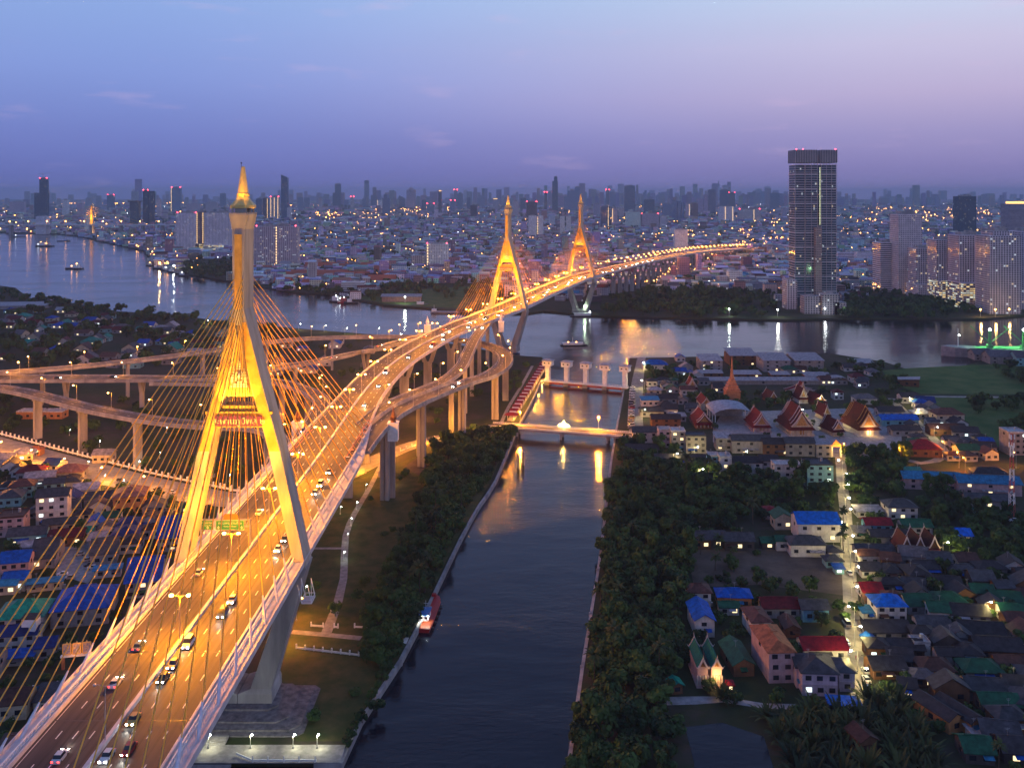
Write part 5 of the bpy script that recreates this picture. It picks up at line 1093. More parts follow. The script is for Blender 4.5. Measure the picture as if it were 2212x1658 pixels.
# stepped spire (crematorium tower)
px, py = C6(695, 322); p = P(px, py)
root = empty('temple_spire', (p.x, p.y+5, 2)); tag(root, 'orange stepped temple spire with a needle top behind the arched roof', 'spire', 'temple buildings')
M['spire_orange'] = noisy('spire_orange', (.40, .13, .05), (.55, .2, .08), .6, .6)
MB().box((0, 0, 0), (11, 10, 8)).box((0, 0, 8), (12, 11, .6)).build('base', M['spire_orange'], root)
t = MB()
for i in range(5):
    a = 10-1.7*i; t.box((0, 0, 8.6+i*2.1), (a, a*.9, 1.3)); 
    t.loft([[(-a/2-.5, -a/2, 9.9+i*2.1), (a/2+.5, -a/2, 9.9+i*2.1), (a/2+.5, a/2, 9.9+i*2.1), (-a/2-.5, a/2, 9.9+i*2.1)], [(-a/2+.9, -a/2+.9, 10.7+i*2.1), (a/2-.9, -a/2+.9, 10.7+i*2.1), (a/2-.9, a/2-.9, 10.7+i*2.1), (-a/2+.9, a/2-.9, 10.7+i*2.1)]])
t.build('stepped_roof', M['spire_orange'], root)
MB().lathe((0, 0, 19), [(1.6, 0), (1.2, 2), (.9, 4), (.7, 9), (.45, 12), (.08, 17)], 8).build('needle', M['spire_orange'], root)
# temple gate glowing beside the lane
px, py = C6(1230, 608); p = P(px, py)
root = empty('temple_gate', (p.x, p.y, 2)); tag(root, 'glowing orange temple gate with a pointed gable at the top of the lane', 'gate')
for s_ in (-1, 1): MB().box((s_*3.0, 0, 0), (1.1, 1.1, 6.5)).build('post', M['white_paint'], root)
MB().add([(-3.8, -.6, 6.5), (3.8, -.6, 6.5), (0, -.6, 10.6), (-3.8, .6, 6.5), (3.8, .6, 6.5), (0, .6, 10.6)], [(0, 1, 2), (5, 4, 3), (0, 2, 5, 3), (1, 4, 5, 2), (0, 3, 4, 1)]).build('gable', M['gold_trim'], root)
plight(root, (0, -2.5, 5), 3800, (1, .5, .1))
# communications mast
px, py = C6(2147, 915); p = P(px, py)
root = empty('radio_mast', (p.x, p.y, 2)); tag(root, 'red and white lattice telecom mast with antenna drums near the right edge', 'mast')
m1, m2 = MB(), MB(); hh = 42
for i in range(14):
    z0, z1 = i*hh/14, (i+1)*hh/14; b = m1 if (i//2) % 2 == 0 else m2
    for k in range(4):
        a0, a1 = k*pi/2, (k+1)*pi/2; r0, r1 = 1.8-1.2*i/14, 1.8-1.2*(i+1)/14
        b.tube((r0*cos(a0), r0*sin(a0), z0), (r1*cos(a0), r1*sin(a0), z1), .14, 4); b.tube((r0*cos(a0), r0*sin(a0), z0), (r1*cos(a1), r1*sin(a1), z1), .08, 4)
m1.build('red_section', M['paint_red'], root); m2.build('white_section', M['white_paint'], root)
for i in range(6): MB().box((1.3*cos(i), 1.3*sin(i), hh-3-(i % 2)*4), (.5, .5, 2.4)).build('antenna', M['white_paint'], root)
# rail on the teal-roofed school: white dormer tower at the left edge
px, py = 72, 1358; p = P(px, py, 9)
root = empty('stair_tower', (p.x, p.y, 2)); tag(root, 'white stair tower poking through the teal roof at the left edge', 'tower')
MB().box((0, 0, 0), (2.2, 2.2, 8.4)).build('shaft', M['white_paint'], root); MB().box((-.8, 0, 8.4), (5.2, 3.4, 3.0)).build('cabin', M['white_paint'], root)
roof_mesh('shed', 5.4, 3.6, .5, .3).build('roof', M['roof'], root, loc=(-.8, 0, 11.5), color=RC['dark'])
# blue and white wall, portrait gate
a_, b_ = P(0, 1528), P(124, 1490); root = empty('painted_wall', (0, 0, 0)); tag(root, 'blue painted boundary wall with white posts at the left edge', 'wall')
w_ = MB(); w_.beam((a_.x-30, a_.y-7, 3.4), (b_.x, b_.y, 3.4), .25, 2.6); w_.build('panel', M['wall'], root, color=(.04, .3, .62))
for i in range(14):
    q = Vector((a_.x-30, a_.y-7, 0)).lerp(Vector((b_.x, b_.y, 0)), i/13); MB().box((q.x, q.y, 2), (.5, .5, 3)).build('post', M['white_paint'], root)
p = P(166, 1442); root = empty('portrait_gate', (p.x, p.y, 2), radians(12)); tag(root, 'gateway carrying three gold framed portraits beside the deck', 'gate')
for s_ in (-1, 1): MB().box((s_*4.4, 0, 0), (.9, .9, 4.2)).build('post', M['spire_orange'], root)
MB().box((0, 0, 4.2), (10.4, 1.2, .6)).build('lintel', M['white_paint'], root)
M['portrait'] = noisy('portrait_colours', (.5, .4, .32), (.2, .22, .4), 1.2, .6, world_=False, lo=.45, hi=.55)
for k in (-1, 0, 1):
    f = MB(); x = k*3.2
    for zz in (5.0, 8.6): f.beam((x-1.3, 0, zz), (x+1.3, 0, zz), .3, .35)
    for xx in (-1.3, 1.3): f.beam((x+xx, 0, 5.0), (x+xx, 0, 8.6), .3, .35)
    f.lathe((x, 0, 8.7), [(.4, 0), (.1, .7)], 6); fo_ = f.build('frame', M['gold_roof'], root); MB().box((x, 0, 5.1), (2.3, .12, 3.4)).build('portrait', M['portrait'], fo_)
plight(root, (0, -3.5, 7), 700, ORANGE)
# ================================================================ trees
def foliage(name, c1, c2, c3):
    m = NT(name); r = m.objrand(); n = m.noise(.9, 3, .6, m.pos())
    c = m.mix(m.maprange(n, .35, .65), (*c1, 1), (*c2, 1)); c = m.mix(m.math('MULTIPLY', r, .7), c, (*c3, 1))
    c = m.mix(m.maprange(m.noise(.11, 2, .5, m.pos()), .42, .6), c, (c2[0]*1.25, c2[1]*1.1, c2[2], 1)); c = m.mix(m.maprange(m.noise(.07, 2, .5, m.scalevec(m.pos(), (1, 1, .3))), .5, .64), c, (c1[0]*.7, c1[1]*.8, c1[2]*1.1, 1))
    m.set(Base_Color=c, Roughness=.75)
    m.b.inputs['Specular IOR Level'].default_value = .2
    return m.mat
M['leaf'] = foliage('foliage', (.018, .045, .012), (.042, .092, .022), (.034, .070, .020))
M['leaf_palm'] = foliage('palm_foliage', (.02, .04, .014), (.04, .065, .02), (.05, .055, .02))
M['bark'] = noisy('bark', (.06, .045, .035), (.11, .085, .065), 2.0, .9)
def crown_mesh(seed, n, R, flat=.75, leaf=.75, lobes=9):
    rnd = random.Random(seed); b = MB()
    L = [(0, 0, R*.9, R*.72)]
    for i in range(lobes):
        a = rnd.uniform(0, 2*pi); q = rnd.uniform(.35, .75)*R; L.append((q*cos(a), q*sin(a), R*rnd.uniform(.45, 1.25)*flat+.2*R, R*rnd.uniform(.28, .5)))
    for i in range(n):
        lx, ly, lz, lr = rnd.choice(L); 
        v = Vector((rnd.gauss(0, 1), rnd.gauss(0, 1), rnd.gauss(0, 1))).normalized(); q = lr*(rnd.uniform(.55, 1.08))
        c = Vector((lx+v.x*q, ly+v.y*q, lz+v.z*q*.8))
        nrm = (v + Vector((rnd.uniform(-.7, .7), rnd.uniform(-.7, .7), rnd.uniform(-.3, .9)))).normalized(); t = nrm.orthogonal().normalized(); t.rotate(Matrix.Rotation(rnd.uniform(0, 6), 3, nrm)); u = nrm.cross(t)
        s_ = leaf*rnd.uniform(.6, 1.3); k = rnd.uniform(.5, .9)
        b.add([c-t*s_-u*s_*k*.4, c+t*s_*.1-u*s_*k, c+t*s_, c+u*s_*k], [(0, 1, 2, 3)])
    return b
def tree_proto(seed, R, n, leaf, name='broadleaf_tree', flat=.75, lobes=9):
    root = empty(name, (0, 0, -500)); root['category'] = 'tree'; root['label'] = 'x'
    rnd = random.Random(seed); t = MB(); h = R*.95
    t.tube((0, 0, -.3), (rnd.uniform(-.3, .3), 0, h), R*.075, 7, R*.045)
    for i in range(5):
        a = i*1.257+rnd.random(); t.tube((0, 0, h*rnd.uniform(.55, .9)), (R*.55*cos(a), R*.55*sin(a), h*rnd.uniform(1.1, 1.5)), R*.035, 5, R*.015)
    t.build('trunk', M['bark'], root)
    crown_mesh(seed, n, R, flat, leaf, lobes).build('crown', M['leaf'], root); return root
def palm_proto(seed, h=8, R=3.2):
    root = empty('palm_tree', (0, 0, -500)); root['category'] = 'palm'; root['label'] = 'x'; rnd = random.Random(seed)
    MB().tube((0, 0, -.3), (.2, .1, h*.5), .2, 6, .17).tube((.2, .1, h*.5), (.5, .2, h), .17, 6, .13).build('trunk', M['bark'], root)
    b = MB()
    for i in range(22):
        a = i*2.4; el = rnd.uniform(-.2, 1.1); L = R*rnd.uniform(.8, 1.15); prev = Vector((.5, .2, h)); d = Vector((cos(a)*cos(el), sin(a)*cos(el), sin(el))); side = Vector((-sin(a), cos(a), 0))
        for k in range(5):
            nx = prev + d*L/5; w0, w1 = (.12, .5, .55, .5, .35)[k], (.5, .55, .5, .35, .05)[k]
            b.add([prev-side*w0-Vector((0, 0, w0*.5)), prev, nx, nx-side*w1-Vector((0, 0, w1*.5))], [(0, 1, 2, 3)]); b.add([prev+side*w0-Vector((0, 0, w0*.5)), prev, nx, nx+side*w1-Vector((0, 0, w1*.5))], [(3, 2, 1, 0)])
            prev = nx; d = (d+Vector((0, 0, -.28))).normalized()
    b.build('fronds', M['leaf_palm'], root); return root
def nipa_proto(seed):
    root = empty('nipa_palm', (0, 0, -500)); root['category'] = 'palm'; root['label'] = 'x'; rnd = random.Random(seed); b = MB()
    MB().tube((0, 0, -.3), (0, 0, .8), .5, 7, .35).build('stump', M['bark'], root)
    for i in range(34):
        a = i*2.4; el = rnd.uniform(.5, 1.4); L = rnd.uniform(4.5, 7.5); prev = Vector((cos(a)*.3, sin(a)*.3, .3)); d = Vector((cos(a)*cos(el), sin(a)*cos(el), sin(el))); side = Vector((-sin(a), cos(a), 0))
        for k in range(5):
            nx = prev + d*L/5; w0, w1 = (.05, .3, .5, .45, .3)[k], (.3, .5, .45, .3, .05)[k]
            b.add([prev-side*w0, prev, nx, nx-side*w1-Vector((0, 0, w1*.4))], [(0, 1, 2, 3)]); b.add([prev+side*w0, prev, nx, nx+side*w1-Vector((0, 0, w1*.4))], [(3, 2, 1, 0)])
            prev = nx; d = (d+Vector((0, 0, -.2))).normalized()
    b.build('fronds', M['leaf_palm'], root); return root
TP = [tree_proto(i+11, 5.0, 1500, .62, flat=(.75, .9, .6, 1.0, .8, 1.7, 1.45)[i], lobes=(9, 9, 12, 9, 7, 5, 6)[i]) for i in range(7)]
TPS = [tree_proto(i+31, 5.0, 480, .95) for i in range(3)]
BP = [tree_proto(i+51, 1.6, 260, .34, 'bush', .5) for i in range(2)]
PP = [palm_proto(61), palm_proto(62, 6.5, 3.0)]; NP = [nipa_proto(71), nipa_proto(72)]
bpy.context.view_layer.update()
TPM = TP+[palm_proto(63, 12, 4.2)]; TREES = []; PLAN = []
DECKPTS = []
def scatter(poly, n, protos, sc_, label, group, seed, gap=.62, r0=5.0, cat=None, avoid=True, rowy=None):
    rnd = random.Random(seed); wp = [tuple(P(*q)[:2]) for q in poly]; xs = [q[0] for q in wp]; ys = [q[1] for q in wp]; k = t = 0
    while k < n and t < n*30:
        t += 1; x, y = rnd.uniform(min(xs), max(xs)), rnd.uniform(min(ys), max(ys))
        if not inpoly(x, y, wp): continue
        s_ = rnd.uniform(*sc_); r = r0*s_
        if avoid and (not free(x, y, r*.3, .95) or not offroad(x, y, r*.45)): continue
        if any((x-a)**2+(y-b)**2 < ((r+c)*gap)**2 for a, b, c in TREES): continue
        TREES.append((x, y, r)); PLAN.append((protos[0] in TP or protos[0] in TPS, s_/y, rnd.choice(protos), (x, y, 2), rnd.uniform(0, 6.28), (s_, s_, s_*rnd.uniform(.8, 1.25)), label, group)); k += 1
    return k
GT = 'trees on the right canal bank'
# canalside row on the left bank (park)
scatter([(1118, 940), (1085, 985), (1050, 1045), (1015, 1092), (975, 1165), (925, 1270), (880, 1345), (860, 1300), (800, 1340), (810, 1270), (868, 1190), (905, 1100), (925, 1040), (945, 960), (1010, 925)], 190, TPM, (.6, 1.15), 'dark tree in the row left of the canal', 'trees between the park and the canal', 1, .48)
scatter([(905, 1280), (800, 1320), (785, 1430), (838, 1450), (895, 1350)], 40, TP, (.55, .95), 'dark tree at the lower end of the canalside tree belt', 'trees between the park and the canal', 31, .5)
scatter([(640, 1340), (800, 1080), (900, 1000), (870, 1180), (800, 1350), (830, 1450), (820, 1560), (640, 1560)], 14, TP, (.35, .6), 'small round tree on the park lawn', 'trees on the park lawn', 2, 1.2)
scatter([(770, 1560), (840, 1440), (885, 1380), (845, 1440), (770, 1585), (740, 1625)], 10, BP, (.8, 1.5), 'low bush by the canal wall', 'bushes beside the canal wall', 3, .9, 1.6)
# right bank forest
scatter([(1345, 960), (1480, 985), (1540, 1050), (1490, 1170), (1480, 1300), (1490, 1450), (1420, 1520), (1480, 1700), (1240, 1700), (1275, 1440), (1305, 1230), (1322, 1100)], 290, TPM, (.5, 1.3), 'dark tree in the right canal bank thicket', GT, 4, .47)
scatter([(1480, 1010), (1800, 1040), (1812, 1130), (1640, 1140), (1560, 1170), (1490, 1150)], 72, TPM, (.45, 1.2), 'shadowy tree behind the tall blue roof', 'trees of the middle grove', 5, .6)
scatter([(1825, 975), (1960, 990), (1955, 1060), (1900, 1130), (1835, 1080)], 26, TP, (.8, 1.3), 'large tree right of the temple gate', 'trees right of the lane', 6, .6)
scatter([(1480, 1170), (1640, 1195), (1625, 1262), (1500, 1270)], 8, BP+PP, (.8, 1.4), 'scrubby plant on the vacant lot', 'plants on the vacant lot', 7, 1.5, 1.6)
scatter([(1990, 1060), (2240, 1120), (2240, 1210), (2050, 1190), (1990, 1120)], 40, TP, (.6, 1.1), 'dark tree at the right edge grove', 'trees at the right edge', 8, .6)
scatter([(2080, 870), (2290, 850), (2290, 930), (2150, 930)], 26, TP, (.8, 1.2), 'dark tree of the wood beside the marsh field', 'trees by the marsh field', 9, .62)
scatter([(2130, 785), (2290, 800), (2290, 850), (2200, 832)], 22, TPS, (.7, 1.1), 'tree of the hedge behind the green field', 'trees behind the green field', 10, .6)
scatter([(1400, 790), (1500, 800), (1490, 850), (1400, 830)], 14, TP, (.7, 1.1), 'leafy tree by the floodgate blue roofs', 'trees by the floodgates', 11, .7)
scatter([(1480, 790), (1950, 790), (1960, 870), (1850, 900), (1500, 900)], 62, TP, (.55, 1.05), 'dark leafy tree among the temple roofs', 'trees in the temple grounds', 12, .75)
scatter([(1500, 900), (1960, 900), (1960, 980), (1860, 985), (1700, 950), (1510, 930)], 16, TP, (.35, .6), 'small tree in the temple courtyard', 'trees in the temple grounds', 13, 1.1)
scatter([(1560, 1200), (1870, 1330), (1860, 1560), (1760, 1560), (1500, 1500), (1500, 1300)], 44, TP, (.35, .7), 'garden tree left of the lane', 'garden trees of the village', 14, .8)
scatter([(1870, 1100), (2240, 1200), (2240, 1700), (2000, 1600), (1880, 1500)], 75, TPM, (.3, .7), 'garden tree right of the lane', 'garden trees of the village', 15, .8)
scatter([(1500, 1500), (1600, 1520), (1670, 1570), (1700, 1700), (1900, 1700), (2040, 1700), (2000, 1540), (1890, 1500), (1740, 1530), (1650, 1540)], 60, NP, (.8, 1.25), 'feathery nipa palm clump beside the pond', 'nipa palms by the pond', 16, .42, 5.0)
scatter([(1790, 1120), (1830, 1130), (1830, 1200), (1780, 1180)], 4, PP, (.9, 1.2), 'coconut palm between the tall blue roof and the lane', 'palms by the lane', 17, .6, 3.0, avoid=False)
# left side
scatter([(0, 960), (430, 1060), (560, 1080), (380, 1180), (250, 1180), (100, 1300), (0, 1280)], 46, TP, (.35, .75), 'bushy tree below the left cables', 'trees below the left cables', 18, .9)
scatter([(0, 1400), (240, 1330), (300, 1380), (120, 1560), (0, 1660)], 20, TP, (.35, .6), 'yard tree near the big blue roofs', 'trees below the left cables', 19, .9)
scatter([(0, 850), (430, 880), (620, 900), (640, 1030), (430, 1030), (150, 975), (0, 940)], 70, TP, (.6, 1.05), 'dark tree under the curving left ramps', 'trees under the left ramps', 20, .7)
scatter([(640, 830), (900, 780), (1140, 790), (1120, 900), (900, 920), (720, 900)], 38, TP, (.45, .85), 'dark tree between the right loop ramps', 'trees between the loop ramps', 21, .9)
scatter([(1080, 800), (1150, 790), (1130, 850), (1080, 870)], 10, TP, (.6, .9), 'round tree beside the red roofed walkway', 'trees beside the red walkway', 22, .7)
scatter([(0, 660), (120, 668), (470, 715), (560, 760), (300, 800), (0, 800)], 110, TPS, (.9, 1.6), 'dark tree among the near bank houses', 'trees on the near river bank', 23, .6)
scatter([(60, 645), (146, 653), (255, 674), (376, 681), (452, 692), (600, 710), (590, 722), (440, 704), (250, 690), (60, 662)], 60, TPS, (.9, 1.6), 'dark tree along the edge of the near river bank', 'trees on the near river bank', 30, .42, avoid=False)
scatter([(0, 628), (60, 645), (40, 660), (0, 660)], 12, TPS, (1.0, 1.5), 'dark tree on the point of land at the left edge', 'trees on the near river bank', 24, .6)
scatter([(380, 680), (600, 712), (880, 735), (800, 760), (500, 760)], 22, TPS, (.6, 1.0), 'small tree along the near river edge', 'trees on the near river bank', 25, .8)
# far bank trees directly on the water
scatter([(1290, 680), (1500, 686), (1690, 690), (1660, 655), (1500, 628), (1330, 640)], 120, TPS, (1.2, 1.9), 'dark tree of the wooded far bank left of the tallest tower block', 'trees of the wooded far bank', 26, .5, avoid=False)
scatter([(1820, 688), (2080, 690), (2100, 672), (2020, 655), (1830, 645)], 90, TPS, (1.2, 1.8), 'dark tree of the far bank right of the tallest tower block', 'trees of the right far bank', 27, .5, avoid=False)
scatter([(620, 632), (830, 655), (870, 640), (640, 612), (600, 618)], 24, TPS, (1.0, 1.6), 'dark tree by the white school on the far bank', 'trees near the long red roofs', 28, .8)
scatter([(390, 592), (440, 600), (520, 600), (500, 575), (400, 570)], 40, TPS, (1.2, 1.9), 'dark tree along the far bank below the white slabs', 'trees below the white slabs', 29, .55)
bpy.context.view_layer.update()

# the 290 broadleaf trees that show largest are things; the rest read as one wood
import numpy as np
big = sorted([t for t in PLAN if t[0]], key=lambda t: -t[1]); keep = big[:290]; rest = big[290:]
for t in keep + [t for t in PLAN if not t[0]]: copy_tree(t[2], loc=t[3], rot=t[4], scale=t[5], label=t[6], group=t[7])
def proto_np(seed, n, leaf, flat):
    b = crown_mesh(seed, n, 5.0, flat, leaf); b.tube((0, 0, -.3), (0, 0, 4.5), .4, 4, .2, cap=False)
    return np.array(b.v, dtype=np.float32), b.f
far_p = [proto_np(90+i, 150, 1.45, .8) for i in range(4)]; near_p = [proto_np(80+i, 420, .95, (.75, .9, 1.0, .65)[i]) for i in range(4)]
V = []; FI = []; LS = []; off = 0; rnd = random.Random(5)
for t in rest:
    v, f = rnd.choice(near_p if t[3][1] < 620 else far_p); c, s__ = cos(t[4]), sin(t[4]); q = v*np.array(t[5], dtype=np.float32)
    V.append(np.stack([q[:, 0]*c-q[:, 1]*s__+t[3][0], q[:, 0]*s__+q[:, 1]*c+t[3][1], q[:, 2]+2], 1))
    FI.append(np.array(f, dtype=np.int32).ravel()+off); off += len(v)
if V:
    V = np.concatenate(V); FI = np.concatenate(FI); nf = len(FI)//4; me = bpy.data.meshes.new('woodland')
    me.vertices.add(len(V)); me.vertices.foreach_set('co', V.ravel()); me.loops.add(len(FI)); me.loops.foreach_set('vertex_index', FI)
    me.polygons.add(nf); me.polygons.foreach_set('loop_start', np.arange(nf, dtype=np.int32)*4); me.update(calc_edges=True); me.materials.append(M['leaf'])
    o = bpy.data.objects.new('woodland', me); COL.objects.link(o); tag(o, 'dark woodland and tree clumps behind the separate trees', 'woodland', kind='stuff')
print('TREES', len(keep), len(rest))
bpy.context.view_layer.update()
# ================================================================ the city across the river
F = {}
F['resid'] = facade('facade_residential', 3.6, 3.1, .25, .75, .34, .76, lit=.05, strength=2.2)
F['grid'] = facade('facade_office_grid', 3.0, 3.4, .28, .72, .3, .72, lit=.04, strength=2.0)
F['band'] = facade('facade_bands', 500.0, 3.4, -.1, 1.1, .38, .86, lit=.0, glass=(.03, .04, .06))
F['glass'] = facade('facade_glass', 2.2, 3.6, .06, .94, .1, .92, glass=(.015, .045, .07), lit=.018, strength=1.6, grough=.08)
F['balc'] = facade('facade_balconies', 4.2, 3.0, .2, .62, .3, .82, glass=(.04, .04, .06), lit=.07, strength=2.2)
F['balc2'] = facade('facade_deep_balconies', 3.6, 3.05, .16, .72, .22, .86, glass=(.03, .035, .055), lit=.05, strength=2.4)
F['lowatt'] = facade('facade_low_buildings', 4.0, 3.3, .3, .75, .3, .7, lit=.05, strength=2.2, attr=True)
F['carpark'] = facade('facade_lit_podium', 5.0, 3.0, .06, .94, .25, .8, glass=(.02, .02, .02), lit=.6, strength=1.3, litcol=(1.0, .7, .25), litcol2=(.95, 1.0, .75))
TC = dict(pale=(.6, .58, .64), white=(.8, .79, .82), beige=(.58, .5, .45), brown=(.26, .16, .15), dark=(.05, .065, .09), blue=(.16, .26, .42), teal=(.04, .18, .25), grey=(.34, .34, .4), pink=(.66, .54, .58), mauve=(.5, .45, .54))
def tower(x0, x1, yt, yb, col, fac, label, depth=None, tiers=None, crown=None, red=False, group='towers of the skyline', name='tower_block', cat='tower', rot=0.0, strip=None, podium=None):
    """x0..x1, top yt and base yb in photo pixels"""
    p = P((x0+x1)/2, yb); s_ = p.y/FPX; w_ = (x1-x0)*s_; h = H-2-(yt-HY)*s_; d_ = depth or min(w_, 30)
    root = empty(name, (p.x, p.y+d_/2, 2), rot); c = TC[col] if isinstance(col, str) else col; c = [v*random.uniform(.9, 1.1) for v in c]
    T_ = tiers or [(0, 1.0, 0, 1.0)]        # (z0 fraction, z1 fraction, x offset fraction, width fraction)
    for (z0, z1, xo, wf) in T_:
        MB().box((xo*w_, 0, z0*h), (w_*wf, d_*(.999 if wf == 1 else .8), (z1-z0)*h), bottom=False).build('wall', F[fac], root, color=c)
    zt = max(t[1] for t in T_)*h; top = [t for t in T_ if t[1]*h == zt][0]
    r = MB(); r.box((top[2]*w_, 0, zt), (w_*top[3]*.6, d_*.5, min(5, h*.04))); r.box((top[2]*w_+w_*top[3]*.12, 0, zt), (w_*top[3]*.25, d_*.3, min(8, h*.06)))
    r.build('roof_plant', M['concrete'], root)
    if crown == 'spire': MB().tube((top[2]*w_, 0, zt), (top[2]*w_, 0, zt*1.12), 1.2, 5, .3).build('spire', M['steel'], root)
    if crown == 'wedge': b = MB(); b.add([(-w_/2, -d_/2, zt), (w_/2, -d_/2, zt), (w_/2, d_/2, zt), (-w_/2, d_/2, zt), (-w_/2, -d_/2, zt+w_*.5), (-w_/2, d_/2, zt+w_*.5)], [(0, 1, 4), (2, 3, 5), (1, 2, 5, 4), (0, 4, 5, 3)]); b.build('sloping_crown', F[fac], root, color=c)
    if crown == 'lit': MB().box((0, 0, zt), (w_*.7, d_*.6, 6)).build('lit_crown', M['lit_crown'], root)
    if crown == 'cap': MB().box((0, 0, zt), (w_*1.35, d_*1.3, 5)).build('cap', M['dark_metal'], root)
    if crown == 'dome': MB().ball((0, 0, zt), w_*.3, 8, 6).build('dome', F[fac], root, color=c)
    if crown == 'crane':
        b = MB(); b.beam((w_*.1, 0, zt), (w_*.1, 0, zt+32), 2, 2); b.beam((-w_*.3, 0, zt+26), (w_*.75, 0, zt+34), 1.6, 1.6); b.build('crane', M['steel'], root)
    if red:
        b = MB()
        for k in (-1, 1): b.ball((k*w_*.45*top[3]+top[2]*w_, -d_*.3, zt+1.5), max(1.1, p.y*.0007), 6, 4)
        b.build('warning_light', M['red_far'], root)
    if strip:     # vertical row of lit stairwell lamps
        b = MB()
        for fx in strip:
            for i in range(int(h/6)): b.box((fx*w_, -d_/2-.4, 3+i*6), (max(1.6, p.y*.0006), .5, 2.6))
        b.build('stair_lights', M['strip_light'], root)
    if podium: MB().box((podium[0]*w_, -d_*.25, 0), (w_*podium[1], d_*1.3, podium[2]), bottom=False).build('podium', F[podium[3]], root, color=c)
    tag(root, label, cat, group); return root
M['lit_crown'] = emis('lit_crown', (1.0, .55, .15), 2.5, 'NONE'); M['strip_light'] = emis('stair_lights', (1.0, .62, .25), 3.0, 'NONE')
tw = tower
# left skyline
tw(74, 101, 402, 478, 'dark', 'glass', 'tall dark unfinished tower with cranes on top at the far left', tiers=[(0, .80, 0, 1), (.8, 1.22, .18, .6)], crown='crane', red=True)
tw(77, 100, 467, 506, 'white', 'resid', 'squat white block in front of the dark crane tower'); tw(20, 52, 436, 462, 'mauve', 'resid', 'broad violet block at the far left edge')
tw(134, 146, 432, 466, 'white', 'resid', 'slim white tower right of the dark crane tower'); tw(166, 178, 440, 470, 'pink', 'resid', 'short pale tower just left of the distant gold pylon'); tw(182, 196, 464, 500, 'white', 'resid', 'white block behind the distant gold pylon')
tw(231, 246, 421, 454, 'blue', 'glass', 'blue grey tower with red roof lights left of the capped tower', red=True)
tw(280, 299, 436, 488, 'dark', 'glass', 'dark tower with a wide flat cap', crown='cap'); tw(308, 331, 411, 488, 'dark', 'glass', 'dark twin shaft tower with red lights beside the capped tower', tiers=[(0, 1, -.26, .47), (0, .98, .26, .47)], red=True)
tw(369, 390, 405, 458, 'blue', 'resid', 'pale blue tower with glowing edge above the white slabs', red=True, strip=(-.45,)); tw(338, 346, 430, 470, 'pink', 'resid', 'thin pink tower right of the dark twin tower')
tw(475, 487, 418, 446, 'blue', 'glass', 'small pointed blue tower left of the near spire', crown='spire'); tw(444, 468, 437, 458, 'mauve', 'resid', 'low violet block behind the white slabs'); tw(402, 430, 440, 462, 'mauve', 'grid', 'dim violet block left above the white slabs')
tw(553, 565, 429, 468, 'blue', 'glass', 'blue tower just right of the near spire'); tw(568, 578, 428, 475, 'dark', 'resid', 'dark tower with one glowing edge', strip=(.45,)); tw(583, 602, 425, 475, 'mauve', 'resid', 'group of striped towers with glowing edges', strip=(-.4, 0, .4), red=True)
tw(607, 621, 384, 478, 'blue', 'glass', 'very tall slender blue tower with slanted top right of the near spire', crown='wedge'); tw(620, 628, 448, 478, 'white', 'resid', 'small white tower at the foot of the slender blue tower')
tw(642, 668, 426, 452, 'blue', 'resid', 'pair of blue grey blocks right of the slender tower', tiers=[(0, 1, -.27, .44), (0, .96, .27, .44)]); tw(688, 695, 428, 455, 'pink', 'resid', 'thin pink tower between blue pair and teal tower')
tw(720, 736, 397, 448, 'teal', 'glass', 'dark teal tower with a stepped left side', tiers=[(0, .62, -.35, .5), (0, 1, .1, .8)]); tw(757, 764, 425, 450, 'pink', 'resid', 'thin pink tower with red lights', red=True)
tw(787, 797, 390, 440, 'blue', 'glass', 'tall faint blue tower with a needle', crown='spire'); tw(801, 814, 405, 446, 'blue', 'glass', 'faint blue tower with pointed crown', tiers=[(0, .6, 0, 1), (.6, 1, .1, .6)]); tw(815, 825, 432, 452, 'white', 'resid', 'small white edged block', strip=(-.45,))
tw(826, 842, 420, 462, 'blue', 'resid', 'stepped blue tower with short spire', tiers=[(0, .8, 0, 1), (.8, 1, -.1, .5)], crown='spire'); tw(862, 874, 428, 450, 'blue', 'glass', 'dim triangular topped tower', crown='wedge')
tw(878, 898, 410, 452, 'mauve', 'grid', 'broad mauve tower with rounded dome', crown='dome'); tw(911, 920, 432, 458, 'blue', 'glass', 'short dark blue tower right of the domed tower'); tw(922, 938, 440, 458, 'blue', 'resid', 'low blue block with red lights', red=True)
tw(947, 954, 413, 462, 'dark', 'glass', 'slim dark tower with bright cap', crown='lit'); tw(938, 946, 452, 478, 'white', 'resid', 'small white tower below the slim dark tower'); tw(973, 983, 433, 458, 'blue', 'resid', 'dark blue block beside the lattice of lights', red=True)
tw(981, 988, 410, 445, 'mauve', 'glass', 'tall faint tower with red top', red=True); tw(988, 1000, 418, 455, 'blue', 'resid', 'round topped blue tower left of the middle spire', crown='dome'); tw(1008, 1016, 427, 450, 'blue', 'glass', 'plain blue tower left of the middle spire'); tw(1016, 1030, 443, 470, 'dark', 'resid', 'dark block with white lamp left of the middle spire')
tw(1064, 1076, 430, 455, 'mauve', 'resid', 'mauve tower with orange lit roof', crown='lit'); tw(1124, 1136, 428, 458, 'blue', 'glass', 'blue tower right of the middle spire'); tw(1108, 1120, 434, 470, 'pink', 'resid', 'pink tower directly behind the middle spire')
tw(1137, 1160, 436, 475, 'dark', 'resid', 'dark stepped tower with curved side', tiers=[(0, 1, 0, 1)], red=True); tw(1141, 1174, 466, 514, 'white', 'resid', 'pale twin blocks with bright stripe between the two far spires', tiers=[(0, 1, -.22, .52), (0, 1, .33, .3)], strip=(.12,)); tw(1210, 1234, 467, 505, 'white', 'resid', 'second pale twin blocks just left of the farthest spire', tiers=[(0, 1, -.28, .4), (0, 1, .28, .4)])
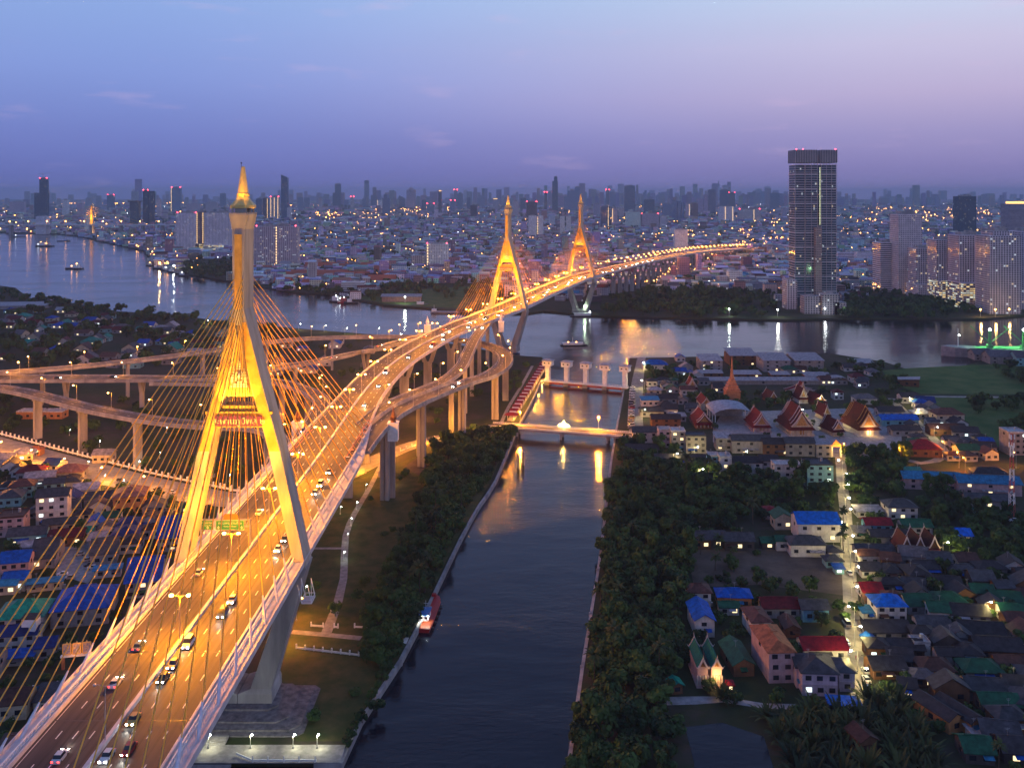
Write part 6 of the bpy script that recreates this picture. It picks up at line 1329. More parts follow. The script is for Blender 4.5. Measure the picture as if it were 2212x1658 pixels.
tw(1176, 1182, 415, 455, 'dark', 'glass', 'slim dark tower left of the curved blue tower', red=True); tw(1193, 1205, 386, 458, 'teal', 'glass', 'tallest curved teal tower near the centre of the skyline', tiers=[(0, .93, 0, 1), (.93, 1.06, .12, .6)]); tw(1219, 1255, 412, 458, 'blue', 'resid', 'massive stepped blue tower behind the farthest spire', tiers=[(0, .75, 0, 1), (.75, 1, .05, .7), (1, 1.18, .28, .3)])
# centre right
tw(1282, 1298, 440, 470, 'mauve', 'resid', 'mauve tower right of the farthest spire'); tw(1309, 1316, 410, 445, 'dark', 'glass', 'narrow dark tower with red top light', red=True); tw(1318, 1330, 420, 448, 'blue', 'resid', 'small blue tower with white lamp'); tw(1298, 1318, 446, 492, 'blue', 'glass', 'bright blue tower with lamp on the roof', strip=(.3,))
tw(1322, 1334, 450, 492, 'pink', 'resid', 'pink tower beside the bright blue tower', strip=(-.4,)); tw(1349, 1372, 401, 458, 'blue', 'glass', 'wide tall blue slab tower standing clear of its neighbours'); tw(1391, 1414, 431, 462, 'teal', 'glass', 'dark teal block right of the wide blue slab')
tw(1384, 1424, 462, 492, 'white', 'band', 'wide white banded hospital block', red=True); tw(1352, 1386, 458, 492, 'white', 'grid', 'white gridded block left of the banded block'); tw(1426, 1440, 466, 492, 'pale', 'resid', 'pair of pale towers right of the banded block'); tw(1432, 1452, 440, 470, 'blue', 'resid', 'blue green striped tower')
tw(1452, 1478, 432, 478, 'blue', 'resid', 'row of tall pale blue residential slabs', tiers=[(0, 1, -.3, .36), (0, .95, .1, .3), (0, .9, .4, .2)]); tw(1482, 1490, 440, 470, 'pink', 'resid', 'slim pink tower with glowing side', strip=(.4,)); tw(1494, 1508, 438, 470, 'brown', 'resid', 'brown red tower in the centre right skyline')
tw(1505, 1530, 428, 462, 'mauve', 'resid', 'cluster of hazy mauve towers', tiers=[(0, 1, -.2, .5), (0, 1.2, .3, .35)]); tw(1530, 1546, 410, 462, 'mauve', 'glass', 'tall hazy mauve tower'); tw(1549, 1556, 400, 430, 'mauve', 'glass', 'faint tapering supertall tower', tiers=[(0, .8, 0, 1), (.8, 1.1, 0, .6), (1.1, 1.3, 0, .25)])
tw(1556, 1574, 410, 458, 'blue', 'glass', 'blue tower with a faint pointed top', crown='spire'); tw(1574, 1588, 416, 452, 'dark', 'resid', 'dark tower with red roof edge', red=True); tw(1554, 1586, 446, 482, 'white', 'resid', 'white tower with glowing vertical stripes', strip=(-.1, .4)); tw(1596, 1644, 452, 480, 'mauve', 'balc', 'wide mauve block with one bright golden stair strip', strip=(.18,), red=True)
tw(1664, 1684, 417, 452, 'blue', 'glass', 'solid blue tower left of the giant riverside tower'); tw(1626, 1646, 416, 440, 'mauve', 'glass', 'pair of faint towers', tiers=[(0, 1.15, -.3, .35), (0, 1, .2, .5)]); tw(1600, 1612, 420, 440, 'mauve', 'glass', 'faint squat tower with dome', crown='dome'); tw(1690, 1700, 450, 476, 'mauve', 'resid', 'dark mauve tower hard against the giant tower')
tw(1457, 1486, 496, 545, 'white', 'grid', 'white gridded tower standing behind the far viaduct', depth=22)
# mid-ground slabs and blocks
tw(380, 424, 460, 540, 'white', 'balc', 'leftmost of the tall white riverside slabs', depth=22, red=True); tw(424, 440, 458, 540, 'brown', 'balc', 'narrow brown slab with light strips between the white slabs', depth=24, strip=(-.4, .4), podium=(0, 1.0, 18, 'carpark')); tw(441, 500, 460, 540, 'white', 'balc', 'widest white slab directly left of the near tower', depth=22, podium=(0, 1.0, 14, 'carpark'))
tw(548, 642, 489, 578, 'mauve', 'balc', 'long brown grey slab block right of the near tower', depth=26, strip=(.02,), red=True); tw(920, 967, 527, 582, 'white', 'resid', 'white mid rise block with red roof lamps across the river', depth=30, red=True, strip=(-.42,)); tw(888, 921, 552, 580, 'beige', 'balc', 'beige lower block left of the white mid rise', depth=26)
tw(1575, 1604, 585, 616, 'white', 'grid', 'small white office block right of the far viaduct', depth=22, name='office_block', cat='office'); tw(832, 872, 558, 578, 'white', 'band', 'low white block behind the long red roofs', depth=16); tw(737, 786, 609, 632, 'white', 'band', 'three storey white school by the far bank', depth=18, name='school', cat='school')
tw(1850, 1888, 545, 566, 'white', 'grid', 'white block right of the giant riverside tower', depth=18); tw(1810, 1845, 545, 572, 'white', 'band', 'white stepped block right of the giant riverside tower', depth=18); tw(1806, 1826, 616, 640, 'brown', 'band', 'striped low brown block at the foot of the giant tower', depth=18); tw(1240, 1262, 560, 580, 'white', 'grid', 'white low office near the viaduct start', depth=18)
tw(1190, 1250, 572, 596, 'white', 'grid', 'pale complex behind the farthest tower', depth=22); tw(1090, 1140, 618, 640, 'white', 'balc', 'white bright yard building behind the middle tower', depth=22); tw(1655, 1690, 596, 612, 'white', 'band', 'wide pale house row right of the viaduct', depth=16); tw(1270, 1300, 640, 652, 'dark', 'grid', 'dark hall by the wooded far bank', depth=14)
tw(2070, 2109, 424, 506, 'dark', 'glass', 'dark glass tower with a bright floor among the right group', depth=45, strip=None); tw(2181, 2230, 440, 540, 'mauve', 'band', 'rounded tower with golden lit top at the right edge', crown='lit', depth=50)
GR_ = 'riverside tower group at the right'
tw(1902, 1942, 524, 630, 'white', 'band', 'horizontally striped white tower, leftmost of the right riverside group', depth=34, group=GR_); tw(1941, 1992, 463, 634, 'pink', 'grid', 'tall pinkish tower with square window grid and dark roof box', depth=36, group=GR_)
tw(1980, 2024, 536, 642, (.62, .56, .62), 'balc2', 'purple grey tower with hipped roof in front of the pinkish tower', depth=34, group=GR_, podium=(0, 1.2, 22, 'grid')); tw(2024, 2072, 518, 654, (.62, .56, .62), 'balc2', 'purple grey tower between the hipped one and the golden lit gap', depth=34, group=GR_, podium=(0, 1.02, 34, 'carpark'))
tw(2072, 2126, 508, 664, (.62, .56, .62), 'balc2', 'purple grey tower with a golden glowing right side', depth=36, group=GR_, strip=(.46, .5), podium=(.12, 1.3, 36, 'carpark')); tw(2138, 2206, 510, 678, 'pale', 'balc2', 'nearest and largest white ribbed tower of the right group', depth=40, group=GR_, tiers=[(0, 1, 0, 1), (1, 1.06, 0, .7)])
tw(2206, 2260, 500, 668, (.62, .56, .62), 'balc2', 'last tower cut by the right edge', depth=40, group=GR_)
tw(1700, 1722, 605, 668, 'pale', 'balc2', 'low angled block at the left foot of the giant tower', depth=24); 
tw(1778, 1830, 636, 680, 'grey', 'balc2', 'jumbled mid rise block at the right foot of the giant tower', depth=24, tiers=[(0, 1, -.15, .7), (0, .6, .25, .5)]); tw(1738, 1772, 640, 678, 'grey', 'balc2', 'dark mid rise block below the giant tower', depth=20)
# the giant riverside tower, modelled floor by floor
def giant():
    yb = 662; p = P(1763, yb); s_ = p.y/FPX; h = H-2-(323-HY)*s_; W = 90*s_; D = 34
    root = empty('riverside_tower', (p.x, p.y+D/2, 2)); tag(root, 'giant dark twin shaft riverside tower with white floor slabs and a boxy screened crown', 'tower', 'towers of the skyline')
    nf = 58; fh = h*.90/nf; top = nf*fh
    segs = [(-.5, -.27, 0, 1), (-.25, 0.04, -2, 1), (.13, .5, 1, 1)]
    gl = MB(); 
    for a, b, yo, _ in segs: gl.box(((a+b)/2*W, 0+yo*.5, 0), ((b-a)*W-1.2, D-4+yo, top), bottom=False)
    gl.build('glazing', F['glass'], root, color=(.03, .06, .08))
    sl = MB()
    for i in range(4, nf+1):
        for a, b, yo, _ in segs: sl.box(((a+b)/2*W, yo*.5, i*fh), ((b-a)*W+.4, D-2+yo, .75 if i % 6 else 1.7), bottom=False)
    sl.build('floor_slabs', M['tower_white'], root)
    mu = MB()
    for a, b, yo, _ in segs:
        n = int((b-a)*W/7)
        for i in range(n+1): mu.box((a*W+(b-a)*W*i/n, -D/2+.9-yo*.2, 8), (.35, .6, top-8), bottom=False)
    mu.build('mullions', M['tower_white'], root)
    MB().box((.085*W, -2, 0), (W*.11, D*.8, top*.57), bottom=False).box((.03*W, -D/2-2, 0), (W*.15, 8, top*.56), bottom=False).build('core', F['grid'], root, color=(.36, .3, .28))
    cr = MB()
    cr.box((-.24*W, 0, top+3.5), (W*.53, D+2, h*.065+4)); cr.box((.31*W, 0, top+3.5), (W*.39, D+2, h*.065+4)); cr.build('crown', M['crown_grey'], root)
    c2 = MB()
    for i in range(26): c2.box((-.5*W+i*W/25, -D/2-1.3, top+3.5), (.45, .6, h*.065+4))
    for i in range(14): c2.box((-.48*W+i*W*.96/13, -D/2+1, top), (.7, .7, 3.5))
    c2.build('crown_fins', M['tower_white'], root)
    st = MB()
    for i in range(44): st.box((.098*W, -D/2+1.2, top*.57+2+i*1.9), (.7, .4, 1.2))
    st.build('stair_lights', M['strip_cool'], root)
    rl_ = MB()
    for x in (-.46, -.3, .48): rl_.ball((x*W, -D*.4, top+h*.065+8.5), .9, 6, 4)
    rl_.build('warning_light', M['red_far'], root)
M['tower_white'] = plain('tower_slab_edge', (.5, .49, .54), .7); M['crown_grey'] = noisy('crown_screen', (.10, .12, .16), (.14, .16, .2), .1, .5); M['strip_cool'] = emis('strip_cool', (.9, 1.0, .6), 1.6, 'NONE')
giant()

# long red roofed complex on the far bank
M['terracotta'] = noisy('terracotta_roof', (.34, .08, .05), (.5, .14, .08), .05, .7)
for i, (x, y, w_, d_, rot) in enumerate(((560, 590, 90, 60, 0), (690, 600, 150, 45, 3), (800, 590, 110, 40, 2), (730, 582, 170, 30, 0), (850, 602, 60, 30, 0), (640, 604, 80, 30, 2), (680, 622, 60, 24, 0), (826, 612, 70, 22, 0), (612, 618, 40, 30, 0), (760, 604, 90, 30, 0))):
    p = P(x, y); w_ = w_*p.y/FPX*.8; root = empty('red_roof_hall', (p.x, p.y, 2), radians(rot)); tag(root, 'long terracotta roofed hall on the far bank', 'hall', 'long red roofed halls')
    MB().box((0, 0, 0), (w_, d_, 7), bottom=False).build('wall', M['wall'], root, color=(.5, .42, .38)); roof_mesh('gx', w_, d_, 9, 2).build('roof', M['terracotta'], root, loc=(0, 0, 7.02))
    FOOT.append((p.x, p.y, w_*.4))
p = P(588, 574); root = empty('blue_roof_hall', (p.x, p.y, 2)); tag(root, 'hall with tiered dark blue temple roof on the far bank right of the near tower', 'hall'); MB().box((0, 0, 0), (60, 40, 7)).build('wall', M['wall'], root, color=(.5, .45, .4))
roof_mesh('gx', 60, 40, 14, 3).build('roof', M['roof'], root, loc=(0, 0, 7.02), color=RC['navy'])
p = P(866, 652); root = empty('sports_hall', (p.x, p.y+14, 2)); tag(root, 'low grey riverside hall with white lit porch on the far lawn', 'hall'); MB().box((0, 0, 0), (58, 26, 8)).build('wall', M['wall'], root, color=(.35, .22, .2)); roof_mesh('gx', 60, 28, 3, 1).build('roof', M['roof'], root, loc=(0, 0, 8.02), color=RC['pale'])
p = P(885, 600)

# individually modelled low buildings, nearest first, then the rest as one mass
rnd = random.Random(21); K = 0; TC_ = [(.6, .58, .64), (.8, .78, .82), (.46, .45, .52), (.36, .24, .24), (.28, .36, .5), (.58, .5, .5), (.3, .3, .38), (.2, .14, .16), (.5, .56, .64), (.74, .68, .74)]
NORTHW = north
OCC = [(P((a+b)/2, y).x, P((a+b)/2, y).y, (b-a)*.5*P(0, y).y/FPX) for a, b, y in ((380, 500, 540), (548, 642, 578), (888, 967, 580), (1700, 1830, 665), (1900, 2126, 640), (2138, 2240, 676), (737, 786, 632), (1575, 1604, 616))] + FOOT[-14:]
def on_far_land(x, y): return inpoly(x, y, NORTHW) or y > 5200
def near_viaduct(x, y): return any((x-p[0])**2+(y-p[1])**2 < (p[3]+12)**2 for p in main if p[1] > 1200)
low_names = {0: 'grey', 1: 'white', 2: 'dim grey', 3: 'rust coloured', 4: 'blue', 5: 'beige', 6: 'slate', 7: 'dark brown', 8: 'pale blue', 9: 'pinkish white'}
# keep the two lawns, woods and the road strip open
OPEN = [[(770, 655), (1100, 655), (1100, 610), (880, 612), (780, 640)], [(1280, 690), (1700, 690), (1670, 640), (1500, 620), (1290, 648)], [(1815, 690), (2140, 690), (2110, 650), (1830, 642)], [(385, 600), (520, 605), (560, 560), (400, 560)]]
def in_open(px, py): return any(inpoly(px, py, o) for o in OPEN)
while K < 285:
    py = 655 - abs(rnd.gauss(0, 1))*52 if rnd.random() < .7 else rnd.uniform(520, 640); px = rnd.uniform(-60, 2270)
    if py < 505 or in_open(px, py): continue
    p = P(px, py)
    if not on_far_land(p.x, p.y-8) or near_viaduct(p.x, p.y) or any((p.x-a)**2+(p.y-b)**2 < (c+14)**2 for a, b, c in OCC): continue
    w_, d_, h_ = rnd.uniform(12, 34), rnd.uniform(10, 22), rnd.choice((5, 6, 7, 8, 9, 11, 13, 17)); ci = rnd.randrange(10)
    root = empty('city_building', (p.x, p.y, 2), rnd.uniform(-.35, .35)); gab = rnd.random() < .55
    MB().box((0, 0, 0), (w_, d_, h_), bottom=False).build('wall', F['grid'] if h_ > 8 else F['resid'], root, color=TC_[ci])
    roof_mesh('gx' if gab else 'flat', w_, d_, d_*.22 if gab else .2, .6 if gab else .1).build('roof', M['roof'], root, loc=(0, 0, h_+.02), color=rnd.choice((RC['pale'], RC['pale'], RC['slate'], RC['rust'], RC['grey'], RC['maroon'], RC['sky'], RC['pink'])))
    where = ('at the far left' if px < 380 else 'behind the white slabs' if px < 660 else 'behind the long red roofs' if px < 900 else 'left of the middle spire' if px < 1110 else 'around the farthest spire' if px < 1330 else 'below the far viaduct' if px < 1560 else 'left of the giant tower' if px < 1710 else 'right of the giant tower' if px < 1910 else 'among the right tower group')
    tag(root, '%s %s %s' % (low_names[ci], 'gable roofed building' if gab else ('flat roofed block' if h_ > 8 else 'flat roofed building'), where), 'building', 'low buildings across the river'); OCC.append((p.x, p.y, max(w_, d_)*.45)); K += 1
cm = MB(); rm = MB()
for i in range(17000):
    u = rnd.random(); py = 436 + 190*u**1.7; px = rnd.uniform(-80, 2290)
    if in_open(px, py): continue
    p = P(px, py)
    if not on_far_land(p.x, p.y-8) or near_viaduct(p.x, p.y): continue
    g = max(1.0, p.y/3600); w_, d_ = rnd.uniform(9, 30)*g, rnd.uniform(9, 18)*g; h_ = rnd.choice((4, 5, 6, 7, 9, 12, 16))*min(g, 1.5)
    if rnd.random() < .02: h_ *= 2.6; w_ *= .8
    if any((p.x-a)**2+(p.y-b)**2 < (c+w_*.4)**2 for a, b, c in OCC[:14]): continue
    rot = rnd.choice((0, .1, -.12, .3, -.3)); c = [v*rnd.uniform(.6, 1.25) for v in rnd.choice(TC_)]
    cm.box((p.x, p.y, 2), (w_, d_, h_), rot, col=c, bottom=False)
    if g < 1.6 and rnd.random() < .6:
        rc = [v*rnd.uniform(.7, 1.2) for v in rnd.choice(((.6, .58, .66), (.42, .4, .48), (.34, .18, .17), (.16, .16, .22), (.42, .4, .46), (.24, .34, .5), (.7, .68, .76)))]
        a, b_ = w_/2+.8, d_/2+.8; cr_, sr_ = cos(rot), sin(rot); q = lambda x, y, z: (p.x+x*cr_-y*sr_, p.y+x*sr_+y*cr_, z)
        z0 = 2+h_+.05; cm.add([q(-a, -b_, z0), q(a, -b_, z0), q(a, 0, z0+d_*.24), q(-a, 0, z0+d_*.24), q(a, b_, z0), q(-a, b_, z0)], [(0, 1, 2, 3), (3, 2, 4, 5), (0, 3, 5), (1, 4, 2)], col=rc)
o = cm.build('city_blocks', F['lowatt']); tag(o, 'dense mass of low city buildings reaching to the horizon', 'city', kind='stuff')
# hazy background towers too many to model one by one
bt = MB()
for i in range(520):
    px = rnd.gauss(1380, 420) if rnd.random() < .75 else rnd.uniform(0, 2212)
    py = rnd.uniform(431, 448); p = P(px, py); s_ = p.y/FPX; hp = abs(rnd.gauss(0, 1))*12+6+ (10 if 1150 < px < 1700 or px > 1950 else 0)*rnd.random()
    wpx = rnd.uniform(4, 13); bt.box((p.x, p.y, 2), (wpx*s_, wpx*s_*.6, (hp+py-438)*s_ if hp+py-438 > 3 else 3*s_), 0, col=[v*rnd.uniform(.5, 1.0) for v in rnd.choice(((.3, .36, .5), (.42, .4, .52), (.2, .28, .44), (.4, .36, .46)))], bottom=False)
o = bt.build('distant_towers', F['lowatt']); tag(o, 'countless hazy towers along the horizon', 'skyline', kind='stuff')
# street trees between the buildings
wd = MB()
for i in range(1500):
    u = rnd.random(); py = 445 + 200*u**1.3; px = rnd.uniform(-60, 2270); p = P(px, py)
    if not on_far_land(p.x, p.y-8) or near_viaduct(p.x, p.y): continue
    if px > 1090 and px < 1150 and py > 600: continue
    for k in range(rnd.choice((1, 2, 4, 6))):
        cx_, cy_ = p.x+rnd.gauss(0, 18), p.y+rnd.gauss(0, 12); R = rnd.uniform(3.5, 7)*max(1, p.y/3500)
        if not on_far_land(cx_, cy_-6): continue
        for j in range(22 if p.y < 2600 else 9):
            v = Vector((rnd.gauss(0, 1), rnd.gauss(0, 1), rnd.gauss(0, .8))).normalized()*R*rnd.uniform(.5, 1); c = Vector((cx_, cy_, 2+R))+v; t = v.orthogonal().normalized()*R*.42; uu = v.cross(t).normalized()*R*.42
            wd.add([c-t-uu, c+t-uu*.4, c+t*.5+uu, c-t*.7+uu*.6], [(0, 1, 2, 3)])
o = wd.build('city_greenery', M['leaf']); tag(o, 'dark clumps of street trees across the city', 'greenery', kind='stuff')
# city lights
def lights(name, n, gen, mat, rk, label):
    b = MB(); k = 0
    while k < n:
        px, py = gen(); p = P(px, py)
        if not on_far_land(p.x, p.y-4) or in_open(px, py) and rnd.random() < .9: k += 1; continue
        r_ = max(.45, p.y*rk)*rnd.choice((.55, .7, .8, 1.0, 1.35)); z = rnd.uniform(6, 16)
        b.lathe((p.x, p.y, z), [(r_*.2, -r_), (r_, 0), (r_*.2, r_)], 4); k += 1
    o = b.build(name, M[mat]); tag(o, label, 'lights', kind='stuff')
lights('city_lights', 1700, lambda: (rnd.uniform(-20, 2230), 442+190*rnd.random()**1.4), 'sodium_far', .00034, 'small orange lamps scattered over the city')
lights('city_lights', 420, lambda: (rnd.uniform(-20, 2230), 442+200*rnd.random()**1.3), 'white_far', .00024, 'small white lamps scattered over the city')
def strand(pts, n, jx=3, jy=1.6):
    def g():
        i = rnd.randrange(len(pts)-1); t = rnd.random(); a, b = pts[i], pts[i+1]; return (a[0]+(b[0]-a[0])*t+rnd.gauss(0, jx), a[1]+(b[1]-a[1])*t+rnd.gauss(0, jy))
    return g
for pts, n, jy in (([(680, 462), (720, 468), (800, 476), (850, 482)], 95, 3), ([(770, 461), (860, 456), (930, 452)], 70, 2), ([(0, 441), (400, 440)], 110, 1), ([(0, 492), (370, 492)], 26, 1.5), ([(1810, 472), (1900, 482), (1990, 472), (2070, 470)], 120, 4), ([(1880, 455), (2212, 462)], 110, 4), ([(1190, 480), (1560, 478), (1700, 482)], 90, 3), ([(1300, 520), (1500, 515)], 26, 4),
                   ([(1590, 530), (1690, 520), (1720, 530)], 36, 3), ([(1820, 605), (1880, 615), (1900, 625)], 46, 5), ([(1955, 634), (2010, 640)], 30, 2), ([(2080, 664), (2140, 668), (2200, 672)], 40, 2), ([(900, 590), (1000, 595)], 22, 3), ([(1250, 605), (1400, 610), (1480, 590)], 60, 6), ([(620, 565), (740, 575), (830, 560)], 26, 3), ([(320, 555), (350, 575), (430, 590)], 50, 5), ([(240, 530), (330, 545)], 26, 3), ([(1080, 640), (1130, 625)], 26, 4), ([(1880, 480), (2212, 490)], 70, 10), ([(1180, 560), (1300, 575), (1420, 600), (1560, 560)], 90, 9), ([(1350, 540), (1600, 505), (1690, 510)], 60, 5), ([(1900, 600), (1960, 625), (2130, 665)], 60, 5), ([(640, 470), (1000, 462)], 60, 4), ([(1110, 600), (1130, 640)], 20, 6)):
    lights('city_lights', n, strand(pts, n, 3, jy), 'sodium_far', .00042, 'strand of orange lamps along a distant street')
# ---------------------------------------------------------------- people on the village lane
def person(x, y, z, rot, label, shirt, step=.18):
    v = [(0, 0, .92), (0, .02, 1.15), (0, .02, 1.38), (0, .02, 1.50), (0, .04, 1.62), (0, .05, 1.72), (-.10, 0, .86), (-.11, step, .48), (-.11, step*.6, .07), (-.11, step*.6+.12, .03), (.10, 0, .86), (.11, -step, .48), (.11, -step*1.4, .07), (.11, -step*1.4+.12, .03),
         (-.19, .02, 1.38), (-.25, -.04, 1.12), (-.24, .06, .88), (.19, .02, 1.38), (.25, .06, 1.12), (.24, .16, .90)]
    e = [(0, 1), (1, 2), (2, 3), (3, 4), (4, 5), (0, 6), (6, 7), (7, 8), (8, 9), (0, 10), (10, 11), (11, 12), (12, 13), (2, 14), (14, 15), (15, 16), (2, 17), (17, 18), (18, 19)]
    rad = [.13, .12, .13, .055, .095, .07, .085, .06, .045, .035, .085, .06, .045, .035, .055, .042, .035, .055, .042, .035]
    me = bpy.data.meshes.new('person'); me.from_pydata(v, e, []); o = bpy.data.objects.new('person', me); COL.objects.link(o)
    o.location = (x, y, z); o.rotation_euler = (0, 0, rot); me.materials.append(shirt)
    md = o.modifiers.new('skin', 'SKIN'); me.skin_vertices.new() if not me.skin_vertices else None
    for i, r_ in enumerate(rad): me.skin_vertices[0].data[i].radius = (r_, r_*.8)
    me.skin_vertices[0].data[0].use_root = True; o.modifiers.new('sub', 'SUBSURF').levels = 1
    tag(o, label, 'person', 'people on the village lane')
for i, (px, py, c_, t_) in enumerate(((1849, 1425, (.3, .05, .05), 'person in a dark red shirt walking on the village lane'), (1853, 1429, (.5, .5, .52), 'person in pale clothes walking on the village lane'), (1846, 1272, (.05, .08, .2), 'person in dark blue walking higher up the village lane'))):
    p = P(px, py); person(p.x, p.y, 2.07, i*2.0, t_, plain('clothing', c_, .8))
# ================================================================ canal bridge, floodgates, boats
# canal bridge
p0, p1 = P(1072, 917, 6), P(1362, 938, 6); ax = p1-p0; Lb = Vector((ax.x, ax.y)).length; ang = atan2(ax.y, ax.x)
cb = empty('canal_bridge', (p0.x, p0.y, 0), ang); tag(cb, 'low flat bridge glowing orange across the canal with a lit shrine sign at its middle', 'bridge')
MB().box((Lb/2, 0, 4.2), (Lb+8, 11, 1.4)).build('deck_slab', M['concrete'], cb)
MB().box((Lb/2, 0, 5.61), (Lb+8, 8.6, .03)).build('road_surface', M['asphalt'], cb)
for k in (-1, 1):
    mb = MB(); mb.box((Lb/2, k*5.1, 6.5), (Lb+8, .35, .25)); mb.box((Lb/2, k*5.1, 5.6), (Lb+8, .35, .35))
    for i in range(70): mb.box((i*(Lb+6)/69-2, k*5.1, 5.9), (.35, .2, .6))
    mb.build('railing', M['white_paint'], cb)
for f_ in (.17, .5, .84):
    mb = MB()
    for y in (-3.6, 3.6): mb.box((Lb*f_, y, -3), (1.2, 1.2, 7.3))
    mb.box((Lb*f_, 0, 3.4), (1.6, 10, .8)); mb.build('pier', M['concrete'], cb)
sg = empty('bridge_shrine', (0, 0, 0)); sg.location = (cb.location.x+cos(ang)*Lb*.5-sin(ang)*5.4, cb.location.y+sin(ang)*Lb*.5+cos(ang)*5.4, 6.7); sg.rotation_euler = (0, 0, ang); tag(sg, 'brilliantly lit golden emblem board on the middle of the canal bridge railing', 'emblem board')
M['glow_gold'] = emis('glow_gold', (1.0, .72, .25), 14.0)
MB().box((0, 0, 0), (7.5, .5, 1.2)).box((0, 0, 1.2), (5, .5, .7)).build('board', M['glow_gold'], sg); MB().lathe((0, 0, 1.9), [(1.1, 0), (.8, .8), (.2, 2.2)], 6).build('crest', M['glow_gold'], sg)
plight(sg, (0, -2.5, 3.0), 9000, (1, .55, .12)); 
for f_ in (.18, .78): copy_tree_l = None
for f_, tx in ((.17, 'left'), (.76, 'right')):
    r_ = empty('street_lamp', (cb.location.x+cos(ang)*Lb*f_-sin(ang)*4.7, cb.location.y+sin(ang)*Lb*f_+cos(ang)*4.7, 5.7)); tag(r_, 'orange post lamp on the canal bridge, ' + tx + ' one', 'street lamp', 'lamps on the canal bridge')
    MB().tube((0, 0, 0), (0, 0, 9), .12, 6, .08).build('pole', M['steel'], r_); MB().ball((0, 0, 9.2), .42, 8, 5).build('lamp_head', M['sodium'], r_); plight(r_, (0, -.9, 8.6), 85000)
for f_ in (-.06, .33, .95, 1.06): plight(cb, (Lb*f_, 0, 12.5), 3500) if False else None
# floodgates
g0, g1 = P(1184, 822, 3), P(1350, 836, 3); ax = g1-g0; Lg = Vector((ax.x, ax.y)).length; ga_ = atan2(ax.y, ax.x)
for i in range(5):
    q = g0.lerp(g1, i/4); root = empty('gate_tower', (q.x, q.y, 0), ga_); tag(root, ('first', 'second', 'middle', 'fourth', 'last')[i] + ' of the five white floodgate towers counted from the left bank', 'gate tower', 'white floodgate towers')
    MB().box((0, 0, -3), (4.2, 7, 6.5)).build('base', M['concrete'], root)
    s_ = MB(); s_.box((0, 0, 3.5), (3.6, 4.2, 13.0)); s_.build('shaft', M['white_paint'], root)
    c_ = MB(); c_.box((0, 0, 16.5), (8.2, 7, 4.4)); c_.build('cabin', M['white_paint'], root)
    for wx in (-2, 2): MB().box((wx, -3.52, 18.3), (1.3, .1, 1.1)).build('window', M['glass'], root)
    roof_mesh('hip', 8.4, 7.2, 1.3, .8).build('roof', M['roof'], root, loc=(0, 0, 20.95), color=(.6, .58, .6))
    l_ = MB()
    for zz in range(4, 16): l_.box((2.1, -.3, zz), (.5, .6, .08))
    l_.beam((2.3, -.6, 4), (2.3, -.6, 16), .08, .08); l_.build('ladder', M['steel'], root)
wk = empty('gate_walkway', (g0.x, g0.y, 0), ga_); tag(wk, 'white walkway with dark red gates below linking the floodgate towers', 'walkway')
MB().box((Lg/2, -4.6, 3.3), (Lg+8, 3.2, .7)).build('deck_slab', M['white_paint'], wk)
r_ = MB()
for k in (-6.1, -3.1):
    r_.box((Lg/2, k, 5.0), (Lg+8, .12, .15))
    for i in range(34): r_.box((-4+i*(Lg+8)/33, k, 4.0), (.12, .12, 1.0))
r_.build('railing', M['white_paint'], wk)
for i in range(4): MB().box((Lg*(i+.5)/4, -2.5, .9), (Lg/4-4.4, .5, 2.5)).build('gate', M['paint_red'], wk)
# wall round the canal mouth and red roofed walkway on the left bank
a_, b_ = P(1105, 905), P(1176, 792); n_ = 17
for i in range(n_):
    q = a_.lerp(b_, i/(n_-1)); root = empty('walkway_bay', (q.x, q.y, 2), atan2(b_.y-a_.y, b_.x-a_.x)-pi/2)
    tag(root, 'red roofed bay of the covered walkway beside the canal', 'walkway bay', 'red roofed walkway bays')
    st = (b_-a_).length/n_
    big = i in (0, n_-1); ww = 9 if big else 5.6
    roof_mesh('gx' if not big else 'hip', ww, st*.58, 1.6, .3).build('roof', M['roof'], root, loc=(0, 0, 3.6), color=(.30, .02, .03))
    MB().box((0, st*.48, 3.9), (4.8, st*.26, .3)).build('white_panel', M['white_paint'], root)
    c_ = MB()
    for x in (-2.3, 2.3): c_.tube((x, -st*.3, 0), (x, -st*.3, 3.6), .16, 5)
    c_.build('columns', M['white_paint'], root)
    MB().box((0, 0, .02), (5.4, st*.98, .2)).build('floor', M['paving'], root)
    if i % 2 == 0: plight(root, (3.8, 0, 3.2), 7000, (1, .42, .04))
# white post fence along the road under the bridge
fr = along(R_ORANGE, 5.2, 0, 330); fe = empty('white_fence', (0, 0, 0)); tag(fe, 'white pillar fence along the far side of the orange lit road', 'fence')
mb = MB(); prev = None; posts = MB()
for (p, r, d) in fr:
    q = Vector((p[0]-r.x*(p[3]+3)*1, p[1]-r.y*(p[3]+3), 2))
    posts.box(q, (.8, .8, 2.9)); 
    if prev is not None: mb.beam(prev+Vector((0, 0, .7)), q+Vector((0, 0, .7)), .3, 1.0)
    prev = q
mb.build('low_wall', M['white_paint'], fe); posts.build('posts', M['white_paint'], fe)
def fence(pts, label, step=3.4, hh=1.7):
    fe = empty('white_fence', (0, 0, 0)); tag(fe, label, 'fence', 'white fences in the park'); w1, w2 = MB(), MB()
    for a, b in zip(pts, pts[1:]):
        a, b = P(*a), P(*b); n = max(1, int((b-a).length/step))
        for i in range(n+1): w2.box(a.lerp(b, i/n), (.5, .5, hh))
        w1.beam(a+Vector((0, 0, .4)), b+Vector((0, 0, .4)), .3, .6)
    w1.build('low_wall', M['white_paint'], fe); w2.build('posts', M['white_paint'], fe)
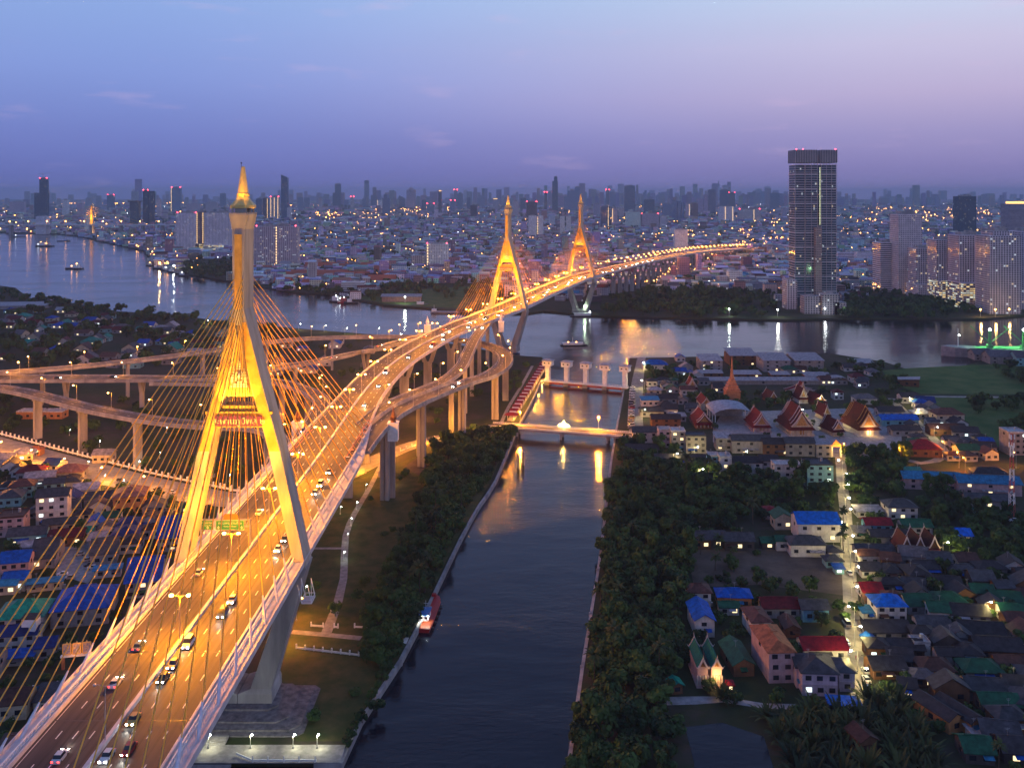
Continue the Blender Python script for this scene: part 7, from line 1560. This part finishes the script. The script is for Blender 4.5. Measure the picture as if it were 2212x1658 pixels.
fence([(640, 1400), (775, 1416)], 'long white pillar fence in the park right of the tower leg'); fence([(672, 1352), (698, 1354)], 'short white fence piece left of the park path'); fence([(722, 1355), (730, 1356)], 'tiny white fence piece at the park path'); fence([(766, 1355), (810, 1357)], 'short white fence piece right of the park path')
fence([(865, 975), (925, 952), (978, 940)], 'white fence beside the lit road beyond the tall pier', 5, 2.4)

# ---------------------------------------------------------------- boats
def hull(L, Wd, z0, z1, bow=.28, mat='hull', n=10, parent=None, name='hull', stern=.9):
    b = MB(); rings = []
    for i in range(n+1):
        t = i/n; y = -L/2+L*t; k = 1.0 if t < 1-bow else max(.03, sqrt(max(0, 1-((t-(1-bow))/bow)**2)))
        k *= stern+(1-stern)*min(1, t*5); up = max(0, (t-.7))*z1*1.0
        w0 = Wd/2*k; rings.append([(-w0*.8, y, z0), (w0*.8, y, z0), (w0, y, z1+up), (-w0, y, z1+up)])
    b.loft(rings); return b.build(name, M[mat], parent)
M['hull'] = plain('red_hull', (.42, .015, .02), .45); M['hull_dark'] = plain('dark_hull', (.03, .03, .04), .5); M['hull_grey'] = noisy('grey_hull', (.22, .2, .22), (.34, .3, .32), .3, .6); M['blue_roof'] = plain('blue_cabin_roof', (.01, .12, .38), .4); M['orange_deck'] = plain('orange_deck', (.8, .12, .02), .55)
pb, pf = P(905, 1366, 0), P(935, 1291, 0); d_ = pf-pb; c = (pb+pf)/2; Lt = d_.length
tug = empty('tugboat', (c.x+1.0, c.y, 0), atan2(d_.y, d_.x)-pi/2); tag(tug, 'red tugboat with blue roofed white cabin moored at the left canal wall', 'tugboat')
hull(Lt, 7.2, -.5, 1.5, .38, 'hull', 12, tug)
MB().box((0, -Lt*.36, 1.52), (6.2, Lt*.24, .06)).build('aft_deck', M['orange_deck'], tug); MB().box((0, -Lt*.498, .5), (6.2, .1, .9)).build('name_band', M['blue_roof'], tug)
cbn = MB().box((-.4, -Lt*.2, 1.55), (3.6, Lt*.2, 2.3)).build('cabin', M['white_paint'], tug); MB().box((-.4, -Lt*.2, 3.9), (4.2, Lt*.24, .25)).build('roof', M['blue_roof'], cbn)
for s_ in (-1, 1): MB().box((-.4+s_*.9, -Lt*.3-.05, 2.4), (1.1, .1, .9)).build('window', M['glass'], cbn)
for s_ in (-1, 1): MB().box((s_*3.4, -Lt*.11, 1.5), (.25, Lt*.74, .5)).build('bulwark', M['hull'], tug)
MB().tube((-.4, -Lt*.14, 4), (-.4, -Lt*.14, 7.5), .07, 5).beam((-1.2, -Lt*.14, 6.4), (.4, -Lt*.14, 6.4), .08, .08).build('mast', M['white_paint'], tug)
b = MB()
for i in range(10): b.lathe((3.75 if i % 2 else -3.75, -Lt*.4+i//2*Lt*.16, .6), [(.2, -.25), (.5, -.2), (.5, .2), (.2, .25)], 8)
b.build('tyre_fenders', M['dark_metal'], tug); MB().lathe((0, Lt*.08, 1.55), [(.9, 0), (.9, .4), (.4, .5)], 8).build('hatch', M['steel'], tug); MB().box((0, Lt*.40, 2.2), (1.6, 1.4, .9)).build('bow_winch', M['hull'], tug)
plight(tug, (1.2, -Lt*.32, 4.0), 900, (.9, 1, .9), .15); plight(tug, (-1.6, -Lt*.38, 3.0), 350, (1, .9, .7), .15); MB().ball((1.4, -Lt*.31, 3.6), .16, 6, 4).build('deck_lamp', M['white_lamp'], tug)
q = P(874, 1397, 0); sb = empty('small_boat', (q.x, q.y, 0), atan2(d_.y, d_.x)-pi/2); tag(sb, 'little boat with white canopy moored behind the red tugboat', 'boat'); hull(6.5, 2.2, -.3, .7, .3, 'hull_dark', 8, sb); MB().box((0, .4, 2.2), (2.1, 4.4, .15)).build('canopy', M['white_paint'], sb)
b = MB()
for x in (-.9, .9):
    for y in (-1.6, 2.4): b.tube((x, y, .6), (x, y, 2.2), .05, 4)
b.build('canopy_posts', M['steel'], sb)
def boat(px, py, L, Wd, rot, label, cabins, mat='hull_dark', lights_=(), name='work_boat', cat='boat', zh=2.2, group='boats on the wide river'):
    p = P(px, py, 0); root = empty(name, (p.x, p.y, 0), radians(rot)-pi/2); tag(root, label, cat, group); hull(L, Wd, -.5, zh, .25, mat, 10, root)
    for i, (y, w_, l_, h_, m_) in enumerate(cabins): MB().box((0, y*L, zh), (w_, l_, h_)).box((0, y*L, zh+h_), (w_*1.12, l_*1.1, .3)).build('cabin', M[m_], root)
    MB().tube((0, cabins[0][0]*L, zh), (0, cabins[0][0]*L, zh+cabins[0][3]+6), .2, 5).build('mast', M['white_paint'], root)
    for (x, y, z, m_, pw) in lights_:
        MB().ball((x, y*L, z), 1.0 if p.y > 800 else .5, 6, 4).build('deck_lamp', M[m_], root); plight(root, (x, y*L, z-.2), pw, (1, .75, .4) if 'sod' in m_ else (.85, 1, .95), .6)
    return root
boat(1240, 746, 30, 6, 4, 'long river ferry with rows of warm lights heading past the floodgates', [(-.05, 5, 22, 2.0, 'lit_ferry')] if False else [(-.05, 5, 21, 2.0, 'white_paint')], 'hull_dark', [(-3, -.2, 2.8, 'sodium_far', 600), (-3, .1, 2.8, 'sodium_far', 600)], 'ferry', 'ferry', 1.0)
boat(728, 652, 26, 9, 170, 'dark tug with bright deck lights near the far bank', [(.1, 6, 8, 6, 'white_paint')], 'hull_dark', [(3, .1, 9, 'white_far', 5000), (0, -.2, 6, 'white_far', 3500)], 'tugboat', 'tugboat')
boat(745, 654, 24, 8, 175, 'red lit tug tied beside the dark tug', [(.1, 5, 8, 5, 'paint_red')], 'hull', [(3, .1, 8, 'white_far', 3000)], 'tugboat', 'tugboat'); boat(758, 655, 22, 7, 178, 'small brown tug right of the red lit tug', [(.1, 5, 6, 4, 'white_paint')], 'hull_dark', [], 'tugboat', 'tugboat')
boat(96, 532, 60, 16, 175, 'large lit work vessel with tall mast on the left reach', [(.1, 10, 18, 9, 'white_paint'), (-.2, 9, 12, 4, 'steel')], 'hull_dark', [(0, .2, 14, 'sodium_far', 40000), (0, -.1, 9, 'sodium_far', 30000), (0, .35, 7, 'white_far', 20000)], 'work_boat', 'boat', 3)
boat(160, 581, 40, 11, 178, 'bright tug pair casting a golden reflection on the left reach', [(-.15, 8, 10, 8, 'white_paint')], 'hull_dark', [(0, -.15, 12, 'sodium_far', 26000), (-3, .1, 7, 'sodium_far', 14000)], 'tugboat', 'tugboat', 2.5)
boat(42, 512, 50, 12, 175, 'dark low barge at the far left of the river', [(.3, 8, 8, 4, 'steel')], 'hull_dark', [(0, .3, 8, 'white_far', 5000)], 'barge', 'barge', 2); boat(138, 521, 44, 12, 2, 'dark low barge right of the large lit vessel', [(.3, 8, 8, 4, 'steel')], 'hull_dark', [], 'barge', 'barge', 2)
boat(978, 676, 62, 14, 178, 'long flat cargo barge lying before the middle tower', [(.42, 8, 6, 3, 'white_paint')], 'hull_grey', [], 'barge', 'barge', 2); boat(1068, 672, 30, 8, 175, 'small barge beside the long cargo barge', [(.3, 6, 8, 3, 'white_paint')], 'hull_dark', [], 'barge', 'barge')
boat(1258, 683, 34, 8, 3, 'pleasure boat with white roof below the farthest tower', [(0, 6, 22, 3, 'white_paint')], 'hull_dark', [(0, .3, 6, 'white_far', 3000)], 'ferry', 'ferry', 1.2); boat(908, 660, 26, 7, 0, 'low boat at the far lawn', [(0, 5, 10, 3, 'white_paint')], 'hull_dark', [], 'work_boat', 'boat')
for i, (x, y) in enumerate(((326, 574), (340, 580), (360, 584), (372, 588), (395, 596))): boat(x, y, 26, 8, 170-i*4, 'dark moored boat at the lit landing below the white slabs', [(.1, 5, 8, 4, 'white_paint')], 'hull_dark', [(0, .1, 7, 'sodium_far' if i < 2 else 'white_far', 7000)] if i % 2 == 0 else [], 'moored_boat', 'boat')
# cargo ship at the right dock with green lit cranes
p = P(2140, 778, 0); ship = empty('cargo_ship', (p.x+38, p.y+24, 0), radians(178)-pi/2); tag(ship, 'long grey cargo ship at the right dock with green floodlit cranes', 'ship'); hull(150, 22, -1, 8, .2, 'hull_grey', 14, ship)
M['green_paint'] = plain('green_deck', (.10, .38, .14), .6); MB().box((0, -10, 8.05), (17, 100, .6)).build('deck', M['green_paint'], ship)
for y in (-48, -8, 26):
    b = MB(); b.beam((0, y, 8), (0, y, 26), 2.2, 2.2); b.box((0, y, 8), (5, 5, 3.5)); b.build('crane_post', M['green_paint'], ship)
    MB().beam((0, y, 13), (6, y+17, 30), .9, .9).beam((0, y, 13), (-6, y-19, 31), .9, .9).build('crane_jib', M['green_paint'], ship); MB().ball((0, y, 27), 1.0, 6, 4).build('floodlight', M['white_lamp'], ship); plight(ship, (3.5, y, 25), 36000, (.45, 1, .45), .8)
MB().tube((0, 58, 8), (0, 58, 28), .5, 6, .3).beam((-2, 58, 21), (2, 58, 21), .4, .4).build('mast', M['white_paint'], ship); MB().ball((0, 57, 21), .6, 6, 4).build('mast_light', M['white_lamp'], ship)
# mooring piles in the canal
for i, (x, y) in enumerate(((1118, 1008), (1128, 1000), (1131, 1004), (1121, 1012))):
    p = P(x, y, 0); o = MB().tube((0, 0, -2), (0, 0, 8), .55, 8).build('mooring_pile', M['concrete'], None, loc=(p.x, p.y, 0)); tag(o, 'concrete mooring pile standing in the canal below the bridge', 'pile', 'mooring piles in the canal')
# distant cable stayed bridge over the left reach
p = P(188, 508, 0); s_ = p.y/FPX; lb = empty('distant_bridge', (p.x, p.y+40, 0), radians(-2)); tag(lb, 'distant cable stayed bridge with one gold lit pylon across the left reach', 'bridge')
hz_ = (508-443)*s_; MB().box((0, 0, 0), (14, 20, 45)).build('pier', M['concrete'], lb)
MB().loft([[(-5, -4, 45), (5, -4, 45), (5, 4, 45), (-5, 4, 45)], [(-2.5, -2.5, hz_), (2.5, -2.5, hz_), (2.5, 2.5, hz_), (-2.5, 2.5, hz_)]]).build('pylon', M['gold_lit'] if 'gold_lit' in M else M['gold_paint_and_floodlight'], lb)
MB().box((-150, 0, 38), (1300, 30, 4)).build('deck_slab', M['fascia'], lb)
for x in (-330, 120, 210, 290, 370): MB().box((x, 0, 0), (10, 18, 38)).build('pier', M['concrete'], lb)
for k in (-1, 1):
    b = MB()
    for i in range(6): b.tube((0, 0, hz_*(.95-.05*i)), (k*(45+36*(5-i)), 0, 42), .6, 4)
    b.build('stay_cables', M['cable'], lb)
flood(lb, -30, -60, 50, 0, 0, hz_*.7, 900000, 40); flood(lb, 30, -60, 50, 0, 0, hz_*.5, 500000, 40)
for i in range(16):
    x = -780+i*75; o = empty('street_lamp', (lb.location.x+x, lb.location.y, 41)); tag(o, 'tiny orange lamp on the distant left bridge', 'street lamp', 'lamps of the distant bridge'); MB().tube((0, 0, 0), (0, 0, 12), .5, 4).build('pole', M['steel'], o); MB().ball((0, 0, 13), 2.4, 6, 4).build('lamp_head', M['sodium_far'], o)
# bright bank lights whose reflections streak the river
for x, y, m_, pw, c_ in ((1263, 676, 'white_far', 12000, (.7, 1, .6)), (1782, 681, 'white_far', 7000, (.9, .97, 1)), (1822, 681, 'white_far', 7000, (.9, .97, 1)), (1575, 683, 'white_far', 15000, (.8, 1, .8)), (1680, 684, 'white_far', 15000, (1, 1, .8)), (2118, 684, 'sodium_far', 20000, (1, .6, .2)), (2150, 684, 'sodium_far', 15000, (1, .6, .2)), (2180, 683, 'sodium_far', 15000, (1, .6, .2)), (875, 655, 'white_far', 18000, (.9, 1, .8)), (135, 500, 'sodium_far', 500000, (1, .6, .2)),
                    (0, 499, 'sodium_far', 300000, (1, .55, .15)), (28, 499, 'sodium_far', 300000, (1, .55, .15)), (58, 499, 'sodium_far', 300000, (1, .55, .15)), (162, 502, 'sodium_far', 250000, (1, .55, .15)), (210, 506, 'sodium_far', 200000, (1, .55, .15)), (280, 525, 'white_far', 60000, (.9, 1, .9)), (332, 560, 'sodium_far', 60000, (1, .6, .2)), (345, 577, 'sodium_far', 50000, (1, .6, .2)), (376, 583, 'white_far', 30000, (.9, 1, .9))):
    p = P(x, y); o = empty('bank_lamp', (p.x, p.y, 2)); tag(o, 'bright %s lamp standing on the far river bank' % ('orange' if 'sod' in m_ else 'white'), 'street lamp', 'bright lamps on the far bank')
    MB().tube((0, 0, 0), (0, 0, 9), .25, 5).build('pole', M['steel'], o); MB().ball((0, 0, 9.6), max(.9, p.y*.0008), 7, 5).build('lamp_head', M[m_], o); plight(o, (0, -2, 9.5), pw*.5, c_, 1.2)

# ---------------------------------------------------------------- vehicles
M['car_paint'] = NT('car_paint').set(Roughness=.3).mat; _n = M['car_paint'].node_tree; _oi = _n.nodes.new('ShaderNodeObjectInfo'); _n.links.new(_oi.outputs['Color'], _n.nodes['Principled BSDF'].inputs['Base Color'])
M['headlight'] = emis('headlight', (1.0, .93, .8), 60.0, 'NONE'); M['taillight'] = emis('taillight', (1.0, .03, .02), 12.0, 'NONE'); M['tyre'] = plain('tyre', (.02, .02, .02), .9)
def car_proto(kind, lit=True):
    root = empty('car' if kind != 'truck' else 'truck', (0, 0, -500)); root['category'] = 'car' if kind != 'truck' else 'truck'; root['label'] = 'x'
    L_, W_, h1, h2 = {'sedan': (4.5, 1.8, .75, .6), 'van': (5.0, 1.95, 1.0, 1.0), 'truck': (8.5, 2.4, 1.1, 1.4)}[kind]
    b = MB(); b.loft([[(-W_/2, -L_/2, .35), (W_/2, -L_/2, .35), (W_/2, -L_/2, .35+h1*.8), (-W_/2, -L_/2, .35+h1*.8)], [(-W_/2, -L_/2+.5, .3), (W_/2, -L_/2+.5, .3), (W_/2, -L_/2+.5, .3+h1), (-W_/2, -L_/2+.5, .3+h1)], [(-W_/2, L_/2-1.0, .3), (W_/2, L_/2-1.0, .3), (W_/2, L_/2-1.0, .3+h1), (-W_/2, L_/2-1.0, .3+h1)], [(-W_/2, L_/2, .35), (W_/2, L_/2, .35), (W_/2, L_/2, .35+h1*.65), (-W_/2, L_/2, .35+h1*.65)]]); b.build('body', M['car_paint'], root)
    c = MB(); y0, y1 = (-L_*.36, L_*.2) if kind == 'sedan' else (-L_*.47, L_*.28) if kind == 'van' else (L_*.2, L_*.42); z = .3+h1
    c.loft([[(-W_*.46, y0, z), (W_*.46, y0, z), (W_*.46, y1, z), (-W_*.46, y1, z)], [(-W_*.38, y0+.35, z+h2), (W_*.38, y0+.35, z+h2), (W_*.38, y1-.5, z+h2), (-W_*.38, y1-.5, z+h2)]]); co = c.build('cabin', M['glass'], root); MB().box((0, (y0+y1)/2-.05, z+h2), (W_*.74, (y1-y0)-.9, .06)).build('roof', M['car_paint'], root)
    if kind == 'truck': MB().box((0, -L_*.14, 1.4), (2.4, L_*.6, 1.9)).build('cargo_box', M['car_paint'], root)
    for x in (-1, 1):
        for y in (-L_*.3, L_*.3): w_ = MB().tube((x*(W_/2-.15), y, .34), (x*(W_/2+.03), y, .34), .34, 8).build('wheel', M['tyre'], root)
        MB().box((x*W_*.36, L_/2+.01, .62), (.42, .12, .28)).build('headlight', M['headlight'] if lit else M['glass'], root); MB().box((x*W_*.38, -L_/2-.01, .72), (.38, .1, .2)).build('taillight', M['taillight'] if lit else M['paint_red'], root)
    if lit:
        l = bpy.data.lights.new('headlight_beam', 'SPOT'); l.energy = 1400; l.color = (1, .92, .75); l.spot_size = radians(55); l.spot_blend = .7; l.shadow_soft_size = .1
        o = bpy.data.objects.new('headlight_beam', l); COL.objects.link(o); o.parent = root; o.location = (0, L_/2+.2, .8); o.rotation_euler = (radians(84), 0, 0)
    return root
CP = {(k, l): car_proto(k, l) for k in ('sedan', 'van', 'truck') for l in (True, False)}
CCOL = [(.6, .6, .62), (.75, .75, .75), (.03, .03, .035), (.3, .02, .02), (.05, .08, .2), (.35, .36, .38), (.45, .3, .08)]; CN = ['silver', 'white', 'black', 'red', 'dark blue', 'grey', 'bronze']
def put_car(kind, lit, x, y, z, rot, where, group):
    i = rnd.randrange(7); o = copy_tree(CP[(kind, lit)], loc=(x, y, z), rot=rot, label='%s %s %s' % (CN[i], {'sedan': 'car', 'van': 'van', 'truck': 'truck'}[kind], where), group=group)
    for c in o.children:
        if c.name.startswith(('body', 'roof', 'cargo')): c.color = (*CCOL[i], 1)
    return o
def on_deck(path, lat, s_, forward, kind, where, group, lift=.03):
    r_ = along(path, 1e9, s_)
    if not r_: return
    p, r, d = r_[0]; put_car(kind, True, p[0]+r.x*lat, p[1]+r.y*lat, p[2]+lift, atan2(d.y, d.x)-pi/2+(0 if forward else pi), where, group)
bpy.context.view_layer.update()
CG = 'cars driving on the main road'
for px, py, kd in ((505, 1300, 0), (478, 1330, 1), (603, 1190, 0), (618, 1168, 0), (690, 1050, 1), (765, 985, 0), (245, 1640, 0), (350, 1440, 0), (676, 1068, 0), (712, 1022, 0), (780, 970, 0), (330, 1470, 0), (290, 1560, 0), (265, 1625, 0), (380, 1395, 1)):
    p = P(px, py, 48.1); dx = p.x+87
    for lane in (2.6, 6.2, 9.8, 13.2):
        if abs(dx-lane) < 1.9: dx = lane
    dx = min(max(dx, 2.6), 13.2); put_car('van' if kd else 'sedan', True, -87+dx, p.y, 48.2 if p.y < 400 else 46, pi, 'with headlights on coming along the right carriageway', CG)
for px, py in ((560, 1110), (430, 1240), (250, 1480), (130, 1640), (300, 1400), (640, 985)):
    p = P(px, py, 48.1); put_car('sedan', True, min(max(p.x, -99), -90), p.y, 48.15, 0, 'showing red tail lights on the left carriageway', CG)
sA = s_at_y(main, 1)
for i in range(46):
    s_ = s_at_y(main, 520)+i*27+rnd.uniform(-8, 8)
    if i < 8 and i % 2: continue
    on_deck(main, rnd.choice((2.6, 6.2, 9.8)), s_, False, rnd.choice(('sedan', 'sedan', 'van', 'truck')), 'with headlights on far along the main road', 'cars on the far part of the main road')
    if i % 2: on_deck(main, -rnd.choice((2.6, 6.2, 9.8)), s_+9, True, 'sedan', 'showing red tail lights far along the main road', 'cars on the far part of the main road')
on_deck(RAMPS['F'], 0, 95, True, 'van', 'with headlights on descending the snaking ramp', 'cars on the ramps'); on_deck(RAMPS['G'], 1, 175, False, 'sedan', 'with headlights on crossing the looping ramp', 'cars on the ramps'); on_deck(RAMPS['G'], -1.5, 190, False, 'sedan', 'with headlights on crossing the looping ramp', 'cars on the ramps')
for s_ in (60, 130, 170, 260, 340, 400): on_deck(RAMPS['A'], rnd.choice((-3, 1, 3)), s_, True, 'sedan', 'with headlights on driving the wide lit ramp', 'cars on the ramps', .06)
on_deck(RAMPS['D'], 1, 300, True, 'sedan', 'with tail lights on rounding the tight ramp', 'cars on the ramps')
for s_ in (35, 110, 150, 215, 330): on_deck(R_ORANGE, 3, s_, True, 'sedan', 'driving on the road under the interchange', 'cars on the ground roads')
PG = 'cars parked by the canalside road'
for i in range(17):
    t = i/16; px = 1363+t*-2+(1 if i % 2 else 0); p = P(1366-t*3, 838+t*88); put_car(rnd.choice(('sedan', 'van')), False, p.x, p.y, 2.06, rnd.choice((pi/2, -pi/2))+rnd.uniform(-.1, .1), 'parked in the row along the canalside road', PG)
for x, y in ((108+145*.0, 1190),): pass
for x, y, r_ in ((103, 1193, 0.3), (115, 1196, .3), (118, 1202, .3), (172, 1199, 1.9), (186, 1212, 1.9), (193, 1222, 1.9), (200, 1228, 1.9), (135, 1242, 1.8), (150, 1250, 1.8)):
    p = P(x, y); put_car('sedan', False, p.x, p.y, 2.05, r_, 'in the car park below the left cables', 'parked cars below the left cables')
for x, y in ((1838, 1350), (1837, 1390), (1860, 1452), (1862, 1470), (1865, 1490), (1843, 1240)):
    p = P(x, y); put_car('van' if y == 1350 else 'sedan', False, p.x+(-1.6 if y < 1400 else 1.4), p.y, 2.08, 0, 'parked on the village lane', 'cars on the village lane')
for x, y in ((2175, 1123), (2190, 1126), (2205, 1128), (2160, 1120), (1510, 1012), (120, 1015), (340, 1058), (370, 1065)):
    p = P(x, y); put_car('sedan', False, p.x, p.y, 2.07, 1.4, 'parked beside the settlement road', 'other parked cars')
# a few people on the lane
# ================================================================ remove the prototypes
for o in [x for x in COL.objects if x.parent is None and x.location.z < -400]:
    for c in list(o.children): bpy.data.objects.remove(c)
    bpy.data.objects.remove(o)
# ================================================================ haze
hz = MB(); hz.box((0, 12900, -5), (49000, 27000, 305))
m = bpy.data.materials.new('haze'); m.use_nodes = True; nt = m.node_tree; nt.nodes.clear()
ho = nt.nodes.new('ShaderNodeOutputMaterial'); pv = nt.nodes.new('ShaderNodeVolumePrincipled')
pv.inputs['Color'].default_value = (.76, .84, 1.0, 1); pv.inputs['Density'].default_value = 0.000058; pv.inputs['Anisotropy'].default_value = 0.0
nt.links.new(pv.outputs[0], ho.inputs['Volume'])
haze = hz.build('haze', m); haze['kind'] = 'stuff'
# ================================================================ tell look-alikes apart in their labels
TENS = {2: 'twenty', 3: 'thirty', 4: 'forty', 5: 'fifty'}
ORD = ['zeroth', 'first', 'second', 'third', 'fourth', 'fifth', 'sixth', 'seventh', 'eighth', 'ninth', 'tenth', 'eleventh', 'twelfth', 'thirteenth', 'fourteenth', 'fifteenth', 'sixteenth', 'seventeenth', 'eighteenth', 'nineteenth', 'twentieth']
def ordn(n):
    if n < len(ORD): return ORD[n]
    return (TENS[n//10] + '-' + ORD[n % 10]) if n % 10 else TENS[n//10][:-1] + 'ieth'
bpy.context.view_layer.update()
by = {}
for o in THINGS:
    try: by.setdefault(o['label'], []).append(o)
    except ReferenceError: pass
for lab, objs in by.items():
    n = len(objs)
    if n < 2: continue
    objs.sort(key=lambda o: o.location.y)
    if n <= 12:
        xs = [PX(o.location) for o in objs]
        if max(x[0] for x in xs)-min(x[0] for x in xs) > .6*(max(x[1] for x in xs)-min(x[1] for x in xs)):
            objs.sort(key=lambda o: PX(o.location)[0])
            for i, o in enumerate(objs): o['label'] = lab + ', %s from left' % ordn(i+1)
        else:
            for i, o in enumerate(objs): o['label'] = lab + ', %s nearest' % (ordn(i+1) if i else 'very')
    else:
        rows = max(2, int(round(sqrt(n*.7)))); per = -(-n//rows)
        for r_ in range(rows):
            sub = sorted(objs[r_*per:(r_+1)*per], key=lambda o: PX(o.location)[0])
            for i, o in enumerate(sub): o['label'] = lab + ', %s row, %s from left' % (('nearest' if r_ == 0 else ordn(r_+1)), ordn(i+1))
long_ = [o['label'] for o in THINGS if len(o['label'].split()) > 16]
